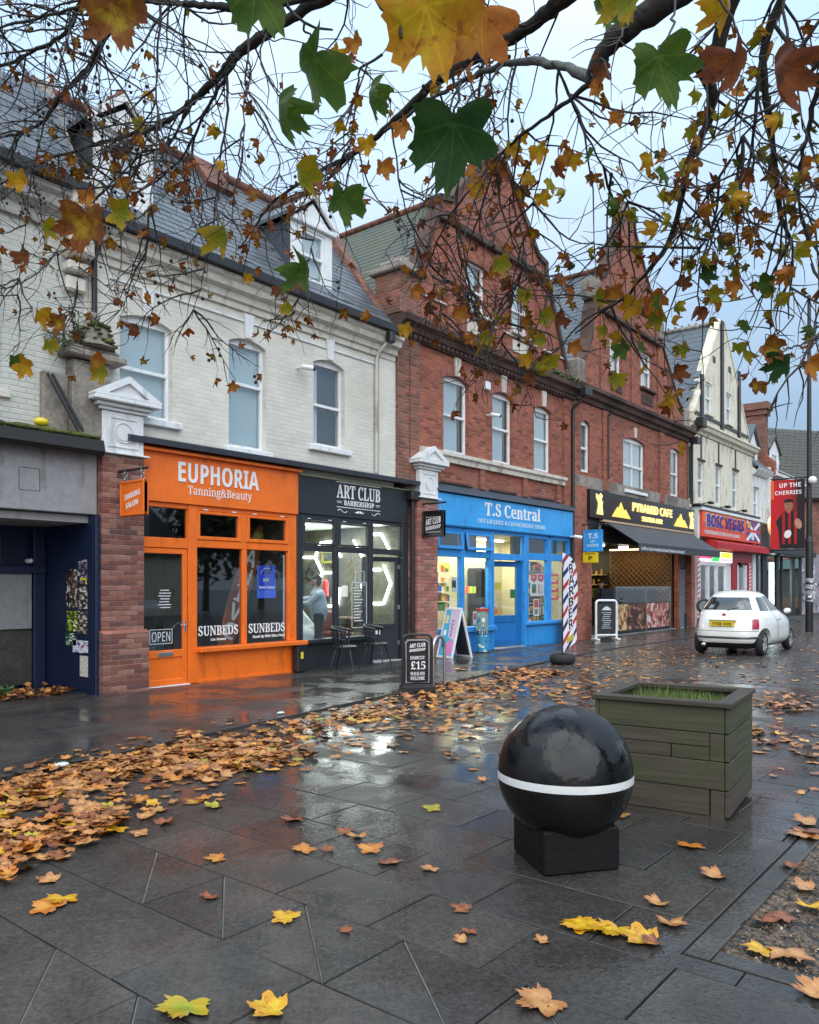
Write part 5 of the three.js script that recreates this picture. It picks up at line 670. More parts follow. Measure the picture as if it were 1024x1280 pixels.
  obj('window_notice', sheet(18.3, 18.55, 2.0, 2.25, -0.01), vinylGrey, t); obj('window_notice', sheet(14.98, 15.18, 1.45, 1.8, -0.01), pst('#cfd2d8', (g) => { g.fillStyle = '#434a63'; g.fillRect(20, 60, 150, 120); }), t); obj('window_poster', sheet(16.16, 16.4, 0.68, 1.12, -0.01), pst('#27408f', (g) => { g.fillStyle = '#fff'; g.fillRect(20, 30, 150, 50); g.fillStyle = '#e33a54'; g.fillRect(40, 120, 110, 90); }), t); obj('window_poster', sheet(15.86, 16.05, 0.66, 0.98, -0.01), pst('#d8cfd6', (g) => { g.fillStyle = '#c2506f'; g.fillRect(30, 40, 120, 120); }), t);
}
{ // black cafe with awning
  const t = thing('shop_front', 'black cafe front with gold PYRAMID CAFE sign and grey awning', 'shop', [26, 0, 0]), gold = mat(lin(0.85, 0.55, 0.09), 0.35, { emissive: lin(1, 0.6, 0.12), emissiveIntensity: 0.35 }), goldPale = mat(lin(0.88, 0.7, 0.25), 0.35, { emissive: lin(1, 0.75, 0.25), emissiveIntensity: 0.4 });
  obj('fascia', [bx(21.53, 30.15, 3.6, 4.44, 0.11, 0.26, 0.01)], signBlack, t); obj('fascia_trim', bx(22.4, 30.0, 3.52, 3.59, 0.12, 0.28, 0.01), mat(lin(0.5, 0.32, 0.2), 0.4), t);
  obj('name_letters', letters('PYRAMID CAFE', 'sans', 24.5, 27.9, 4.0, 4.28, 0.261, 0.03), goldPale, t); obj('strapline_letters', letters('SHISHA BAR', 'sans', 25.25, 27.0, 3.72, 3.88, 0.261, 0.03), goldPale, t);
  const pyr = (x) => [slab([[x, 3.72], [x + 1.35, 3.72], [x + 0.98, 4.0], [x + 0.86, 3.95], [x + 0.64, 4.2], [x + 0.46, 4.0], [x + 0.38, 4.04]], 0.261, 0.29, [], 0.008)]; obj('pyramid_emblem', pyr(22.98), gold, t); obj('pyramid_emblem', pyr(28.1), gold, t);
  const fig = (x) => [slab([[x, 3.72], [x + 0.42, 3.72], [x + 0.36, 3.98], [x + 0.4, 4.12], [x + 0.3, 4.16], [x + 0.38, 4.3], [x + 0.26, 4.36], [x + 0.16, 4.3], [x + 0.2, 4.16], [x + 0.06, 4.3], [x - 0.04, 4.33], [x - 0.02, 4.18], [x + 0.1, 4.06], [x + 0.08, 3.9]], 0.261, 0.29, [], 0.006)]; obj('figure_emblem', fig(21.92), goldPale, t); obj('figure_emblem', fig(29.65), goldPale, t);
  const A = obj('awning', [slab([[-0.3, 3.5], [-1.28, 2.86], [-1.28, 2.84], [-0.3, 3.47]], 22.6, 29.9).rotateY(Math.PI / 2), bx(22.6, 29.9, 2.62, 2.86, 1.282, 1.3)], mat(lin(0.055, 0.06, 0.07), 0.6, { map: grime, bumpMap: grainBump, bumpScale: 0.004 }), t); obj('awning_lettering', letters('Coffee Cake Breakfast Brunch Shakes and Lunch', 'sans', 22.75, 26.3, 2.66, 2.76, 1.301), vinylGrey, A); obj('awning_cassette', bx(22.5, 30.0, 3.4, 3.51, 0.1, 0.3, 0.03), blackMetal, A);
  for (const x of [23.4, 25.2, 27.4]) { const l = obj('ceiling_light', cyl(x, 2.84, 2.9, -0.35, 0.16), lamp([1, 0.93, 0.8], 5), t); void l; } for (const x of [23.4, 27]) areaLight(x, 2.82, -0.4, 0.3, 0.3, [1, 0.9, 0.75], 14, x, 0, -0.6);
  obj('brick_pier', bx(28.8, 29.0, 0, 3.5, -0.2, 0.16), redBrick, t); obj('brick_pier', bx(30.05, 30.4, 0, 3.6, -0.2, 0.2), redBrick, t);
  obj('soffit', bx(21.4, 30.2, 2.92, 3.58, -0.1, 0.105), blackMetal, t);
  const bk = mat(lin(0.04, 0.035, 0.03), 0.7); room(t, 21.95, 28.8, 2.95, -4.5, bk, mat(lin(0.12, 0.1, 0.08), 0.4), bk, 0);
  obj('counter', [bx(23.75, 28.3, 0.05, 1.02, -0.14, 0.04, 0.01), bx(23.75, 28.3, 1.03, 1.5, -0.5, -0.45)], signBlack, t); obj('counter_frame', [bx(23.7, 23.75, 0.03, 1.52, -0.02, 0.06), bx(26.1, 26.14, 1.03, 1.52, -0.02, 0.06), bx(28.3, 28.35, 0.03, 1.52, -0.02, 0.06), bx(23.7, 28.35, 1.52, 1.57, -0.02, 0.06), bx(26.1, 26.14, 0.05, 1.02, 0.041, 0.07)], steel, t); obj('pane', bx(23.76, 26.09, 1.03, 1.51, 0.01, 0.016), glass, t); obj('pane', bx(26.15, 28.29, 1.03, 1.51, 0.01, 0.016), glass, t);  // upper black sheet is added behind the glass to make the panes dark
  const food = (seed, base, cols) => canvasMat(256, 192, (g, w, h) => { const q = rng(seed); g.fillStyle = base; g.fillRect(0, 0, w, h); for (let i = 0; i < 90; i++) { g.fillStyle = cols[Math.floor(q() * cols.length)]; g.beginPath(); g.ellipse(q() * w, q() * h, 8 + q() * 34, 5 + q() * 22, q() * 3, 0, 6.3); g.fill(); } }, 0.35);
  const F = [[23.78, 24.6, '#b98a5e', ['#c9a070', '#e0c39a', '#8f5f38', '#6d4427', '#d8b184']], [24.6, 26.08, '#3a2822', ['#4a3026', '#8e5a45', '#b98468', '#2c1d18', '#6b4435']], [26.16, 27.2, '#a14a40', ['#b8574b', '#e2d5cc', '#8c3a34', '#d98c80', '#c7c2bd']], [27.2, 28.26, '#8e5147', ['#a86456', '#d8a193', '#6f3b34', '#c98477', '#5b2e29']]]; F.forEach(([a, b, c, cs], i) => obj('food_poster', sheet(a, b, 0.16, 1.0, 0.0415), food(70 + i, c, cs), t));
  // diamond lattice on the side wall, shelves further in
  const lat = [], X = 28.7, zA = -2.45, zB = -0.12, yA = 1.0, yB = 2.85; for (let i = -14; i < 28; i++) for (const q of [1, -1]) { const c = i * 0.2; let a = q > 0 ? [yA, zA + c] : [yA, zB - c], n = q * 1; const t0 = Math.max(0, q > 0 ? zA - a[1] : a[1] - zB), t1 = Math.min(yB - yA, q > 0 ? zB - a[1] : a[1] - zA); if (t1 - t0 > 0.1) lat.push(tube([[X + q * 0.017, a[0] + t0, a[1] + n * t0], [X + q * 0.017, a[0] + t1, a[1] + n * t1]], 0.017, 4)); } obj('lattice', lat, mat(lin(0.26, 0.14, 0.05), 0.5), t).userData.kind = 'stuff'; obj('screen_wall', bx(28.74, 28.79, 0.04, 2.9, -2.5, -0.05), mat(lin(0.1, 0.06, 0.03), 0.6), t);
  areaLight(28.0, 2.75, -1.2, 1.8, 0.12, [1, 0.72, 0.35], 5, 28.7, 1.6, -1.2); obj('ceiling_lamp', bx(27.9, 28.1, 2.9, 2.948, -2.1, -0.3), lamp([1, 0.72, 0.35], 1.5), t);
  for (const y of [1.62, 2.0]) obj('shelf', bx(28.4, 28.78, y, y + 0.03, -3.7, -2.6), mat(lin(0.5, 0.42, 0.2), 0.5), t); obj('menu_board', sheetZ(28.7, -3.3, -2.9, 1.12, 1.5), mat(lin(0.5, 0.45, 0.05), 0.5), t); { const q = rng(3); for (let i = 0; i < 9; i++) obj('jar', cyl(28.55, (i % 2 ? 1.65 : 2.03), (i % 2 ? 1.65 : 2.03) + 0.1 + q() * 0.12, -3.6 + i * 0.11, 0.045, 0.04, 10), mat(lin(0.3 + q() * 0.3, 0.25, 0.1 * q()), 0.4), t); } areaLight(27.9, 2.7, -3.1, 0.6, 0.2, [1, 0.86, 0.6], 14, 28.7, 1.6, -3.1); obj('ceiling_lamp', bx(27.6, 28.2, 2.9, 2.948, -3.2, -3.0), lamp([1, 0.86, 0.6], 3), t);
  const d = obj('side_door', [bx(29.02, 30.03, 0.05, 2.2, -0.1, -0.03, 0.004)], mat(lin(0.16, 0.19, 0.23), 0.5, { map: grime }), t); obj('door_panel', [bx(29.2, 29.85, 1.3, 2.0, -0.029, -0.02), bx(29.2, 29.85, 0.3, 1.1, -0.029, -0.02)], mat(lin(0.14, 0.17, 0.21), 0.5), d); obj('fanlight', bx(29.02, 30.03, 2.26, 2.9, -0.1, -0.05), roomDark, t); obj('kick_step', bx(21.9, 30.3, 0, 0.048, -0.4, 0.1), concrete, t); obj('letterbox', bx(29.4, 29.65, 1.12, 1.18, -0.03, -0.01), steel, d);
  obj('bollard_post', cyl(28.9, 0.03, 0.6, 0.4, 0.05, 0.05, 10), blackMetal, t);
}
{ // red convenience shop
  const t = thing('shop_front', 'red and orange shop front lettered BOSC VEGAS', 'shop', [34.8, 0, 0]);
  obj('fascia', bx(30.95, 38.7, 3.5, 4.5, 0.05, 0.3, 0.01), mat(lin(0.7, 0.06, 0.025), 0.4), t); obj('fascia_panel', bx(31.0, 36.4, 4.05, 4.48, 0.301, 0.31), mat(lin(0.8, 0.16, 0.02), 0.4), t);
  obj('name_letters', letters('BOSC VEGAS', 'sans', 31.4, 36.1, 3.92, 4.4, 0.312, 0.03), mat(lin(0.06, 0.03, 0.25), 0.4), t); obj('letter_backing', letters('BOSC VEGAS', 'sans', 31.32, 36.2, 3.88, 4.44, 0.3105, 0.001), mat(lin(0.7, 0.6, 0.65), 0.5), t); obj('strapline_letters', letters('CONVENIENCE STORE & OFF LICENCE', 'sans', 31.2, 35.6, 3.62, 3.76, 0.301, 0.01), vinylGrey, t);
  obj('flag_panel', sheet(36.6, 38.6, 3.58, 4.46, 0.301), canvasMat(256, 128, (g) => { g.fillStyle = '#2c3a86'; g.fillRect(0, 0, 256, 128); g.strokeStyle = '#e8e4e6'; g.lineWidth = 26; g.beginPath(); g.moveTo(0, 0); g.lineTo(256, 128); g.moveTo(256, 0); g.lineTo(0, 128); g.stroke(); g.strokeStyle = '#c92a34'; g.lineWidth = 18; g.beginPath(); g.moveTo(128, 0); g.lineTo(128, 128); g.moveTo(0, 64); g.lineTo(256, 64); g.stroke(); g.fillStyle = '#e6a33a'; g.fillRect(20, 6, 60, 40); g.fillStyle = '#d9cfd8'; g.fillRect(90, 70, 50, 50); }), t);
  obj('white_cap', [bx(30.8, 38.9, 4.5, 4.62, -0.1, 0.36, 0.01), bx(30.7, 30.93, 0, 4.62, -0.1, 0.2)], whitePaint, t); obj('black_gutter', bx(30.6, 38.6, 4.64, 4.74, 0.0, 0.34, 0.02), blackMetal, t);
  obj('shutter_box', [slab([[-0.1, 3.48], [-0.62, 3.3], [-0.62, 3.06], [-0.1, 3.04]], 31.8, 39.0).rotateY(Math.PI / 2)], mat(lin(0.5, 0.015, 0.02), 0.5, { map: grime }), t);
  obj('neon_sign', sheet(31.2, 35.05, 2.56, 2.98, 0.1, 0.06), canvasMat(256, 48, (g) => { g.fillStyle = '#f4f2f4'; g.fillRect(0, 0, 256, 48); g.fillStyle = '#ff3e6a'; g.fillRect(0, 18, 90, 18); g.fillStyle = '#12c94f'; g.beginPath(); g.moveTo(80, 46); g.lineTo(110, 4); g.lineTo(150, 4); g.lineTo(140, 46); g.fill(); g.fillStyle = '#ffd93a'; g.fillRect(160, 2, 92, 26); g.fillStyle = '#ff9ec4'; g.fillRect(150, 30, 104, 14); }, 0.4, { glow: 0.75 }), t);
  obj('frame', bars([[31.0, 31.45, 0, 2.5], [32.3, 32.5, 0, 2.5], [33.4, 33.55, 0, 2.5], [34.6, 35.2, 0, 2.5], [36.1, 36.3, 0, 2.5], [37.3, 37.5, 0, 2.5], [31, 35.2, 2.4, 2.55]], -0.06, 0.06), whitePaint, t); obj('red_post', bars([[35.3, 36.0, 0, 3.05], [37.6, 38.1, 0, 3.05], [36.0, 37.6, 2.6, 3.05]], -0.06, 0.09), redPaint, t); obj('white_post', bars([[38.15, 38.6, 0, 3.1]], -0.06, 0.14), whitePaint, t);
  for (const [a, b] of [[31.45, 32.3], [32.5, 33.4], [33.55, 34.6], [36.3, 37.3]]) pane(t, a, b, 0.1, 2.4, 0);
  const st = canvasMat(16, 256, (g) => { g.fillStyle = '#ecdfe2'; g.fillRect(0, 0, 16, 256); g.fillStyle = '#d04a5e'; for (let i = 0; i < 16; i++) { g.beginPath(); g.moveTo(0, i * 16 + 8); g.lineTo(16, i * 16); g.lineTo(16, i * 16 + 8); g.lineTo(0, i * 16 + 16); g.fill(); } }, 0.5); obj('striped_post', sheet(30.7, 30.95, 0.02, 3.2, 0.205), st, t); obj('striped_post', sheet(37.65, 38.0, 0.02, 2.6, 0.095), st, t);
  room(t, 31, 38.2, 2.9, -4, mat(lin(0.5, 0.52, 0.48), 0.7), mat(lin(0.2, 0.2, 0.2), 0.4), mat(lin(0.7, 0.7, 0.7), 0.8)); areaLight(33.5, 2.8, -1.4, 3, 0.3, [0.95, 1, 1], 14, 33.5, 0, -1.4); obj('ceiling_lamp', bx(32, 35, 2.84, 2.898, -1.5, -1.3), lamp([0.9, 1, 1], 3), t);
  obj('stock_shelf', [bx(34.0, 37.5, 0.04, 1.9, -2, -1.6, 0.02)], mat(lin(0.3, 0.22, 0.16), 0.6, { map: mottle }), t);
}
{ // dark bar with oval sign
  const t = thing('shop_front', 'dark grey bar front with an oval glowing orange sign', 'shop', [43, 0, 0]); const P = mat(lin(0.03, 0.032, 0.033), 0.45, { map: grime });
  obj('fascia', bx(39.05, 47.4, 3.4, 4.55, 0.0, 0.16, 0.01), mat(lin(0.06, 0.06, 0.06), 0.5, { map: mottle }), t); obj('mural', sheet(40.6, 41.9, 3.45, 4.3, 0.161), mat(lin(0.32, 0.2, 0.1), 0.6, { map: mottle }), t); obj('mural', sheet(42.6, 45.2, 3.45, 4.1, 0.161), mat(lin(0.5, 0.5, 0.5), 0.6, { map: mottle }), t); obj('canopy', bx(39.2, 47.4, 3.1, 3.39, 0.0, 0.8, 0.02), P, t);
  const ov = obj('oval_sign', new THREE.CylinderGeometry(0.5, 0.5, 0.1, 28).rotateX(Math.PI / 2).scale(1.2, 0.9, 1).translate(39.9, 4.4, 0.5), mat(lin(0.8, 0.7, 0.5), 0.4, { emissive: lin(1, 0.6, 0.3), emissiveIntensity: 0.3 }), t); obj('oval_face', [new THREE.CylinderGeometry(0.42, 0.42, 0.02, 28).rotateX(Math.PI / 2).scale(1.2, 0.9, 1).translate(39.9, 4.4, 0.562)], mat(lin(0.85, 0.2, 0.03), 0.4, { emissive: lin(1, 0.25, 0.03), emissiveIntensity: 0.4 }), ov); obj('oval_band', bx(39.55, 40.25, 4.32, 4.48, 0.573, 0.58), mat(lin(0.9, 0.75, 0.2), 0.4, { emissive: lin(1, 0.8, 0.2), emissiveIntensity: 0.5 }), ov); obj('sign_arm', tube([[39.9, 4.4, 0.1], [39.9, 4.4, 0.46]], 0.03, 6), blackMetal, ov);
  obj('frame', bars([[39.05, 39.3, 0, 3.1], [40.0, 40.7, 0, 3.1], [42.4, 42.8, 0, 3.1], [43.4, 43.6, 0, 3.1], [45.4, 46.0, 0, 3.1], [39.3, 45.4, 0, 0.4], [47.2, 47.5, 0, 3.1]], -0.06, 0.06), P, t); for (const [a, b] of [[39.3, 40.0], [40.7, 42.4], [42.8, 43.4], [43.6, 45.4], [46, 47.2]]) pane(t, a, b, 0.4, 3.1, 0);
  room(t, 39.2, 47.4, 3.1, -5, mat(lin(0.2, 0.22, 0.18), 0.7, { map: mottle }), mat(lin(0.1, 0.1, 0.1), 0.4), mat(lin(0.3, 0.3, 0.3), 0.8)); obj('light_panel', sheet(43.9, 45.1, 0.6, 2.8, -0.7, 0.05), lamp([0.8, 1, 1], 2.5), t); areaLight(44.5, 1.7, -0.6, 1.2, 2.2, [0.85, 1, 1], 4, 44.5, 1.7, 4); obj('foliage_print', sheet(40.8, 42.3, 0.5, 2.9, -0.8), mat(lin(0.12, 0.2, 0.1), 0.6, { map: mottle }), t);
  obj('graffiti_wall', sheet(47.5, 56, 0, 3.4, -0.2, 0.25), canvasMat(512, 256, (g, w, h) => { const q = rng(8); g.fillStyle = '#8f8a90'; g.fillRect(0, 0, w, h); for (let i = 0; i < 120; i++) { g.strokeStyle = ['#d8d4d8', '#4c4750', '#b58f98', '#2f2d33', '#e6e2e4'][Math.floor(q() * 5)]; g.lineWidth = 2 + q() * 9; g.beginPath(); const x = q() * w, y = q() * h; g.moveTo(x, y); g.bezierCurveTo(x + q() * 60 - 30, y + q() * 60 - 30, x + q() * 60 - 30, y + q() * 60 - 30, x + q() * 80 - 40, y + q() * 60 - 30); g.stroke(); } }, 0.7), t);
}
// ------------------------------------------------------------------ brick piers, hanging signs
{
  const a = thing('brick_pier', 'brown brick pier with white console between the dark doorway and the orange shop', 'pier', [6.5, 0, 0.1]);
  brickPier(a, 6.13, 6.88, -0.1, 0.28, 0.0, 0.9, pierBricks, 5, mortarMat); brickPier(a, 6.155, 6.84, -0.1, 0.21, 0.93, 3.5, pierBricks, 6, mortarMat);
  obj('weathering', [runX([[-0.1, 0.902], [0.285, 0.902], [0.21, 0.945], [-0.1, 0.945]], 6.128, 6.882)], pierBricks[0], a);
  console_(a, 6.1, 6.88, 3.51, 0.22);
  const b = thing('brick_pier', 'pinkish brick pier with white console between the black and blue shops', 'pier', [13.82, 0, 0.1]);
  brickPier(b, 13.44, 14.16, -0.1, 0.22, 0.0, 3.48, pinkBricks, 7, mortarMat); console_(b, 13.44, 14.2, 3.49, 0.24);
  const c = thing('brick_pier', 'brown brick pier carrying the small blue hanging sign beside the cafe', 'pier', [21.3, 0, 0.1]);
  obj('shaft', [bx(20.72, 21.52, 0, 4.5, -0.3, 0.16, 0.006), bx(20.7, 21.54, 0, 0.5, 0.161, 0.2, 0.006), bx(21.52, 21.95, 0, 3.5, -0.3, 0.1, 0.006)], redBrick, c);
}
function hangingSign(name, label, x, z0, z1, y0, y1, board, draw, arm) {
  const t = thing(name, label, 'hanging sign', [x, y0, (z0 + z1) / 2], 0);
  obj('board', bx(x - 0.03, x + 0.03, y0, y1, z0, z1, 0.006), board, t);
  obj('rim', [bx(x - 0.045, x + 0.045, y0, y0 + 0.03, z0, z1, 0.005), bx(x - 0.045, x + 0.045, y1 - 0.03, y1, z0, z1, 0.005), bx(x - 0.045, x + 0.045, y0 + 0.031, y1 - 0.031, z0, z0 + 0.03, 0.005), bx(x - 0.045, x + 0.045, y0 + 0.031, y1 - 0.031, z1 - 0.03, z1, 0.005)], board, t);
  draw(t, x - 0.031);
  obj('bracket', [tube([[x, y1 + 0.16, z0 - 0.3], [x, y1 + 0.16, z1 + 0.04]], 0.02, 8), bx(x - 0.05, x + 0.05, y1 + 0.02, y1 + 0.22, z0 - 0.12, z0 - 0.1, 0.004)], blackMetal, t);
  for (const z of [z0 + 0.1, z1 - 0.08]) obj('chain', [new THREE.TorusGeometry(0.028, 0.006, 5, 12).translate(x, y1 + 0.03, z), new THREE.TorusGeometry(0.028, 0.006, 5, 12).rotateY(1.57).translate(x, y1 + 0.075, z), new THREE.TorusGeometry(0.028, 0.006, 5, 12).translate(x, y1 + 0.12, z)], steel, t);
}
hangingSign('hanging_sign', 'orange hanging sign lettered TANNING SALON', 6.42, 0.3, 0.9, 2.6, 3.1, orangePaint, (t, x) => { obj('sign_lettering', [lettersZ('TANNING', 'sans', 0.4, 0.8, 2.88, 2.96, x, 0.18), lettersZ('SALON', 'sans', 0.44, 0.75, 2.76, 2.84, x, 0.18)].map((g) => g.translate(0, -0.06, 0)), vinyl, t); });
hangingSign('hanging_sign', 'black hanging sign lettered ART CLUB BARBERSHOP', 13.62, 0.24, 0.8, 2.64, 3.2, signBlack, (t, x) => { obj('sign_lettering', [lettersZ('ART CLUB', 'sans', 0.32, 0.72, 2.93, 3.06, x, 0.12), lettersZ('BARBERSHOP', 'sans', 0.32, 0.72, 2.82, 2.9, x, 0.12), ...[[2.78, 0.34], [3.1, 0.34]].map(([y, z]) => bx(x - 0.003, x, y, y + 0.008, 0.32, 0.72))].map((g) => g.translate(0, -0.04, 0)), vinyl, t); });
hangingSign('hanging_sign', 'blue hanging sign lettered T.S OFF LICENCE', 21.2, 0.22, 0.8, 2.58, 3.2, bluePanel, (t, x) => { obj('sign_lettering', [lettersZ('T.S', 'serif', 0.36, 0.66, 2.96, 3.1, x), lettersZ('OFF', 'serif', 0.44, 0.58, 2.84, 2.9, x), lettersZ('LICENCE', 'serif', 0.33, 0.69, 2.72, 2.79, x)], vinyl, t); });
{
  const t = thing('hanging_sign', 'small yellow sign below the blue T.S hanging sign', 'hanging sign', [21.2, 2.26, 0.45]); obj('board', bx(21.17, 21.23, 2.26, 2.56, 0.2, 0.66, 0.006), mat(lin(0.75, 0.55, 0.01), 0.4), t);
  obj('sign_lettering', [lettersZ('PayPoint', 'sans', 0.27, 0.59, 2.5, 2.54, 21.169), lettersZ('P', 'sans', 0.38, 0.5, 2.33, 2.45, 21.169)], signBlack, t);
}
// ------------------------------------------------------------------ ball bollard, planter
{
  const t = thing('ball_bollard', 'large black ball bollard with a white band on a square base', 'bollard', [4.195, 0, 8.625], 0);
  const nrm = noiseTile(512, 256, 9, 5, 6, 301, 0.6), fine = noiseTile(512, 256, 90, 60, 2, 303);
  const m = mat(lin(0.006, 0.006, 0.0065), 1, { ior: 1.42, roughnessMap: dataTex(512, 256, (i, x, y, o) => { o[0] = o[1] = o[2] = lerp(0.13, 0.44, sstep(0.42, 0.6, nrm[i])) + 0.08 * (fine[i] - 0.5); }, false), bumpMap: dataTex(512, 256, (i, x, y, o) => { o[0] = o[1] = o[2] = 0.5 + 0.5 * (fine[i] - 0.5) + 0.3 * (nrm[i] - 0.5); }, false), bumpScale: 0.0025 });
  const R = 0.388, cy = 0.515, own = (g) => { g = g.toNonIndexed(); g.userData.ownUv = true; return g; };
  obj('ball', own(new THREE.SphereGeometry(R, 72, 48).translate(4.195, cy, 8.625)), m, t);
  const band = []; for (let i = 0; i <= 6; i++) { const a = -0.056 + i * 0.0187; band.push([Math.cos(a) * (R + 0.0015), Math.sin(a) * (R + 0.0015) - 0.012]); } obj('band', lathe(band, 4.195, cy, 8.625, 72), mat(lin(0.72, 0.73, 0.72), 0.4, { map: grime }), t);
  obj('base', bx(-0.23, 0.23, 0.002, 0.245, -0.23, 0.23, 0.012).rotateY(-0.645).translate(4.195, 0, 8.625), mat(lin(0.008, 0.008, 0.0085), 0.5, { ior: 1.3, map: grime, bumpMap: grainBump, bumpScale: 0.003 }), t);
  obj('collar', cyl(4.195, 0.2, 0.262, 8.625, 0.2, 0.18, 32), mat(lin(0.014, 0.014, 0.015), 0.4), t);
}
{
  const t = thing('planter', 'green stained timber planter box with grass growing in it', 'planter', [6.02, 0, 8.58], 0.12), x0 = 5.48, x1 = 6.4, z0 = 8.16, z1 = 9.05, h = 0.78;
  const rows = [[0.03, 0.205, 'dark'], [0.21, 0.4, 'dull'], [0.405, 0.59, 'dull'], [0.595, 0.775, 'green']];
  const P = (g, k, c) => obj('plank', g, woodMat(k, c), t);
  rows.forEach(([a, b, k], i) => { // long side that faces the ball (towards -x), short sides, back
    const c = 0.7;
    if (i === 2) { P(bx(x0, x0 + 0.03, a, (a + b) / 2 - 0.003, z0 + 0.02, z1 - 0.36, 0.003), k, c); P(bx(x0, x0 + 0.03, a, (a + b) / 2 - 0.003, z1 - 0.352, z1 - 0.1, 0.003), 'green', 0.7); P(bx(x0, x0 + 0.03, (a + b) / 2 + 0.002, b, z0 + 0.02, z1 - 0.1, 0.003), k, c); P(bx(x0 + 0.002, x0 + 0.03, a, b, z1 - 0.096, z1 - 0.005, 0.003), 'green', 0.7); } else P(bx(x0, x0 + 0.03, a, b, z0 + 0.02, i === 0 ? z1 - 0.1 : z1 - 0.004, 0.004), k, c);
    P(bx(x0 + (i === 0 ? 0.0 : 0.004), x1, a + 0.003, b - 0.003, z1, z1 + 0.03, 0.004), i > 0 ? 'green' : 'dark', 0.72); P(bx(x1 - 0.03, x1, a, b, z0 + 0.02, z1, 0.004), k, c); P(bx(x0, x1, a, b, z0 - 0.012, z0 + 0.018, 0.004), k, c);
  });
  obj('corner_post', bx(x0 - 0.002, x0 + 0.07, 0.0, 0.204, z1 - 0.092, z1 - 0.003, 0.004), woodMat('dark', 0.7), t);
  for (const [x, z] of [[x0 + 0.035, z0 + 0.03], [x1 - 0.1, z0 + 0.03], [x1 - 0.1, z1 - 0.07], [x0 + 0.035, z1 - 0.07]]) obj('corner_post', bx(x, x + 0.065, 0.002, 0.77, z, z + 0.065), woodMat('dull', 0.7), t);
  const rim = woodMat('dark', 0.6); obj('rim_board', bx(x0 - 0.03, x0 + 0.07, h - 0.008, h + 0.028, z0 - 0.03, z1 + 0.05, 0.006), rim, t); obj('rim_board', bx(x1 - 0.07, x1 + 0.03, h - 0.008, h + 0.028, z0 - 0.03, z1 + 0.05, 0.006), rim, t); obj('rim_board', bx(x0 + 0.075, x1 - 0.075, h - 0.008, h + 0.027, z1 - 0.06, z1 + 0.05, 0.006), rim, t); obj('rim_board', bx(x0 + 0.075, x1 - 0.075, h - 0.008, h + 0.027, z0 - 0.03, z0 + 0.07, 0.006), rim, t);
  obj('base_skid', [bx(x0 + 0.01, x1 - 0.01, 0.0, 0.03, z0 + 0.02, z1 - 0.02)], woodMat('dark', 0.7), t);
  const soil = new THREE.PlaneGeometry(x1 - x0 - 0.08, z1 - z0 - 0.06, 30, 26).rotateX(-Math.PI / 2).translate((x0 + x1) / 2, 0.7, (z0 + z1) / 2); { const r = rng(5), p = soil.attributes.position; for (let i = 0; i < p.count; i++) p.setY(i, 0.69 + r() * 0.03); soil.computeVertexNormals(); } obj('soil', soil, mat(lin(0.03, 0.025, 0.018), 0.95), t);
  const gr = [], r = rng(17); for (let i = 0; i < 1500; i++) { const x = x0 + 0.09 + r() * (x1 - x0 - 0.18), z = z0 + 0.06 + r() * (z1 - z0 - 0.12), hh = 0.04 + 0.1 * r() * (0.5 + 0.5 * Math.sin(x * 9 + z * 4)), a = r() * 6.28, lx = Math.cos(a) * hh * 0.5 * r(), lz = Math.sin(a) * hh * 0.5 * r(), w = 0.003; gr.push(x - w * Math.sin(a), 0.7, z + w * Math.cos(a), x + w * Math.sin(a), 0.7, z - w * Math.cos(a), x + lx, 0.7 + hh, z + lz); }
  const gg = new THREE.BufferGeometry(); gg.setAttribute('position', new THREE.Float32BufferAttribute(gr, 3)); gg.computeVertexNormals(); obj('grass', gg, mat(lin(0.17, 0.24, 0.05), 0.7, { transmission: 0.3, thickness: 0 }), t).userData.kind = 'stuff';
}
// ------------------------------------------------------------------ pavement boards, cycle stand, chairs, bins, flag
function boardFrame(w, h, d, r = 0.02) { const c = 0.09, p = []; p.push([-w / 2, 0.02, 0], [-w / 2, h - c, 0]); for (let i = 0; i <= 6; i++) { const a = Math.PI - i / 6 * Math.PI / 2; p.push([-w / 2 + c + Math.cos(a) * c, h - c + Math.sin(a) * c, 0]); } for (let i = 0; i <= 6; i++) { const a = Math.PI / 2 - i / 6 * Math.PI / 2; p.push([w / 2 - c + Math.cos(a) * c, h - c + Math.sin(a) * c, 0]); } p.push([w / 2, h - c, 0], [w / 2, 0.02, 0]); return tube(p, r, 8); }
const placeAt = (x, z, turn, y = 0.0) => { const m = new THREE.Matrix4().makeRotationY(turn).setPosition(x, y, z); return (g) => [g].flat().map((q) => { const o = q.userData.ownUv; q = q.applyMatrix4(m); q.userData.ownUv = o; return q; }); };
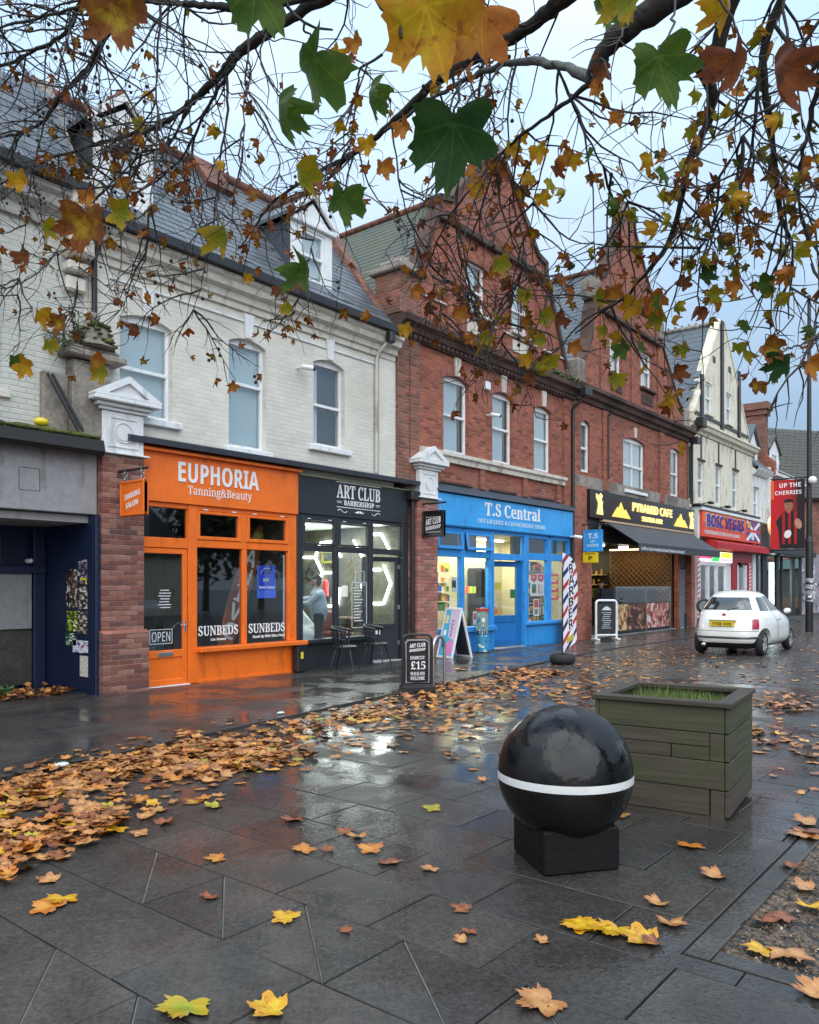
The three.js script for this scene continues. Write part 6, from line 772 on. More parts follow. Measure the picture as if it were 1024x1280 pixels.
{ // black haircut board
  const t = thing('pavement_board', 'black pavement board with white lettering HAIRCUT £15', 'sign', [9.45, 0, 3.4]), p = placeAt(9.46, 3.36, -0.75, 0.0);
  obj('frame', p([boardFrame(0.44, 0.86, 0), tube([[-0.22, 0.1, 0], [0.22, 0.1, 0]], 0.018, 6)]), blackMetal, t); obj('base', p([slab([[-0.26, 0], [0.26, 0], [0.24, 0.1], [-0.24, 0.1]], -0.2, 0.14, [], 0.02)]), rubber, t);
  obj('panel', p([slab([[-0.195, 0.12], [0.195, 0.12], [0.195, 0.74], [0.14, 0.8], [-0.14, 0.8], [-0.195, 0.74]], -0.01, 0.015)]), mat(lin(0.012, 0.008, 0.009), 0.3), t);
  obj('trim', p([tube([[-0.175, 0.14, 0.018], [0.175, 0.14, 0.018], [0.175, 0.74, 0.018], [0.13, 0.78, 0.018], [-0.13, 0.78, 0.018], [-0.175, 0.74, 0.018]], 0.006, 4, true)]), vinylGrey, t);
  obj('board_lettering', p([letters('ART CLUB', 'sans', -0.12, 0.12, 0.66, 0.72, 0.016, 0.003, 0.1), letters('BARBERSHOP', 'sans', -0.12, 0.12, 0.6, 0.64, 0.016, 0.003, 0.1), letters('HAIRCUT', 'serif', -0.11, 0.11, 0.49, 0.54, 0.016), letters('£15', 'serif', -0.1, 0.12, 0.34, 0.46, 0.016), letters('WALK-INS', 'serif', -0.11, 0.11, 0.25, 0.3, 0.016), letters('WELCOME', 'serif', -0.11, 0.11, 0.18, 0.23, 0.016)]), vinyl, t);
}
{
  const pts = [[0, 0, 0], [0, 0.62, 0]]; for (let i = 1; i < 12; i++) { const a = Math.PI - i / 12 * Math.PI; pts.push([0.19 + Math.cos(a) * 0.19, 0.62 + Math.sin(a) * 0.19, 0]); } pts.push([0.38, 0.62, 0], [0.38, 0, 0]);
  const t = thing('cycle_stand', 'hooped stainless steel cycle stand beside the black board', 'cycle stand', [9.98, 0, 3.33]), p = placeAt(9.8, 3.4, 0.16); obj('hoop', p(tube(pts, 0.025, 12)), steel, t); for (const x of [0, 0.38]) obj('floor_collar', p(cyl(x, 0, 0.012, 0, 0.05, 0.05, 14)), steel, t);
}
{ // white A-board with pink and blue poster
  const t = thing('pavement_board', 'white framed A-board with a pink and blue poster by the blue shop', 'sign', [14.2, 0.03, 0.62]), p = placeAt(14.25, 0.6, -1.82, 0.03);
  const side = (s) => new THREE.Matrix4().makeTranslation(0, 1.06, 0).multiply(new THREE.Matrix4().makeRotationX(-s * 0.26)), H = 1.08, W = 0.25;
  const leafp = (s) => { const m = side(s), g = (l) => p(l.map((q) => { const o = q.userData.ownUv; q.applyMatrix4(m); q.userData.ownUv = o; return q; })); const b = obj('panel', g([bx(-W, W, -H, 0, -0.012, 0.012)]), s > 0 ? whitePaint : mat(lin(0.03, 0.03, 0.035), 0.5), t); obj('frame', g([bx(-W - 0.02, -W + 0.03, -H - 0.02, 0.02, -0.02, 0.02, 0.004), bx(W - 0.03, W + 0.02, -H - 0.02, 0.02, -0.02, 0.02, 0.004), bx(-W + 0.031, W - 0.031, -0.03, 0.02, -0.02, 0.02, 0.004), bx(-W + 0.031, W - 0.031, -H - 0.02, -H + 0.03, -0.02, 0.02, 0.004)]), upvc, t); if (s > 0) obj('poster', g([sheet(-W + 0.03, W - 0.03, -H + 0.03, -0.03, 0.013)]), canvasMat(192, 340, (c, w, h) => { c.fillStyle = '#4db4dc'; c.fillRect(0, 0, w, h); c.fillStyle = '#d7c4dd'; c.beginPath(); c.moveTo(70, 0); c.lineTo(192, 0); c.lineTo(192, 230); c.lineTo(96, 200); c.fill(); c.fillStyle = '#e08ac0'; c.beginPath(); c.arc(140, 280, 56, 0, 7); c.fill(); c.fillStyle = '#6a3a86'; c.save(); c.translate(128, 200); c.rotate(-Math.PI / 2); c.font = 'bold 44px sans-serif'; c.fillText('VAPES', 0, 16); c.restore(); c.fillStyle = '#f3e08a'; c.fillRect(14, 40, 40, 60); c.fillStyle = '#fff'; c.fillRect(20, 150, 34, 40); c.fillStyle = '#2a3f7a'; c.beginPath(); c.arc(50, 260, 22, 0, 7); c.fill(); }), b); };
  leafp(1); leafp(-1);
}
{ // tall printed drinks display tube by the blue shop window
  const t = thing('display_bin', 'tall blue and clear printed drinks bin by the blue shop window', 'display bin', [15.62, 0.03, 0.42]);
  const m = canvasMat(256, 256, (g) => { const q = rng(44); g.fillStyle = '#7f968d'; g.fillRect(0, 0, 256, 256); g.fillStyle = '#3a8fb8'; g.fillRect(0, 140, 256, 116); for (let i = 0; i < 60; i++) { g.fillStyle = ['#d9e4de', '#2f6f9c', '#7d8f86', '#bcd6e2'][i % 4]; g.fillRect(q() * 256, q() * 256, 8 + q() * 20, 4 + q() * 26); } g.fillStyle = '#1d2a33'; g.font = 'bold 40px sans-serif'; for (let i = 0; i < 3; i++) g.fillText('COLD', 4 + i * 86, 150); }, 0.35);
  const c = cyl(15.62, 0.06, 1.0, 0.42, 0.14, 0.14, 24).toNonIndexed(); c.userData.ownUv = true; obj('drum', c, m, t); obj('lid', [cyl(15.62, 1.0, 1.07, 0.42, 0.15, 0.15, 24)], mat(lin(0.4, 0.03, 0.03), 0.4), t); obj('base', cyl(15.62, 0.03, 0.058, 0.42, 0.18, 0.17, 24), rubber, t);
}
{ // red ice cream board beside the blue shop
  const t = thing('pavement_board', 'white and red ice cream board leaning behind the striped flag', 'sign', [19.9, 0.03, 0.45]); obj('panel', sheet(19.6, 20.3, 0.05, 0.92, 0.4, 0.03), canvasMat(192, 240, (g, w, h) => { g.fillStyle = '#d9cfd2'; g.fillRect(0, 0, w, h); g.fillStyle = '#c21f34'; g.beginPath(); g.arc(110, 88, 54, 0, 7); g.fill(); g.fillRect(0, 190, w, 50); g.fillStyle = '#fff'; g.font = 'bold 26px sans-serif'; g.fillText('ICE', 92, 82); g.fillText('CREAM', 62, 110); g.fillStyle = '#d5823a'; g.beginPath(); g.arc(52, 170, 30, 0, 7); g.fill(); g.fillStyle = '#2c1e1a'; g.fillRect(120, 130, 28, 70); g.fillStyle = '#c21f34'; g.beginPath(); g.moveTo(20, 20); g.lineTo(52, 50); g.lineTo(84, 20); g.lineTo(52, 8); g.fill(); }, 0.35), t); obj('foot', bx(19.62, 20.28, 0.03, 0.07, 0.36, 0.5, 0.01), redPaint, t);
}
{ // white framed blackboard outside the cafe
  const t = thing('pavement_board', 'white framed blackboard menu outside the cafe', 'sign', [21.6, 0.03, 0.75]), p = placeAt(21.55, 0.75, -0.62, 0.03); obj('frame', p([boardFrame(0.66, 1.14, 0, 0.035), tube([[-0.33, 0.14, 0], [0.33, 0.14, 0]], 0.03, 6)]), upvc, t); obj('panel', p([bx(-0.28, 0.28, 0.2, 1.06, -0.012, 0.012)]), mat(lin(0.02, 0.022, 0.024), 0.6), t); obj('chalk_menu', p([...Array.from({ length: 9 }, (_, i) => bx(-0.16 + (i * 3 % 4) * 0.02, 0.16 - (i * 5 % 4) * 0.02, 0.78 - i * 0.055, 0.793 - i * 0.055, 0.013, 0.015)), slab([[-0.16, 0.86], [0.16, 0.86], [0.08, 0.94], [0, 0.98], [-0.08, 0.94]], 0.013, 0.015)]), vinylGrey, t); obj('feet', p([bx(-0.38, -0.28, 0, 0.05, -0.22, 0.16, 0.01), bx(0.28, 0.38, 0, 0.05, -0.22, 0.16, 0.01)]), upvc, t);
}
{ // striped sail flag
  const t = thing('sail_flag', 'red white and blue striped barber sail flag in a tyre base', 'flag', [14.68, 0, 3.03]);
  const p = placeAt(14.66, 3.02, -0.25); const tex = canvasMat(256, 1024, (g, w, h) => { g.fillStyle = '#e6e4ea'; g.fillRect(0, 0, w, h); for (let i = -2; i < 9; i++) { g.fillStyle = i % 2 ? '#b62434' : '#22255e'; g.beginPath(); const y = i * 140; g.moveTo(0, y + 210); g.lineTo(w, y + 20); g.lineTo(w, y + 76); g.lineTo(0, y + 266); g.fill(); } g.font = 'bold 150px sans-serif'; 'BARBER'.split('').forEach((c, i) => { g.save(); g.translate(158, 225 + i * 122); g.rotate(-0.12); g.lineWidth = 22; g.strokeStyle = '#e6e4ea'; g.strokeText(c, -52, 0); g.fillStyle = '#14141a'; g.fillText(c, -52, 0); g.restore(); }); g.fillStyle = '#b9b43a'; g.fillRect(70, 905, 130, 60); }, 0.6, { transmission: 0.15, thickness: 0 });
  const H = 2.05, y0 = 0.22, n = 18, pos = [], uv = [], idx = []; const width = (k) => k > 0.8 ? 0.44 * Math.sqrt(Math.max(0.02, 1 - ((k - 0.8) / 0.2) ** 2)) : 0.44, low = 0.24; // curved top, slanted foot
  for (let i = 0; i <= n; i++) for (let j = 0; j <= 5; j++) { const k = i / n, s = j / 5, x = s * width(k), y = y0 + lerp(0, H, k) + (1 - k) * low * s; pos.push(x, y, 0.02 * Math.sin(k * 9 + s * 3) * s); uv.push(s * width(k) / 0.44, k); }
  for (let i = 0; i < n; i++) for (let j = 0; j < 5; j++) { const a = i * 6 + j; idx.push(a, a + 1, a + 7, a, a + 7, a + 6); }
  let g = new THREE.BufferGeometry(); g.setAttribute('position', new THREE.Float32BufferAttribute(pos, 3)); g.setAttribute('uv', new THREE.Float32BufferAttribute(uv, 2)); g.setIndex(idx); g.computeVertexNormals(); g = g.toNonIndexed(); g.userData.ownUv = true; obj('sail', p(g), tex, t);
  const top = []; for (let i = 0; i <= 8; i++) { const k = i / 8 * 1.5; top.push([0.34 * (1 - Math.cos(k)) * 0.9, y0 + H * 0.8 + Math.sin(k) * H * 0.2, 0]); } obj('pole', p(tube([[0, 0.05, 0], [0, 1, 0], ...top], [0.016, 0.008], 8)), blackMetal, t);
  obj('tyre_base', p([new THREE.TorusGeometry(0.19, 0.075, 12, 28).rotateX(Math.PI / 2).scale(1, 1.35, 1).translate(0, 0.105, 0), cyl(0, 0.01, 0.15, 0, 0.14, 0.14, 20)]), rubber, t);
}
function chair(x, z, turn, label) {
  const t = thing('chair', label, 'chair', [x, 0.03, z], turn, 'chairs outside the barbershop'); const m = mat(lin(0.014, 0.017, 0.022), 0.45), A = (g) => [g].flat().map((q) => q.translate(x, 0.03, z));
  const sp = [], S = 10; const seat = new THREE.Shape(); seat.absellipse(0, 0, 0.23, 0.22, 0, Math.PI * 2); obj('seat', A(new THREE.ExtrudeGeometry(seat, { depth: 0.016, bevelEnabled: true, bevelSize: 0.008, bevelThickness: 0.008, bevelSegments: 2, curveSegments: 20 }).rotateX(-Math.PI / 2).translate(0, 0.43, 0)), m, t);
  for (let i = 0; i < 11; i++) { const a = Math.PI * (0.5 + (i / 10 - 0.5) * 1.05), cx = Math.cos(a) * 0.235, cz = -Math.sin(a) * 0.2; obj('back_slat', A(tube([[cx * 0.88, 0.44, cz * 0.86], [cx, 0.55, cz * 1.05], [cx * 1.08, 0.7, cz * 1.18], [cx * 1.02, 0.8 - Math.abs(i - 5) * 0.012, cz * 1.22]], 0.0185, 6)), m, t); }
  const rail = []; for (let i = 0; i <= 12; i++) { const a = Math.PI * (0.5 + (i / 12 - 0.5) * 1.15); rail.push([Math.cos(a) * 0.242, 0.805 - Math.abs(i - 6) * 0.012, -Math.sin(a) * 0.245]); } obj('top_rail', A(tube(rail, 0.026, 8)), m, t);
  const mid = rail.map(([a, b, c]) => [a * 1.05, b - 0.16, c * 0.98]); obj('back_band', A(tube(mid, 0.012, 6)), m, t);
  for (const [sx, sz] of [[-1, -1], [1, -1], [-1, 1], [1, 1]]) obj('leg', A(tube([[sx * 0.13, 0.43, sz * 0.12], [sx * 0.24, 0.0, sz * 0.23]], [0.018, 0.011], 8)), m, t);
}
chair(10.78, 0.6, 0.5, 'black slat-backed chair beside the ashtray bin'); chair(11.72, 0.56, 0.35, 'black slat-backed chair nearer the open barbershop door');
{ const t = thing('ashtray_bin', 'slim black wall ashtray bin with a yellow label at the orange shop corner', 'ashtray', [10.02, 0.03, 0.2]); obj('body', bx(9.92, 10.13, 0.04, 0.5, 0.1, 0.26, 0.015), blackMetal, t); obj('hood', bx(9.915, 10.135, 0.505, 0.53, 0.095, 0.265, 0.008), blackMetal, t); obj('label', sheet(9.99, 10.05, 0.28, 0.4, 0.261), mat(lin(0.75, 0.6, 0.05), 0.5), t); }
{ const t = thing('pavement_board', 'round grey topped dark sign standing behind the white car', 'sign', [25.2, 0, 2.3]); obj('disc', [new THREE.CylinderGeometry(0.16, 0.16, 0.05, 24).rotateX(Math.PI / 2).rotateY(-0.9).translate(25.2, 0.97, 2.3)], mat(lin(0.3, 0.31, 0.34), 0.5, { map: mottle }), t); obj('rim', [new THREE.TorusGeometry(0.19, 0.045, 8, 24).rotateY(-0.9).translate(25.2, 0.97, 2.3)], blackMetal, t); obj('stand', [bx(25.04, 25.36, 0.0, 0.76, 2.2, 2.4, 0.04)], mat(lin(0.012, 0.014, 0.03), 0.5), t); }
{ const b = obj('carrier_bag', new THREE.IcosahedronGeometry(0.1, 2).scale(1, 0.6, 0.8).translate(5.3, 3.82, 0.15), mat(lin(0.75, 0.55, 0.02), 0.4)); tag(b, 'yellow plastic bag lying on the mossy roof felt', 'bag'); }
// ------------------------------------------------------------------ lamp post with banner
{
  const t = thing('street_lamp', 'tall black lamp post carrying a red football banner', 'lamp post', [30.1, 0, 4.24]); const x = 30.1, z = 4.24;
  obj('column', [tube([[x, 0, z], [x, 3.2, z]], 0.125, 14), tube([[x, 3.2, z], [x, 5.5, z], [x, 11.6, z]], [0.1, 0.06], 12), cyl(x, 3.1, 3.3, z, 0.14, 0.1, 14)], blackMetal, t); obj('arm', [tube([[x, 10.4, z], [x + 0.6, 10.9, z + 1.2], [x + 1, 11, z + 2]], 0.04, 8), bx(x + 0.8, x + 1.4, 10.94, 11.1, z + 1.8, z + 2.5, 0.04)], blackMetal, t);
  for (const y of [2.85, 5.35]) obj('banner_arm', tube([[x, y, z], [x, y, z - 1.25]], 0.025, 8), blackMetal, t);
  obj('banner', sheetZ(x, z - 1.25, z - 0.14, 2.9, 5.3, 0.012), canvasMat(256, 544, (g, w, h) => { const q = g.createLinearGradient(0, 0, w, 0); q.addColorStop(0, '#c9181e'); q.addColorStop(0.55, '#b01420'); q.addColorStop(1, '#2a1018'); g.fillStyle = q; g.fillRect(0, 0, w, h); g.fillStyle = '#1d1218'; g.fillRect(w * 0.78, 0, w * 0.22, h); g.fillStyle = '#e2673a'; g.fillRect(0, 0, 26, 150); g.fillStyle = '#ece8ea'; g.font = 'bold 50px sans-serif'; g.fillText('UP THE', 62, 60); g.font = 'bold 44px sans-serif'; g.fillText('CHERRIES', 30, 116);
    g.fillStyle = '#1a1014'; g.beginPath(); g.moveTo(40, 330); g.lineTo(96, 250); g.lineTo(180, 250); g.lineTo(232, 330); g.lineTo(214, 420); g.lineTo(70, 544); g.lineTo(60, 400); g.fill(); g.fillRect(80, 300, 120, 244); for (let i = 0; i < 5; i++) { g.fillStyle = i % 2 ? '#15090d' : '#a3151f'; g.fillRect(88 + i * 22, 258, 22, 250); } g.fillStyle = '#9c6a50'; g.beginPath(); g.ellipse(136, 205, 32, 44, 0, 0, 7); g.fill(); g.fillRect(122, 236, 30, 26); g.fillStyle = '#15100f'; g.beginPath(); g.ellipse(136, 172, 35, 22, 0, Math.PI, 0); g.fill(); g.fillRect(101, 168, 70, 12); g.fillStyle = '#3a2018'; g.fillRect(118, 196, 12, 4); g.fillRect(142, 196, 12, 4); g.fillRect(124, 228, 24, 4); g.fillStyle = '#b98a74'; g.beginPath(); g.ellipse(208, 350, 26, 42, -0.3, 0, 7); g.fill(); g.fillStyle = '#e9e6e6'; g.beginPath(); g.ellipse(130, 430, 26, 34, 0.4, 0, 7); g.fill(); }, 0.55), t);
  const st = canvasMat(128, 256, (g) => { const q = rng(55); g.fillStyle = '#a9a6a8'; g.fillRect(0, 0, 128, 256); for (let i = 0; i < 70; i++) { g.fillStyle = ['#e3e0e2', '#4b484d', '#8c7f86', '#2b292e'][i % 4]; g.fillRect(q() * 128, q() * 256, 10 + q() * 30, 6 + q() * 22); } }, 0.6), c = cyl(x, 1.05, 1.85, z, 0.13, 0.13, 14).toNonIndexed(); c.userData.ownUv = true; obj('stickers', c, st, t); obj('camera_box', [ball(x - 0.2, 5.2, z + 0.15, 0.14, 8)], upvc, t);
}
// ------------------------------------------------------------------ people
// bones: [from, to, r0, r1, colour]; one continuous skin round them
function figure(name, label, [px, py, pz], turn, bones, cell = 0.022, group) {
  const t = thing(name, label, 'person', [px, py, pz], turn, group); let lo = V(9, 9, 9), hi = V(-9, -9, -9);
  const B = bones.map(([a, b, r0, r1, c, k = 0.03]) => { a = V(...a); b = V(...b); for (const p of [a, b]) { lo.min(p.clone().subScalar(Math.max(r0, r1) + 0.06)); hi.max(p.clone().addScalar(Math.max(r0, r1) + 0.06)); } return { a, d: b.clone().sub(a), r0, r1, c, k }; });
  const mid = lo.clone().add(hi).multiplyScalar(0.5), S = Math.max(hi.x - lo.x, hi.y - lo.y, hi.z - lo.z) / 2, n = Math.min(96, Math.ceil(2 * S / cell)), p = V();
  const dist = (q, b) => { p.copy(q).sub(b.a); const h = clamp(p.dot(b.d) / Math.max(1e-9, b.d.lengthSq())); return p.addScaledVector(b.d, -h).length() - lerp(b.r0, b.r1, h); };
  const mc = new MarchingCubes(n, new THREE.MeshStandardMaterial(), false, false, 120000); mc.isolation = 0; const q = V(), half = n / 2;
  for (let z = 0; z < n; z++) for (let y = 0; y < n; y++) for (let x = 0; x < n; x++) { q.set((x - half) / half * S + mid.x, (y - half) / half * S + mid.y, (z - half) / half * S + mid.z); let d = 9; for (const b of B) { const e = dist(q, b), k = b.k, h = clamp(0.5 + 0.5 * (d - e) / k); d = d > 8 ? e : lerp(d, e, h) - k * h * (1 - h); } mc.field[z * n * n + y * n + x] = -d; }
  mc.update(); const N = mc.count, pos = new Float32Array(N * 3), nor = new Float32Array(N * 3), col = new Float32Array(N * 3);
  for (let i = 0; i < N; i++) { for (let k = 0; k < 3; k++) { pos[i * 3 + k] = mc.positionArray[i * 3 + k] * S + mid.getComponent(k); nor[i * 3 + k] = mc.normalArray[i * 3 + k]; } q.set(pos[i * 3], pos[i * 3 + 1], pos[i * 3 + 2]); let best = 9, c = null; for (const b of B) { const e = dist(q, b); if (e < best) { best = e; c = b.c; } } col.set(c, i * 3); }
  const g = new THREE.BufferGeometry(); g.setAttribute('position', new THREE.BufferAttribute(pos, 3)); g.setAttribute('normal', new THREE.BufferAttribute(nor, 3)); g.setAttribute('color', new THREE.BufferAttribute(col, 3)); g.computeVertexNormals();
  const m2 = mergeVertices(g, 1e-4); m2.computeVertexNormals(); const body = new THREE.Mesh(m2, new THREE.MeshStandardMaterial({ vertexColors: true, roughness: 0.8 })); body.name = 'body'; body.castShadow = body.receiveShadow = true; t.add(body); return t;
}
const part = (t, name, geos, m) => { const g = merged(geos), o = new THREE.Mesh(g, m); o.name = name; o.castShadow = o.receiveShadow = true; t.add(o); return o; };
const skin = [0.48, 0.27, 0.18], hood = [0.3, 0.36, 0.42], dark = [0.03, 0.032, 0.036], hairM = mat(lin(0.012, 0.009, 0.007), 0.95);
function face(t, x, y, z, turn, hairStyle = true) { // features on a head whose centre is x y z, facing +z turned by turn
  const m = new THREE.Matrix4().makeRotationY(turn).setPosition(x, y, z), A = (g) => g.applyMatrix4(m);
  part(t, 'eyes', [A(ball(-0.032, 0.005, 0.088, 0.011, 5)), A(ball(0.032, 0.005, 0.088, 0.011, 5))], mat(lin(0.05, 0.04, 0.04), 0.3)); part(t, 'mouth', [A(bx(-0.024, 0.024, -0.068, -0.06, 0.086, 0.095))], mat(lin(0.2, 0.07, 0.06), 0.6));
  if (hairStyle) part(t, 'hair', [A(new THREE.SphereGeometry(0.106, 20, 14, 0, 6.3, 0, 1.45).scale(0.92, 1.02, 1.1).translate(0, 0.028, -0.012)), A(new THREE.SphereGeometry(0.1, 16, 10).scale(0.98, 0.95, 0.72).translate(0, -0.005, -0.042)), A(ball(0, 0.105, 0.03, 0.055, 8).scale(1.3, 0.6, 1))], hairM);
}
const headBones = (x, y, z, f) => { const s = Math.sin(f), c = Math.cos(f); return [[[x, y + 0.02, z], [x + s * 0.012, y + 0.03, z + c * 0.012], 0.092, 0.088, skin], [[x + s * 0.03, y - 0.05, z + c * 0.03], [x + s * 0.045, y - 0.06, z + c * 0.045], 0.055, 0.045, skin], [[x + s * 0.09, y - 0.005, z + c * 0.09], [x + s * 0.112, y - 0.025, z + c * 0.112], 0.01, 0.014, skin, 0.012], [[x + c * 0.088, y, z - s * 0.088], [x + c * 0.094, y - 0.02, z - s * 0.094], 0.016, 0.012, skin, 0.01], [[x - c * 0.088, y, z + s * 0.088], [x - c * 0.094, y - 0.02, z + s * 0.094], 0.016, 0.012, skin, 0.01], [[x, y - 0.1, z - 0.01], [x, y - 0.16, z - 0.02], 0.05, 0.055, skin]]; };
const handBones = (x, y, z, dx, dy, dz) => { const l = [[[x, y, z], [x + dx * 0.07, y + dy * 0.07, z + dz * 0.07], 0.03, 0.032, skin, 0.015]]; for (let i = 0; i < 4; i++) { const o = (i - 1.5) * 0.019; l.push([[x + dx * 0.08, y + dy * 0.08 + o, z + dz * 0.08], [x + dx * (0.14 - Math.abs(i - 1.3) * 0.01), y + dy * 0.12 + o - 0.015, z + dz * 0.14], 0.0095, 0.008, skin, 0.004]); } l.push([[x + dx * 0.03, y + 0.03, z + dz * 0.03], [x + dx * 0.08, y + 0.055, z + dz * 0.08], 0.011, 0.009, skin, 0.006]); return l; };
{ // barber: grey blue hoodie, arms raised to the left over the seated customer; local +x is the way he faces
  const h = hood, F = Math.PI / 2;
  const t = figure('person', 'barber in a grey blue sweatshirt reaching over a customer behind the barbershop window', [11.2, 0.04, -0.5], 2.3, [
    [[0, 0.95, 0], [0, 1.1, 0], 0.15, 0.165, h, 0.06], [[0, 1.1, 0], [0.03, 1.36, 0], 0.17, 0.155, h, 0.06], [[0.02, 1.38, -0.15], [0.02, 1.38, 0.15], 0.075, 0.075, h, 0.05],
    [[0.03, 1.37, 0.18], [0.24, 1.28, 0.23], 0.065, 0.055, h], [[0.24, 1.28, 0.23], [0.5, 1.31, 0.17], 0.055, 0.042, h], [[0.03, 1.37, -0.18], [0.2, 1.2, -0.22], 0.065, 0.055, h], [[0.2, 1.2, -0.22], [0.44, 1.2, -0.12], 0.055, 0.042, h],
    [[0, 0.95, 0.09], [0.02, 0.5, 0.1], 0.1, 0.075, dark, 0.05], [[0.02, 0.5, 0.1], [-0.02, 0.06, 0.1], 0.07, 0.05, dark], [[-0.02, 0.05, 0.1], [0.14, 0.04, 0.11], 0.05, 0.045, dark], [[0, 0.95, -0.09], [0.0, 0.5, -0.1], 0.1, 0.075, dark, 0.05], [[0, 0.5, -0.1], [-0.02, 0.06, -0.1], 0.07, 0.05, dark], [[-0.02, 0.05, -0.1], [0.14, 0.04, -0.11], 0.05, 0.045, dark],
    ...headBones(0.06, 1.64, 0, F), ...handBones(0.5, 1.31, 0.17, 1, 0, -0.2), ...handBones(0.44, 1.2, -0.12, 1, 0.1, 0.2)], 0.018);
  face(t, 0.06, 1.64, 0, F); part(t, 'stubble', [new THREE.SphereGeometry(0.062, 14, 10).scale(0.9, 0.75, 1).translate(0.092, 1.582, 0)], mat(lin(0.1, 0.055, 0.04), 0.8));
  part(t, 'apron_string', [bx(-0.03, 0.03, 0.5, 0.96, 0.19, 0.2)], mat(lin(0.5, 0.5, 0.48), 0.8));
}
{ // customer under a white gown
  const g = [0.62, 0.66, 0.68];
  const t = figure('person', 'seated customer under a white barber gown behind the barbershop window', [10.93, 0.04, -0.95], 0.3, [
    [[0, 0.62, -0.05], [0, 1.05, -0.02], 0.22, 0.17, g, 0.08], [[-0.18, 1.08, -0.02], [0.18, 1.08, -0.02], 0.09, 0.09, g, 0.06], [[-0.14, 0.62, 0.0], [-0.16, 0.6, 0.42], 0.15, 0.13, g, 0.08], [[0.14, 0.62, 0.0], [0.16, 0.6, 0.42], 0.15, 0.13, g, 0.08], [[0.22, 1.0, 0], [0.26, 0.74, 0.22], 0.1, 0.1, g, 0.08], [[-0.22, 1.0, 0], [-0.26, 0.74, 0.22], 0.1, 0.1, g, 0.08], [[0.2, 0.58, 0.3], [0.24, 0.25, 0.4], 0.15, 0.17, g, 0.08], [[-0.2, 0.58, 0.3], [-0.24, 0.25, 0.4], 0.15, 0.17, g, 0.08], [[-0.15, 0.25, 0.42], [-0.15, 0.06, 0.44], 0.06, 0.05, dark], [[0.15, 0.25, 0.42], [0.15, 0.06, 0.44], 0.06, 0.05, dark], ...headBones(0, 1.36, 0.02, 0)], 0.02);
  face(t, 0, 1.36, 0.02, 0); part(t, 'chair_seat', [bx(-0.28, 0.28, 0.36, 0.46, -0.28, 0.2, 0.03), bx(-0.26, 0.26, 0.46, 1.0, -0.36, -0.27, 0.03), cyl(0, 0.0, 0.36, -0.04, 0.1, 0.08)], mat(lin(0.02, 0.02, 0.02), 0.4));
}
{ // cafe worker in the dark interior
  const d = [0.02, 0.02, 0.022];
  const t = figure('person', 'person in dark clothes standing behind the cafe counter', [24.75, 0.04, -0.95], -0.6, [
    [[0, 0.95, 0], [0, 1.12, 0], 0.15, 0.165, d, 0.06], [[0, 1.1, 0], [0, 1.34, 0], 0.17, 0.15, d, 0.06], [[-0.15, 1.36, 0], [0.15, 1.36, 0], 0.07, 0.07, d, 0.05], [[0.18, 1.35, 0], [0.24, 1.08, 0.04], 0.06, 0.05, d], [[0.24, 1.08, 0.04], [0.18, 1.0, 0.28], 0.05, 0.04, d], [[-0.18, 1.35, 0], [-0.24, 1.08, 0.04], 0.06, 0.05, d], [[-0.24, 1.08, 0.04], [-0.16, 1.0, 0.28], 0.05, 0.04, d], [[0.09, 0.95, 0], [0.1, 0.5, 0], 0.1, 0.07, d, 0.05], [[0.1, 0.5, 0], [0.1, 0.06, 0], 0.07, 0.05, d], [[-0.09, 0.95, 0], [-0.1, 0.5, 0], 0.1, 0.07, d, 0.05], [[-0.1, 0.5, 0], [-0.1, 0.06, 0], 0.07, 0.05, d], [[0.1, 0.05, 0], [0.1, 0.04, 0.15], 0.05, 0.045, d], [[-0.1, 0.05, 0], [-0.1, 0.04, 0.15], 0.05, 0.045, d],
    ...headBones(0, 1.6, 0.02, 0), ...handBones(0.18, 1.0, 0.28, 0, -0.1, 1), ...handBones(-0.16, 1.0, 0.28, 0, -0.1, 1)], 0.022); face(t, 0, 1.6, 0.02, 0);
}
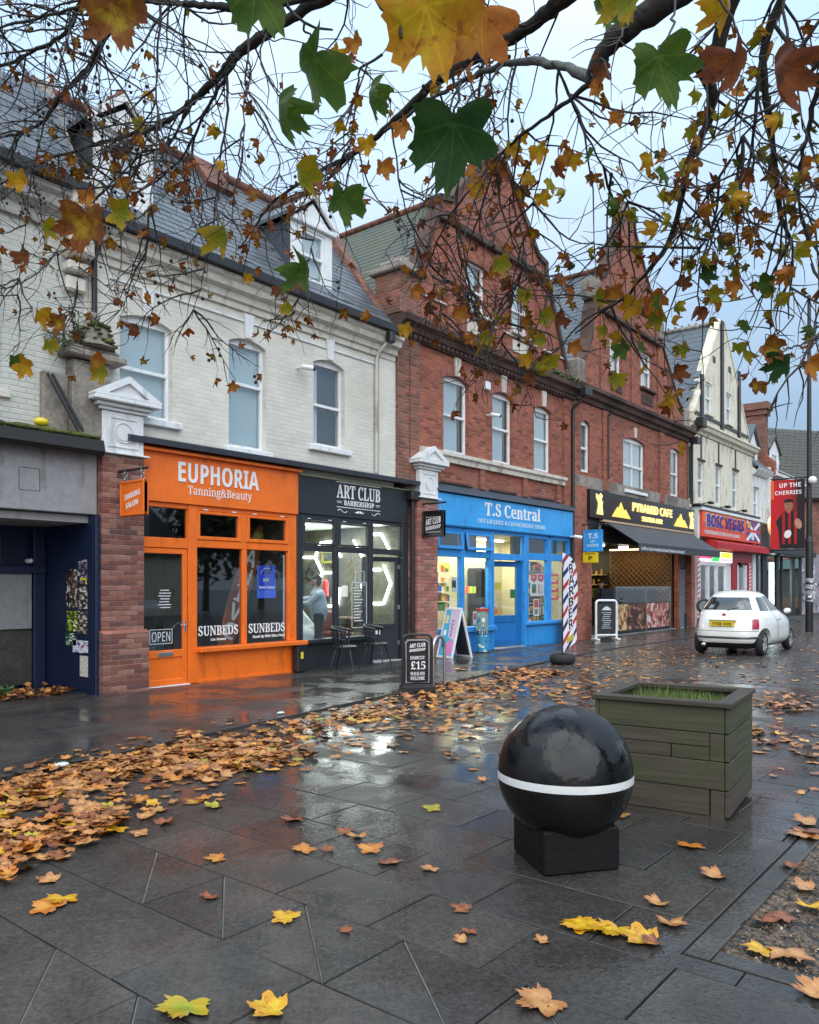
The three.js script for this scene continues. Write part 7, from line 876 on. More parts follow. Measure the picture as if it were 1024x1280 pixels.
// ------------------------------------------------------------------ cars
function car(label, x0, zc, paint, plate) { // small rounded hatchback, rear at x0, nose towards +x
  const t = thing('parked_car', label, 'car', [x0, 0, zc]);
  const L = [[0.2, 0.16, 3.4, 0.68], [0.27, 0.07, 3.5, 0.755], [0.36, 0.015, 3.545, 0.805], [0.48, 0.0, 3.55, 0.82], [0.6, 0.01, 3.535, 0.82], [0.74, 0.05, 3.44, 0.81], [0.86, 0.11, 3.2, 0.785], [0.95, 0.165, 2.85, 0.75], [1.02, 0.215, 2.62, 0.71], [1.14, 0.3, 2.4, 0.655], [1.25, 0.395, 2.16, 0.6], [1.34, 0.5, 1.98, 0.545], [1.42, 0.64, 1.8, 0.475], [1.475, 0.86, 1.55, 0.36], [1.493, 1.08, 1.32, 0.16]];
  const at = (y) => { let i = 0; while (i < L.length - 2 && L[i + 1][0] < y) i++; const a = L[Math.max(0, i - 1)], b = L[i], c = L[i + 1], d = L[Math.min(L.length - 1, i + 2)], k = clamp((y - b[0]) / (c[0] - b[0])); return [1, 2, 3].map((j) => 0.5 * (2 * b[j] + (c[j] - a[j]) * k + (2 * a[j] - 5 * b[j] + 4 * c[j] - d[j]) * k * k + (3 * b[j] - a[j] - 3 * c[j] + d[j]) * k * k * k)); };
  const P = (y, a, off = 0) => { const [r, f, w] = at(y), n = lerp(3.7, 3.0, sstep(0.85, 1.3, y)), c = Math.cos(a), s = Math.sin(a), mx = (r + f) / 2, hx = (f - r) / 2; const e = 2 / n; const x = Math.sign(c) * Math.pow(Math.abs(c), e), z = Math.sign(s) * Math.pow(Math.abs(s), e); const nose = 1 - 0.1 * sstep(0.3, 1, x); return V(mx + x * (hx + off), y, z * (w * nose + off)); };
  const ys = []; for (let i = 0; i <= 44; i++) ys.push(lerp(0.2, 1.492, i / 44)); const NA = 96, pos = [], idx = [];
  for (const y of ys) for (let k = 0; k < NA; k++) { const p = P(y, k / NA * Math.PI * 2); pos.push(p.x, p.y, p.z); }
  for (let i = 0; i < ys.length - 1; i++) for (let k = 0; k < NA; k++) { const a = i * NA + k, b = i * NA + (k + 1) % NA; idx.push(a, a + NA, b, b, a + NA, b + NA); }
  for (const [lv, y] of [[0, 0.2], [ys.length - 1, 1.495]]) { const c = pos.length / 3, [r, f] = at(y); pos.push((r + f) / 2, y, 0); for (let k = 0; k < NA; k++) { const a = lv * NA + k, b = lv * NA + (k + 1) % NA; lv ? idx.push(a, c, b) : idx.push(a, b, c); } }
  let g = new THREE.BufferGeometry(); g.setAttribute('position', new THREE.Float32BufferAttribute(pos, 3)); g.setIndex(idx); g.computeVertexNormals(); g.setAttribute('uv', new THREE.Float32BufferAttribute(new Float32Array(pos.length / 3 * 2), 2));
  const ev = new Evaluator(); ev.useGroups = false; ev.attributes = ['position', 'normal', 'uv']; let br = new Brush(g); br.updateMatrixWorld();
  for (const x of [0.62, 2.92]) for (const s of [-1, 1]) { const c = new Brush(new THREE.CylinderGeometry(0.345, 0.345, 0.5, 36).rotateX(Math.PI / 2).translate(x, 0.29, s * 0.78)); c.updateMatrixWorld(); br = ev.evaluate(br, c, SUBTRACTION); br.updateMatrixWorld(); }
  const add = (name, geo, m, p = t) => { const o = new THREE.Mesh(geo, m); o.name = name; o.castShadow = o.receiveShadow = true; p.add(o); return o; };
  const body = add('body', br.geometry, paint);
  const patch = (y0, y1, a0, a1, off, ny = 10, na = 16) => { const q = [], ii = []; for (let i = 0; i <= ny; i++) for (let k = 0; k <= na; k++) { const p = P(lerp(y0, y1, i / ny), lerp(a0, a1, k / na), off); q.push(p.x, p.y, p.z); } for (let i = 0; i < ny; i++) for (let k = 0; k < na; k++) { const a = i * (na + 1) + k; ii.push(a, a + 1, a + na + 2, a, a + na + 2, a + na + 1); } const o = new THREE.BufferGeometry(); o.setAttribute('position', new THREE.Float32BufferAttribute(q, 3)); o.setIndex(ii); o.computeVertexNormals(); return prep(o); };
  const tint = mat(lin(0.02, 0.026, 0.028), 0.06, { clearcoat: 1, clearcoatRoughness: 0.03 }), lampRed = mat(lin(0.4, 0.02, 0.05), 0.15, { clearcoat: 1 }), PI = Math.PI;
  // angles: PI is the rear, PI/2 and -PI/2 the sides
  add('rear_window', patch(1.045, 1.33, PI - 0.7, PI + 0.7, 0.006), tint); add('headrests', patch(1.07, 1.16, PI - 0.42, PI - 0.24, 0.007, 4, 4), mat(lin(0.2, 0.23, 0.23), 0.6)); add('headrests', patch(1.07, 1.16, PI + 0.24, PI + 0.42, 0.007, 4, 4), mat(lin(0.2, 0.23, 0.23), 0.6));
  for (const s of [1, -1]) { add('side_window', patch(1.02, 1.33, s * (PI / 2 + 0.1), s * (PI / 2 + 0.52), 0.006), tint); add('side_window', patch(1.02, 1.35, s * (PI / 2 - 0.62), s * (PI / 2 + 0.05), 0.006), tint); }
  add('windscreen', patch(1.04, 1.36, -0.8, 0.8, 0.006), tint);
  for (const s of [1, -1]) { const lp = add('tail_light', patch(0.62, 0.84, PI + s * 0.6, PI + s * 0.84, 0.014, 8, 8), lampRed); void lp; add('headlight', patch(0.62, 0.8, s * 0.55, s * 0.8, 0.01, 6, 6), chrome); add('wing_mirror', prep(new THREE.SphereGeometry(0.085, 14, 10).scale(0.7, 0.75, 1).translate(2.15, 1.0, s * 0.86)), paint); add('door_seam', patch(0.36, 1.0, s * (PI / 2 + 0.03), s * (PI / 2 + 0.036), 0.002, 8, 1), rubber); add('door_handle', prep(bx(1.5, 1.68, 0.8, 0.83, s > 0 ? 0.812 : -0.835, s > 0 ? 0.835 : -0.812, 0.008)), chrome); }
  add('bumper_strip', patch(0.42, 0.45, PI - 1.02, PI + 1.02, 0.012, 3, 30), chrome); add('bumper_line', patch(0.395, 0.418, PI - 1.02, PI + 1.02, 0.008, 2, 30), rubber); add('boot_seam', patch(0.565, 0.575, PI - 0.84, PI + 0.84, 0.003, 1, 20), rubber); add('valance', patch(0.2, 0.3, PI - 0.95, PI + 0.95, 0.006, 3, 20), rubber);
  const num = add('number_plate', prep(bx(-0.012, 0.012, 0.68, 0.79, -0.27, 0.27, 0.004)), mat(lin(0.75, 0.5, 0.02), 0.4)); add('plate_lettering', merged(lettersZ(plate, 'sans', -0.22, 0.22, 0.7, 0.77, -0.013)), blackMetal, num); add('boot_handle', prep(bx(-0.01, 0.1, 0.8, 0.83, -0.3, 0.3, 0.012)), chrome); add('badge', prep(new THREE.CylinderGeometry(0.045, 0.045, 0.02, 20).rotateZ(PI / 2).translate(0.15, 0.925, 0)), mat(lin(0.35, 0.04, 0.06), 0.3)); add('wiper', prep(tube([[0.22, 1.03, 0.05], [0.27, 1.1, 0.28]], 0.01, 5)), rubber); add('exhaust', prep(tube([[0.02, 0.24, -0.42], [0.3, 0.24, -0.42]], 0.055, 12)), chrome); add('aerial', prep(tube([[0.95, 1.48, 0], [0.8, 1.62, 0]], 0.006, 5)), rubber);
  for (const x of [0.62, 2.92]) for (const s of [-1, 1]) { const w = add('wheel', prep(new THREE.TorusGeometry(0.225, 0.068, 12, 32).scale(1, 1, 1.35).translate(x, 0.29, s * 0.675)), rubber); add('rim', merged([new THREE.CylinderGeometry(0.185, 0.185, 0.05, 28).rotateX(PI / 2).translate(x, 0.29, s * 0.715)]), mat(lin(0.05, 0.05, 0.05), 0.5, { metalness: 0.5 }), w); const sp = []; for (let i = 0; i < 7; i++) sp.push(bx(-0.022, 0.022, 0.02, 0.18, -0.012, 0.012, 0.006).rotateZ(i * PI * 2 / 7).translate(x, 0.29, s * 0.745)); sp.push(new THREE.TorusGeometry(0.185, 0.014, 8, 28).translate(x, 0.29, s * 0.74)); add('spokes', merged(sp), steel, w); }
  add('underbody', prep(bx(0.3, 3.3, 0.16, 0.4, -0.5, 0.5, 0.03)), rubber); return t;
}
car('white rounded hatchback parked with its tail lights towards the square', 18.6, 4.95, mat(lin(0.8, 0.81, 0.77), 0.22, { clearcoat: 1, clearcoatRoughness: 0.06 }), 'YT58 UHV');
car('dark grey car parked beyond the lamp post', 32.6, 5.6, mat(lin(0.05, 0.055, 0.06), 0.25, { clearcoat: 1, clearcoatRoughness: 0.06 }), 'HX12 KLO');
// ------------------------------------------------------------------ plane tree: limbs and the leaves that stand out, in metres
const limbs = {
  A: [0.1, 0.04, [[4.244,5.423,10.374],[4.067,4.87,9.917],[3.936,4.572,9.515],[3.835,4.428,9.232],[3.82,4.347,9.055],[3.863,4.221,8.949]]],
  A1: [0.016, 0.004, [[3.863,4.233,8.949],[3.942,4.227,8.728],[4.063,4.241,8.401],[4.197,4.21,8.089],[4.363,4.068,7.658],[4.577,3.874,7.286]]],
  A2: [0.03, 0.006, [[3.863,4.263,8.949],[3.942,4.46,8.728],[4.034,4.674,8.364],[4.166,4.8,8.05],[4.282,4.886,7.717],[4.391,4.917,7.214],[4.542,4.929,6.606],[4.669,4.946,6.127]]],
  B: [0.07, 0.006, [[4.067,4.87,9.917],[4.08,4.968,9.217],[4.179,5.036,8.703],[4.267,5.015,8.335],[4.268,5.002,8.018],[4.392,5.065,7.535],[4.431,4.952,7.106],[4.457,4.876,6.66],[4.566,4.934,6.158],[4.621,4.891,5.59],[4.641,4.638,5.138]]],
  C: [0.06, 0.008, [[4.08,4.968,9.217],[3.916,5.322,8.218],[3.777,5.484,7.25],[3.753,5.489,6.743],[3.678,5.402,6.332],[3.692,5.335,6.031],[3.687,5.272,5.707],[3.685,5.241,5.386],[3.657,5.367,4.556],[3.555,5.43,3.794],[3.326,5.29,3.033]]],
  D: [0.035, 0.01, [[3.777,5.484,7.25],[3.476,5.819,6.401],[3.265,5.846,5.662],[3.211,5.662,5.278],[3.215,5.565,5.123],[3.186,5.481,4.769],[3.201,5.402,4.47],[3.186,5.406,4.132],[3.148,5.499,3.608]]],
  E: [0.03, 0.01, [[3.476,5.819,6.401],[3.187,5.923,5.884],[2.979,5.772,5.468],[3.006,5.695,5.182],[2.96,5.717,4.648],[2.903,5.76,4.1]]],
  F: [0.03, 0.008, [[3.777,5.484,7.25],[3.223,5.21,6.883],[3.075,5.23,6.7],[3.005,5.313,6.455],[2.862,5.427,6.118],[2.765,5.587,5.362],[2.661,5.752,4.596]]],
  C2: [0.015, 0.004, [[3.678,5.402,6.332],[3.662,5.152,5.995],[3.704,4.898,5.569],[3.74,4.896,5.137],[3.614,5.048,4.503]]],
  C3: [0.012, 0.003, [[3.687,5.272,5.707],[3.724,5.109,5.435],[3.715,5.111,4.946],[3.71,4.995,4.463],[3.713,4.89,3.99],[3.654,4.575,3.598]]],
  S1: [0.01, 0.003, [[2.967,5.313,6.407],[3.015,4.938,6.308],[3.07,4.526,6.216],[3.043,4.102,6.183],[3.074,3.771,6.062]]],
  S2: [0.013, 0.003, [[3.677,5.353,6.172],[3.617,4.974,6.257],[3.592,4.689,6.226],[3.629,4.396,6.113],[3.647,3.972,5.976],[3.641,3.592,5.81]]],
  S3: [0.01, 0.003, [[3.264,5.26,6.934],[3.251,4.86,6.918],[3.239,4.51,6.903],[3.287,4.16,6.804]]],
  S4: [0.01, 0.004, [[4.009,5.119,7.379],[3.997,5.094,7.204],[3.98,4.959,7.183],[4.106,4.803,7.021],[4.238,4.715,6.866]]],
  S5: [0.014, 0.006, [[4.268,5.002,8.018],[4.172,4.76,8.058],[4.147,4.51,8.026],[4.217,4.364,7.954]]],
  S6: [0.008, 0.002, [[3.657,5.367,4.556],[3.571,4.81,4.45],[3.528,4.334,4.397],[3.546,3.891,4.259]]],
  S7: [0.007, 0.002, [[4.566,4.934,6.158],[4.457,4.574,6.342],[4.397,4.133,6.268],[4.387,3.725,6.096]]],
  S8: [0.008, 0.002, [[4.431,4.952,7.106],[4.468,4.512,7.151],[4.619,4.149,7.179],[4.791,3.832,7.233],[4.929,3.564,7.244]]],
  S9: [0.008, 0.002, [[4.392,5.065,7.535],[4.578,4.579,7.605],[4.723,4.222,7.466],[4.942,3.892,7.42],[5.165,3.534,7.378]]],
  S10: [0.008, 0.002, [[4.063,4.241,8.401],[4.206,4.011,8.258],[4.512,3.794,8.16],[4.635,3.501,7.994],[4.754,3.235,7.823]]],
  S11: [0.008, 0.002, [[3.201,5.402,4.47],[3.176,4.979,4.279],[3.229,4.538,4.027],[3.28,4.064,3.772]]],
  S12: [0.008, 0.002, [[3.942,4.46,8.728],[4.093,4.231,8.596],[4.386,4.06,8.322],[4.632,3.784,8.15],[4.893,3.536,8.155]]],
  R1: [0.05, 0.005, [[4.067,4.87,9.917],[4.162,4.648,9.637],[4.204,4.499,9.53],[4.224,4.381,9.475],[4.22,4.343,9.39],[4.315,4.235,9.429],[4.406,4.119,9.382],[4.449,3.99,9.275],[4.564,3.845,9.179],[4.671,3.662,9.073],[4.732,3.54,8.91],[4.794,3.438,8.749],[4.865,3.415,8.597],[4.903,3.296,8.326]]],
  R2: [0.01, 0.003, [[3.915,4.478,8.694],[3.951,4.403,8.738],[4.088,4.277,8.75],[4.228,4.148,8.764],[4.379,4.049,8.792],[4.536,3.962,8.826],[4.664,3.864,8.826],[4.794,3.66,8.828]]],
  R3: [0.03, 0.004, [[4.067,4.87,9.917],[4.3,4.648,9.808],[4.331,4.355,9.686],[4.455,4.032,9.68],[4.577,3.857,9.673],[4.703,3.664,9.669],[4.846,3.526,9.688],[4.855,3.423,9.698],[4.945,3.127,9.651]]],
  R4: [0.012, 0.003, [[4.331,4.355,9.686],[4.41,4.086,9.625],[4.598,3.901,9.539],[4.726,3.785,9.379],[4.874,3.726,9.245],[4.914,3.619,9.135]]],
  R5: [0.03, 0.004, [[4.244,5.423,10.374],[4.222,4.604,10.188],[4.328,4.221,10.001],[4.472,3.945,9.861],[4.555,3.666,9.805],[4.704,3.329,9.83]]],
  R6: [0.008, 0.004, [[4.704,3.329,9.83],[4.328,2.934,10.001],[4.069,2.762,9.998],[3.765,2.636,9.941]]],
  R7: [0.01, 0.003, [[4.328,4.221,10.001],[4.408,4.109,9.782],[4.474,4.017,9.546],[4.612,3.927,9.397],[4.743,3.936,9.241]]],
  N0: [0.05, 0.012, [[4.244,5.423,10.374],[2.861,4.826,9.935],[1.971,3.87,9.789],[1.487,3.314,9.668],[1.393,3.389,9.233],[1.376,3.755,8.575],[1.368,4.156,7.77]]],
  N1: [0.008, 0.004, [[1.487,3.314,9.668],[1.282,2.951,9.652],[1.289,2.862,9.709],[1.301,2.817,9.755],[1.315,2.77,9.772]]],
  N2: [0.007, 0.003, [[1.393,3.389,9.233],[1.346,3.104,9.333],[1.367,3.044,9.36],[1.396,3.008,9.395],[1.466,3.023,9.402]]],
  N3: [0.006, 0.003, [[1.971,3.87,9.789],[1.607,3.219,9.815],[1.468,2.918,9.803],[1.463,2.756,9.797],[1.468,2.651,9.803]]],
  N4: [0.006, 0.003, [[1.376,3.755,8.575],[1.376,3.53,8.575],[1.385,3.43,8.587]]],
  N5: [0.008, 0.003, [[3.936,4.572,9.515],[2.908,3.984,9.835],[2.377,3.405,9.973],[2.158,3.089,10.02]]],
  N6: [0.006, 0.003, [[2.377,3.405,9.973],[2.452,3.357,10.066],[2.49,3.237,10.113]]],
};
const namedLeaves = [
[1.379,3.343,8.579,0.235,'mixed',0.35,0.3,0.5],[1.431,2.896,9.359,0.22,'green',-0.2,0.9,0.6],[1.333,3.044,9.318,0.22,'green',0.5,0.3,0.3],[1.749,3.113,8.878,0.17,'green',0.1,1.1,1],[1.358,2.759,9.825,0.24,'yellow',0.25,0.2,0.3],[1.441,2.802,9.85,0.2,'orange',-0.5,0.4,0.4],[1.46,2.567,9.793,0.225,'dark',-0.1,0.15,0.3],[2.235,3.412,8.843,0.16,'green',0.1,1.2,0.7],[1.462,2.832,8.204,0.2,'mixed',-0.15,0.3,0.6],[2.151,2.99,10.012,0.21,'green',0.3,0.3,0.4],[2.485,3.136,10.107,0.17,'brown',0,0.5,1.2],[2.552,3.093,10.189,0.19,'brown',0.2,1.0,1.3],[3.557,4.008,6.342,0.299,'lime',0.3,0.9,0.8],[2.175,3.01,8.769,0.18,'green',0.1,0.5,0.6],[2.094,2.761,8.668,0.17,'green',0.5,0.8,0.7],[2.079,3.112,8.65,0.15,'lime',0.8,0.8,0.8],[3.106,4.187,5.784,0.235,'lime',1.3,0.4,0.5],[3.617,2.593,9.916,0.13,'mixed',0.9,0.3,0.5],[3.634,2.518,9.938,0.15,'dark',-0.4,0.5,0.6],[3.931,2.572,9.988,0.14,'orange',0.2,0.8,0.5],[2.468,3.482,9.768,0.2,'lime',0.2,0.4,0.5],[2.606,3.594,9.619,0.17,'green',-0.2,0.7,0.6],[3.088,3.751,9.898,0.18,'yellow',0,0.9,0.7],[4.872,3.472,8.605,0.16,'orange',0.2,0.4,0.6],[4.763,3.32,8.789,0.18,'yellow',-0.5,0.3,0.5],[4.851,3.34,8.898,0.19,'orange',0.5,0.3,0.5],[4.87,3.25,8.921,0.17,'lime',0.1,0.5,0.6],[4.829,3.456,8.553,0.14,'lime',1.2,0.5,0.6],[4.731,3.06,8.75,0.15,'green',0.3,0.5,0.5],[4.694,2.87,8.703,0.14,'lime',-0.2,0.5,0.6],[4.845,3.248,8.573,0.12,'lime',0.2,0.8,0.6],[4.711,3.129,8.407,0.13,'orange',0.3,0.5,0.5],[4.532,3.056,8.185,0.13,'yellow',0.2,0.5,0.5],[4.699,3.068,8.232,0.15,'lime',-0.2,0.3,0.5],[4.555,2.936,8.213,0.12,'brown',0.4,0.7,0.8],[4.244,3.585,8.147,0.15,'lime',0.3,0.4,0.5],[4.435,3.431,8.224,0.13,'lime',0,0.4,0.5],[4.594,3.326,8.261,0.15,'lime',0.4,0.5,0.5],[4.584,3.181,8.249,0.11,'lime',0,0.4,0.5],[4.404,3.42,7.708,0.14,'orange',0.1,0.5,0.6],[4.187,3.312,7.439,0.12,'yellow',0.2,0.3,0.4],[4.519,3.258,7.851,0.12,'lime',0.5,0.4,0.5],[4.465,3.258,7.784,0.1,'orange',0.3,0.5,0.5],[4.599,3.333,8.109,0.12,'orange',0.2,0.7,0.6],[4.549,3.582,8.047,0.11,'brown',0.2,0.9,0.8],[4.227,3.566,7.49,0.12,'orange',0.6,0.4,0.5],[4.967,3.06,9.042,0.12,'lime',0.2,0.4,0.6],[4.759,2.867,9.103,0.13,'brown',1.3,0.3,0.6],[4.548,3.228,9.478,0.12,'orange',0.1,0.3,0.5],[4.656,3.246,9.611,0.13,'green',1.0,0.3,0.5],[4.73,3.29,9.703,0.13,'orange',0.2,0.4,0.5],[4.578,3.22,9.355,0.12,'lime',0.8,0.4,0.5],[4.584,3.348,9.204,0.11,'brown',2.2,0.4,0.5],[4.558,3.341,9.331,0.13,'dark',1.2,0.4,0.5],[2.677,3.112,5.253,0.177,'yellow',0.8,0.5,0.6],[2.73,3.459,5.318,0.168,'yellow',0.3,0.5,0.7],[2.818,3.414,5.427,0.168,'mixed',-0.3,0.6,0.6],[2.772,3.263,5.37,0.133,'lime',0.2,0.4,0.5],[2.677,3.879,5.253,0.16,'brown',0.5,0.6,1],[2.624,3.151,5.187,0.14,'green',0.3,0.4,0.5],[3.004,3.067,5.658,0.165,'lime',0.2,0.5,0.5],[2.976,3.151,5.623,0.152,'orange',0.7,0.6,0.6],[2.642,4.411,5.209,0.177,'yellow',0.2,0.4,0.5],[2.772,4.075,5.37,0.166,'lime',0.8,0.5,0.5],[2.948,4.299,5.588,0.154,'orange',0.2,0.5,0.6],[3.645,3.739,6.451,0.093,'yellow',0.2,0.4,0.4],[3.821,3.526,6.668,0.116,'lime',0.4,0.4,0.5],[3.914,4.96,7.739,0.15,'yellow',0.4,0.4,0.5],[3.826,5.094,7.311,0.16,'orange',0.2,0.5,0.5],[3.744,5.042,7.21,0.13,'yellow',-0.3,0.5,0.5],[3.875,4.444,7.372,0.15,'yellow',0.1,0.4,0.4],[4.016,4.34,7.387,0.16,'orange',0.3,0.4,0.5],[4.022,4.548,7.554,0.16,'orange',0.2,0.5,0.5],[4.12,4.202,8.311,0.13,'yellow',0.2,0.4,0.5],[4.049,4.07,8.542,0.14,'yellow',0.1,0.4,0.4],[4.171,4.024,8.692,0.12,'yellow',0.1,0.4,0.4],[4.166,4.06,8.05,0.15,'yellow',0.3,0.5,0.5],[4.323,4.035,8.244,0.14,'mixed',0.2,0.4,0.5],
];
const namedFallen = [
[1.79,8.31,0.2,'lime',2.2],[2.0,8.53,0.16,'yellow',0.6],[2.67,9.31,0.2,'tan',1.2],[1.95,6.95,0.17,'orange',0.4],[2.03,6.94,0.17,'yellow',2.4],[2.13,6.6,0.13,'tan',0.7],[2.61,7.96,0.14,'yellow',0.2],[2.53,7.49,0.1,'brown',2],[2.91,7.03,0.13,'orange',1.1],[3.61,7.61,0.17,'orange',0.5],[3.73,7.41,0.13,'tan',2.3],[3.77,7.25,0.12,'brown',0.3],[3.34,7.31,0.16,'orange',1.4],[3.44,7.42,0.1,'brown',0.7],[3.51,7.88,0.14,'brown',2.9],[3.56,8.11,0.11,'tan',1.6],[3.23,8.56,0.11,'brown',0.3],[2.69,8.29,0.07,'brown',0.3],[3.42,9.16,0.2,'yellow',2.7],[3.44,9.27,0.2,'yellow',1.7],[3.46,9.37,0.19,'yellow',0.3],[3.45,9.44,0.1,'brown',1],[3.39,9.1,0.16,'yellow',0.9],[3.7,9.45,0.14,'tan',2.2],[3.89,9.29,0.12,'tan',1.3],[3.16,9.05,0.08,'tan',0.8],[3.03,8.75,0.08,'brown',2],[2.93,8.77,0.08,'tan',1],[4.45,9.38,0.15,'tan',0.9],[4.87,9.12,0.16,'orange',2],[4.59,9.8,0.15,'tan',0.4],[4.32,9.91,0.13,'yellow',2],[4.11,9.82,0.12,'brown',1],[4.01,9.79,0.13,'brown',2.5],[3.67,9.83,0.13,'yellow',1.2],[3.69,9.97,0.18,'tan',2.2],[3.42,10.1,0.16,'tan',0.6],[5.84,9.53,0.2,'tan',0.6],[5.63,9.61,0.2,'brown',2],[5.53,9.56,0.17,'tan',1],[5.51,9.67,0.16,'orange',3],[4.54,7.37,0.15,'lime',0.7],[3.58,6.12,0.15,'lime',1.4],[3.58,5.89,0.16,'mixed',0.3],[3.72,6.82,0.16,'brown',2.2],[2.9,5.9,0.14,'tan',0.3],[2.83,6.08,0.17,'yellow',2],[2.9,6.26,0.13,'tan',1],[2.48,5.91,0.1,'brown',1],
];
// plane leaf: lobed outline with a raised ring so that it can curl
function leafGeo(seed, curl, fold, fine = false) {
  const r = rng(seed), side = [[0, 0.78], [5, 0.66], [9, 0.68], [13, 0.57], [18, 0.57], [26, 0.43], [34, 0.5], [39, 0.58], [44, 0.56], [51, 0.65], [57, 0.54], [62, 0.55], [69, 0.44], [77, 0.37], [86, 0.42], [93, 0.4], [103, 0.46], [111, 0.38], [122, 0.34], [138, 0.24], [158, 0.13], [180, 0.05]].filter((p, i) => fine || ![2, 4, 8, 11, 15, 18].includes(i));
  const j = (a) => (r() - 0.5) * a, pt = (d, q, m) => { const t = (d + j(6)) * Math.PI / 180, k = q * (1 + j(0.24)); return [m * Math.sin(t) * k, 0.22 + Math.cos(t) * k]; };
  const out = [...side.map(([d, q]) => pt(d, q, 1)), ...side.slice(1, -1).reverse().map(([d, q]) => pt(d, q, -1))], n = out.length, P = [], U = [], I = [], C = [0, 0.3], rings = fine ? [0.3, 0.6, 0.82, 1] : [0.55, 1];
  const ph = r() * 6, z = (x, y) => { const a = Math.atan2(x, y - 0.22), q = Math.hypot(x, y - 0.22); return curl * (0.6 * x * x + 0.4 * (y - 0.4) ** 2) + fold * Math.abs(x) + 0.09 * q * Math.cos(a * 3.4) * (0.4 + Math.abs(curl)) + 0.05 * q * Math.sin(a * 5 + ph) + 0.025 * Math.sin(y * 9 + ph); };
  const push = (x, y) => { P.push(x, y - 0.22, z(x, y)); U.push(x + 0.5, y); }; push(...C); for (const k of rings) for (const [x, y] of out) push(lerp(C[0], x, k), lerp(C[1], y, k));
  for (let i = 0; i < n; i++) { const k = (i + 1) % n; I.push(0, 1 + k, 1 + i); for (let q = 0; q < rings.length - 1; q++) { const o = 1 + q * n; I.push(o + i, o + k, o + n + k, o + i, o + n + k, o + n + i); } }
  const g = new THREE.BufferGeometry(); g.setAttribute('position', new THREE.Float32BufferAttribute(P, 3)); g.setAttribute('uv', new THREE.Float32BufferAttribute(U, 2)); g.setIndex(I); g.computeVertexNormals(); return g;
}
const hangLeaf = [[1, 0.4, 0.25], [2, 1.1, 0.5], [3, 1.7, 0.2], [4, -1.1, 0.5], [5, 0.8, 0.9], [6, 2.2, 0.7], [7, -1.8, 0.3], [8, 1.4, 1.1], [9, 0.6, -0.6], [10, 2.6, 0.2]].map((a) => leafGeo(...a)), bigLeaf = [[21, 0.5, 0.2], [22, 0.9, 0.4], [23, 1.3, 0.2], [24, -0.7, 0.4], [25, 1.1, 0.7], [26, 2.0, 0.7]].map((a) => leafGeo(...a, true));
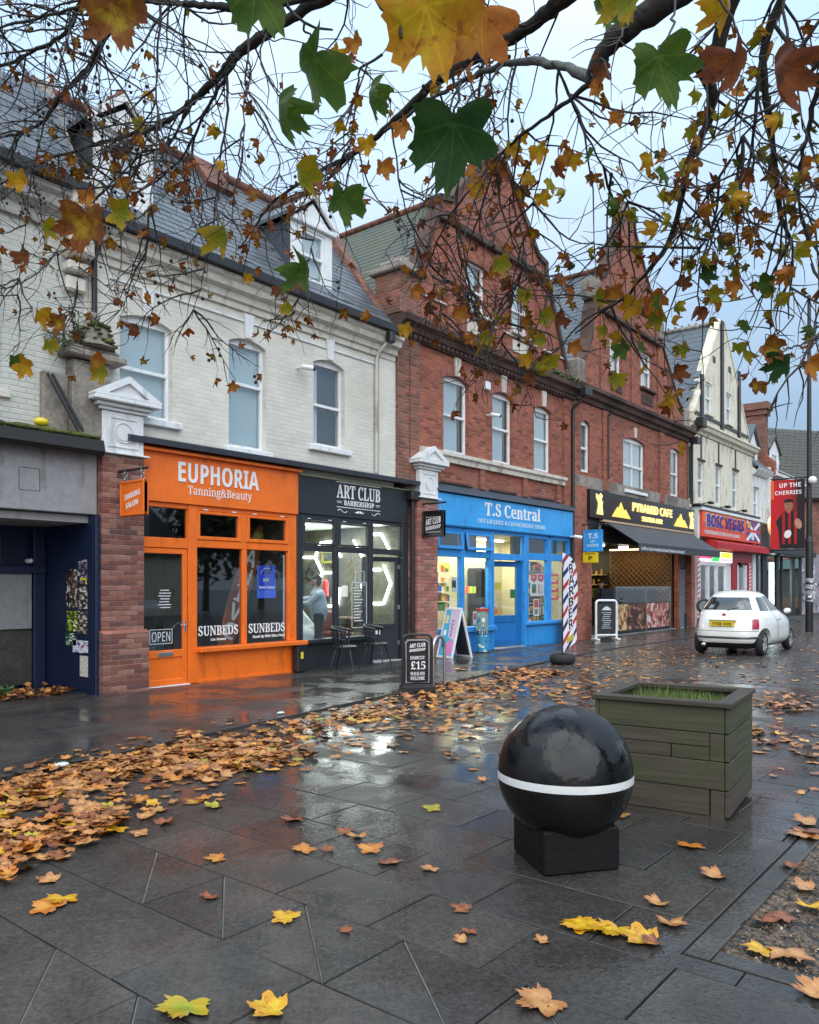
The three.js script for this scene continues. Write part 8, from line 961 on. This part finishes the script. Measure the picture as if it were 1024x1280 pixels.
{
  const t = thing('plane_tree', 'bare twigged plane tree with yellowing leaves and seed balls overhanging the square', 'tree', [4.8, 0, 11.0]), O = origin.get(t), r = rng(2024);
  const samples = [], twigs = [], leaves = [], balls = [], ballGeo = new THREE.IcosahedronGeometry(0.0135, 1), stalkPts = [];
  obj('trunk', tube([[4.8, -0.05, 11.0], [4.8, 0.3, 11.0], [4.74, 1.4, 10.95], [4.6, 2.8, 10.8], [4.42, 4.2, 10.6], [4.244, 5.42, 10.374]], (k) => lerp(0.24, 0.12, Math.pow(k, 0.6)), 14), barkMat, t);
  const unit = () => { const a = r() * 6.283, y = r() * 2 - 1, q = Math.sqrt(1 - y * y); return V(q * Math.cos(a), y, q * Math.sin(a)); };
  const smooth = (pts, per) => { const c = new THREE.CatmullRomCurve3(pts.map((p) => p.isVector3 ? p : V(...p)), false, 'centripetal'); return c.getPoints(per); };
  const hang = (p, kind, size) => { // small leaf on a short stalk, tip down
    const d = V((r() - 0.5) * 0.8, -0.5 - r() * 0.5, (r() - 0.5) * 0.8).normalize(), l = 0.03 + r() * 0.04, e = p.clone().addScaledVector(d, l); twigs.push(tube([p, e], 0.0014, 3));
    leaves.push({ p: e, s: size, k: kind, e: new THREE.Euler((r() - 0.5) * 1.2, r() * 6.283, Math.PI + (r() - 0.5) * 1.8, 'YXZ'), g: Math.floor(r() * 10), sx: 0.5 + r() * 0.55 });
  };
  const pick = (w) => { let x = r() * w.reduce((s, a) => s + a[1], 0); for (const [k, v] of w) if ((x -= v) < 0) return k; return w[0][0]; };
  const autumn = [['orange', 3], ['brown', 4], ['yellow', 2], ['mixed', 2], ['lime', 0.6]], fresh = [['lime', 4], ['yellow', 2.4], ['green', 2], ['mixed', 2], ['orange', 2.2], ['brown', 1.4]];
  const plan = { A: [2, 0.3], A1: [9, 0.35], A2: [8, 0.3], B: [16, 0.26], C: [30, 0.1], D: [28, 0.08], E: [24, 0.08], F: [28, 0.09], C2: [18, 0.12], C3: [18, 0.13], S1: [9, 0.2], S2: [10, 0.18], S3: [8, 0.2], S4: [7, 0.3], S5: [6, 0.3], S6: [9, 0.2], S7: [8, 0.25], S8: [12, 0.2], S9: [12, 0.22], S10: [10, 0.22], S11: [9, 0.14], S12: [10, 0.2], R1: [12, 0.42], R2: [9, 0.36], R3: [14, 0.5], R4: [12, 0.5], R5: [13, 0.5], R6: [2, 0], R7: [12, 0.5] };
  for (const [name, [r0, r1, raw]] of Object.entries(limbs)) {
    let len = 0; for (let i = 1; i < raw.length; i++) len += V(...raw[i]).distanceTo(V(...raw[i - 1])); const pts = smooth(raw, Math.max(8, Math.ceil(len / 0.07))), n = pts.length;
    for (let i = 1; i < n; i++) pts[i].add(unit().multiplyScalar(0.008)); const rad = (k) => Math.max(0.002, lerp(r0, r1, Math.pow(k, 0.7)) * (1 + 0.1 * Math.sin(k * 37)));
    obj('branch', tube(pts, rad, r0 > 0.025 ? 9 : 6), name === 'A2' ? barkGrey : r0 > 0.012 ? barkMat : twigMat, t);
    if (name !== 'N0') for (let i = 0; i < n; i += 2) samples.push(pts[i]);
    const [cnt, leafy] = plan[name] ?? [0, 0], right = name[0] === 'R';
    for (let c = 0; c < cnt; c++) {
      const k = (right ? 0.12 : 0.18) + r() * 0.82, i = Math.min(n - 2, Math.floor(k * n)), T = pts[i + 1].clone().sub(pts[i]).normalize(), d = unit().multiplyScalar(0.9).addScaledVector(T, 0.7).add(V(0, -0.25, 0)).normalize();
      const L = (name[0] === 'S' ? 0.25 : 0.4) + r() * (name[0] === 'S' ? 0.45 : 0.75), m = 7, q = [pts[i].clone()], dir = d.clone(); for (let s = 0; s < m; s++) { dir.add(unit().multiplyScalar(0.28)).add(V(0, s < 3 ? -0.06 : 0.03, 0)).normalize(); q.push(q[s].clone().addScaledVector(dir, L / m)); }
      const ta = 0.0095 - 0.003 * r(); twigs.push(tube(q, [ta, 0.002], 5)); if (c % 2 === 0) samples.push(q[4], q[7]);
      const gc = 4 + Math.floor(r() * 5);
      for (let g = 0; g < gc; g++) {
        const a = 1 + Math.floor(r() * m), w = [q[a].clone()], gd = unit().multiplyScalar(0.9).addScaledVector(dir, 0.5).add(V(0, -0.2, 0)).normalize(), gl = 0.1 + r() * 0.28; for (let s = 0; s < 4; s++) { gd.add(unit().multiplyScalar(0.32)).normalize(); w.push(w[s].clone().addScaledVector(gd, gl / 4)); } twigs.push(tube(w, [0.0042, 0.0014], 4));
        if (r() < leafy) hang(w[4], pick(right ? fresh : autumn), 0.05 + r() * 0.07); if (r() < leafy * 0.4) hang(w[2], pick(right ? fresh : autumn), 0.06 + r() * 0.07);
        if (r() < (right ? 0.07 : 0.17)) { const e = w[3].clone(), b = e.clone().add(V((r() - 0.5) * 0.02, -0.05 - r() * 0.05, (r() - 0.5) * 0.02)); twigs.push(tube([e, b], 0.001, 3)); balls.push(b); if (r() < 0.45) { const b2 = b.clone().add(V(0.012, -0.045, 0)); twigs.push(tube([b, b2], 0.001, 3)); balls.push(b2); } }
      }
      if (r() < leafy) hang(q[m], pick(right ? fresh : autumn), 0.07 + r() * 0.07);
    }
  }
  obj('twigs', twigs, twigMat, t).userData.kind = 'stuff';
  // the leaves that stand out, each on a stalk that reaches the nearest twig
  const eye = camera.position, stalks = [], big = [];
  namedLeaves.forEach(([x, y, z, s, k, roll, yaw, curl], i) => {
    const e = new THREE.Euler(0.15, Math.atan2(eye.x - x, eye.z - z) + (i % 2 ? yaw : -yaw), Math.PI + roll, 'YXZ'), base = V(0, -0.3 * s, 0).applyEuler(e).add(V(x, y, z));
    let best = null, bd = 1e9; for (const p of samples) { const d = p.distanceToSquared(base) + (p.y < base.y ? 0.3 : 0); if (d < bd) { bd = d; best = p; } }
    const far = Math.sqrt(bd) > 0.02, mid = base.clone().lerp(best, 0.35).add(V(0, 0.04, 0)); if (far) { const D = Math.sqrt(bd), w = () => unit().multiplyScalar(Math.min(0.12, D * 0.12)); stalks.push(tube(smooth([base, base.clone().add(V(0, Math.min(0.08, D * 0.3), 0)), base.clone().lerp(best, 0.3).add(w()).add(V(0, Math.min(0.1, D * 0.1), 0)), base.clone().lerp(best, 0.55).add(w()), base.clone().lerp(best, 0.8).add(w()), best], 16), [0.0016, 0.0032], 4)); }
    big.push({ p: base, s, k, e, fine: true, g: curl > 0.9 ? 5 : curl > 0.65 ? 4 : curl > 0.45 ? 1 : 0 });
  });
  obj('leaf_stalks', stalks, twigMat, t).userData.kind = 'stuff';
  const dist = (l) => l.p.distanceTo(eye) / l.s; leaves.sort((a, b) => dist(a) - dist(b)); const all = [...big, ...leaves], geos = hangLeaf.map((g) => g);
  all.slice(0, 300).forEach((l) => { const m = put('leaf', (l.fine ? bigLeaf : geos)[l.g], leafMat[l.k], t, [l.p.x - O[0], l.p.y - O[1], l.p.z - O[2]]); m.rotation.copy(l.e); m.scale.set(l.s * (l.sx ?? 0.92), l.s, l.s); });
  const rest = all.slice(300); if (rest.length) { const im = new THREE.InstancedMesh(geos[1], leafMat.mixed, rest.length), o = new THREE.Object3D(), c = new THREE.Color(); rest.forEach((l, i) => { o.position.set(l.p.x - O[0], l.p.y - O[1], l.p.z - O[2]); o.rotation.copy(l.e); o.scale.set(l.s * (l.sx ?? 1), l.s, l.s); o.updateMatrix(); im.setMatrixAt(i, o.matrix); const g = { green: [0.55, 1.1, 0.9], dark: [0.4, 0.9, 0.8], lime: [0.85, 1.2, 0.9], yellow: [1.25, 1.15, 0.8], orange: [1.2, 0.8, 0.7], brown: [0.7, 0.5, 0.6] }[l.k] ?? [1, 1, 1]; im.setColorAt(i, c.setRGB(...g)); }); im.name = 'leaves'; im.userData.kind = 'stuff'; im.castShadow = im.receiveShadow = true; t.add(im); }
  const bm = mat(lin(0.03, 0.02, 0.014), 0.9); balls.slice(0, 300).forEach((b) => put('seed_ball', ballGeo, bm, t, [b.x - O[0], b.y - O[1], b.z - O[2]]));
  console.log('twigs', twigs.length, 'leaves', all.length, 'balls', balls.length);
}
// ------------------------------------------------------------------ fallen leaves
{
  const r = rng(515), flat = [[11, 0.35, 0.05], [12, 0.7, 0.2], [13, -0.5, 0.15], [14, 1.1, 0.3]].map((a) => leafGeo(...a, true).translate(0, -0.3, 0).rotateX(-Math.PI / 2)); for (const g of flat) { g.computeBoundingBox(); g.translate(0, -g.boundingBox.min.y, 0); }
  const list = []; namedFallen.forEach(([x, z, s, k, a]) => list.push({ x, z, s: s * 1.05, k, a, y: 0.006, tx: 0.08, tz: 0.05, v: Math.floor(r() * 4), named: true }));
  const nz = noiseTile(128, 128, 10, 10, 4, 77), noise = (x, z) => nz[(Math.floor(z * 9) & 127) * 128 + (Math.floor(x * 9) & 127)];
  const dens = (x, z) => {
    const kd = z - kerbZ(x), n = noise(x, z), cl = sstep(0.42, 0.62, n); let d = 0;
    if (x > 1.6 && x < 13) d += 390 * Math.exp(-(((kd - 0.42) / 0.42) ** 2)) * (0.25 + cl) * (x > 9 ? 0.9 : 1);                       // drift against the kerb
    if (x < 5.6) d += 330 * Math.exp(-(((kd - 1.5 + (x - 3) * 0.12) / 0.3) ** 2)) * (0.1 + 1.2 * cl) * sstep(5.6, 4.2, x);        // second windrow
    if (x > 4 && x < 12) d += 165 * Math.exp(-(((kd - 1.15) / 0.6) ** 2)) * (0.2 + 1.2 * cl);
    if (x > 9.5 && x < 26) d += 20 * sstep(-0.1, 0.3, kd) * Math.exp(-((kd / 2.6) ** 2)) * (0.3 + cl) * sstep(26, 14, x);
    if (kd > 0.3 && x > 4.5) d += (x > 8 ? 3.6 : 2.0) * (0.4 + cl); if (x > 6.6 && x < 12.5) d += 70 * Math.exp(-(((z - 8.75 + (x - 8) * 0.28) / 0.42) ** 2)) * (0.15 + 1.2 * cl);
    if (x > 10 && x < 24 && z > 5.5) d += 2.5 * cl; if (kd < -0.2 && kd > -3 && z > 0.15) d += 0.28; if (z < 0.22 && z > 0.1 && x > 7.9 && x < 10) d += 14; return d;
  };
  const kinds = [['tan', 7.6], ['orange', 4.4], ['brown', 6], ['yellow', 1.6], ['lime', 0.4]], pick = () => { let x = r() * 20; for (const [k, v] of kinds) if ((x -= v) < 0) return k; return 'tan'; };
  const cs = 0.2; for (let x = 1.6; x < 30; x += cs) for (let z = 0.1; z < 9.9; z += cs) { if (z < 0.3 && x < 6.9) continue; if (x > 5.35 && x < 6.75 && z > 8.0 && z < 9.25) continue; if (Math.hypot(x - 4.2, z - 8.6) < 0.5) continue; const e = dens(x, z) * cs * cs; let n = Math.floor(e) + (r() < e % 1 ? 1 : 0); const deep = e > 1.6; while (n--) { const kd = z - kerbZ(x); list.push({ x: x + r() * cs, z: z + r() * cs, s: 0.075 + 0.075 * r(), k: pick(), a: r() * 6.283, y: (kd < -0.13 ? 0.04 : 0.008) + (deep ? r() * 0.03 : r() * 0.004), tx: (r() - 0.5) * (deep ? 0.6 : 0.2), tz: (r() - 0.5) * (deep ? 0.6 : 0.2), v: Math.floor(r() * 4) }); } }
  for (let i = 0; i < 150; i++) list.push({ x: 4.0 + r() * 2.0, z: -0.1 - r() * r() * 1.1, s: 0.08 + r() * 0.07, k: r() < 0.6 ? 'brown' : 'tan', a: r() * 6.28, y: 0.06 + r() * 0.07, tx: (r() - 0.5), tz: (r() - 0.5), v: Math.floor(r() * 4) });
  list.forEach((l) => { l.d = l.named ? 0 : Math.hypot(l.x, l.z - 10.85) / l.s * (l.z < 0 ? 3 : 1); }); list.sort((a, b) => a.d - b.d);
  const words = { yellow: 'yellow', orange: 'orange', brown: 'dark brown', tan: 'light brown', lime: 'yellow green', mixed: 'half yellow half brown' };
  list.slice(0, 300).forEach((l) => { const m = put(numbered('fallen_leaf'), flat[l.v], litterMat[l.k], scene, [l.x, l.y, l.z], [l.tx, l.a, l.tz]); m.rotation.order = 'YXZ'; m.scale.set(l.s * (l.named ? 1 : 0.7 + ((l.a * 7) % 1) * 0.4), l.s * (l.named ? 0.7 : 0.6), l.s);
    const dz = l.z - kerbZ(l.x), size = l.s < 0.12 ? 'small ' : l.s > 0.155 ? 'large ' : '', form = ['flat', 'cupped', 'arched', 'curled'][l.v], where = l.x > 3.6 && l.z > 9.7 ? 'on the gravel of the tree pit' : dz < -0.1 ? 'on the pavement beside the shops' : dz < 2.4 ? (l.x < 3.6 ? 'in the drift before the dark doorway' : l.x < 5 ? 'in the drift before the brown brick pier' : l.x < 7 ? 'in the drift before the orange shop' : 'in the drift near the black haircut board') : l.x > 6.6 ? 'on the paving beyond the planter' : Math.hypot(l.x - 4.2, l.z - 8.6) < 1.3 ? 'on the wet paving near the ball bollard' : 'on the open wet paving'; tag(m, `${size}${form} ${words[l.k]} fallen leaf ${where}`, 'leaf', `${size}${form} ${words[l.k]} fallen leaves ${where}`); });
  const rest = list.slice(300), im = new THREE.InstancedMesh(leafGeo(15, 0.7, 0.2).translate(0, -0.3, 0).rotateX(-Math.PI / 2), litterMat.tan, rest.length), o = new THREE.Object3D(), c = new THREE.Color(); o.rotation.order = 'YXZ';
  const tint = { tan: [1, 1, 1], orange: [1.1, 0.92, 0.7], brown: [0.5, 0.42, 0.42], yellow: [1.25, 1.3, 0.75], lime: [0.8, 1.35, 0.6] };
  rest.forEach((l, i) => { o.position.set(l.x, l.y, l.z); o.rotation.set(l.tx, l.a, l.tz); o.scale.set(l.s * (0.75 + r() * 0.5) * (r() < 0.5 ? -1 : 1), l.s * (r() * 1.0 - 0.3), l.s * (0.75 + r() * 0.5)); o.updateMatrix(); im.setMatrixAt(i, o.matrix); const t = tint[l.k] ?? [1, 1, 1], q = 0.7 + r() * 0.6; im.setColorAt(i, c.setRGB(t[0] * q, t[1] * q, t[2] * q)); });
  im.name = 'fallen_leaves'; im.userData = { kind: 'stuff', label: 'carpet of brown and orange fallen leaves on the wet paving', category: 'leaves' }; im.castShadow = im.receiveShadow = true; scene.add(im); console.log('litter', list.length);
  // scraps of litter
  for (const [x, z, s, n] of [[3.5, 4.15, 0.05, 'paper cup lid lying in the leaf drift'], [6.6, 3.5, 0.04, 'crumpled white paper scrap among the leaves by the kerb']]) { const g = new THREE.IcosahedronGeometry(s, 1).scale(1.3, 0.4, 1).translate(x, 0.05, z); tag(obj('paper_scrap', g, vinylGrey), n, 'litter'); }
  // weeds in the doorway
  const w = []; for (let i = 0; i < 220; i++) { const x = 4.3 + r() * 0.9, z = -0.9 + r() * 0.5, m = new THREE.Matrix4().makeRotationFromEuler(new THREE.Euler(r() * 6, r() * 6, r() * 6)).setPosition(x, 0.07 + r() * 0.14, z); w.push(new THREE.PlaneGeometry(0.035, 0.09).applyMatrix4(m)); } const wd = obj('doorway_weeds', w, mat(lin(0.06, 0.12, 0.03), 0.7)); wd.userData.kind = 'stuff'; tag(wd, 'green weeds growing in the dark boarded doorway', 'weeds');
}
// ------------------------------------------------------------------ across the street, mirrored in the shop windows
{
  const t = thing('opposite_building', 'low cream building with a dark roof across the street', 'building', [20, 0, 27]);
  obj('wall', slab(rect(8, 27, 0, 3.5), 27, 27.3, [rect(10, 12, 0.8, 2.6), rect(14, 16, 0.8, 2.6), rect(19, 21, 0.8, 2.6), rect(23, 24, 0, 2.3)]), creamRender, t); obj('wall', bx(8, 27, 0, 3.5, 35, 35.3), creamRender, t);
  obj('roof', [slab([[-26.6, 3.4], [-31, 5.9], [-35.6, 3.4], [-35.6, 3.2], [-26.6, 3.2]], 7.6, 24.5).rotateY(Math.PI / 2), slab([[24.5, 3.2], [27.5, 3.2], [24.5, 5.8]], 26.8, 35.4)], slateMats[2], t); for (const x of [11, 15, 20]) obj('window', bx(x - 1, x + 1, 0.8, 2.6, 27.1, 27.15), roomDark, t); obj('door', bx(23, 24, 0, 2.3, 27.1, 27.15), charcoalPaint, t);
  const u = thing('opposite_building', 'tall white terrace across the street further along', 'building', [52, 0, 27]); obj('wall', slab(rect(42, 64, 0, 7), 27, 27.3, [44, 48, 52, 56, 60].flatMap((x) => [rect(x, x + 1.2, 4.4, 6.2), rect(x - 0.4, x + 2, 0.6, 2.8)])), whiteRender, u); obj('roof', slab([[-26.6, 7], [-31, 10.4], [-35, 7]], 42, 64).rotateY(Math.PI / 2), slateMats[1], u); for (const x of [44, 48, 52, 56, 60]) { obj('window', bx(x, x + 1.2, 4.4, 6.2, 27.1, 27.14), roomDark, u); obj('window', bx(x - 0.4, x + 2, 0.6, 2.8, 27.1, 27.14), roomDark, u); }
  [[30.5, 30, 8.5, 3.2], [34.5, 29.5, 9.5, 3.6], [39, 30.5, 8.5, 3.2]].forEach(([x, z, h, w], n) => {
    const a = thing('street_tree', ['dark evergreen tree beside the low building across the street', 'tallest dark tree across the street', 'dark tree beside the white terrace across the street'][n], 'tree', [x, 0, z]), r = rng(900 + n); obj('trunk', tube([[x, 0, z], [x + 0.1, h * 0.4, z], [x, h * 0.85, z]], [0.22, 0.06], 8), barkMat, a);
    const N = 1600, im = new THREE.InstancedMesh(new THREE.PlaneGeometry(0.3, 0.42), mat(lin(0.03, 0.045, 0.02), 0.8), N), o = new THREE.Object3D(); for (let i = 0; i < N; i++) { const f = r() * 6.28, v = Math.acos(2 * r() - 1), q = Math.pow(r(), 0.4) * (0.8 + 0.3 * Math.sin(f * 3 + v * 4)); o.position.set(Math.sin(v) * Math.cos(f) * w * q, h * 0.62 + Math.cos(v) * h * 0.4 * q, Math.sin(v) * Math.sin(f) * w * q); o.rotation.set(r() * 6, r() * 6, r() * 6); o.updateMatrix(); im.setMatrixAt(i, o.matrix); } im.name = 'crown'; im.userData.kind = 'stuff'; im.castShadow = im.receiveShadow = true; a.add(im);
  });
}
scene.updateMatrixWorld(true);
renderer.render(scene, camera);
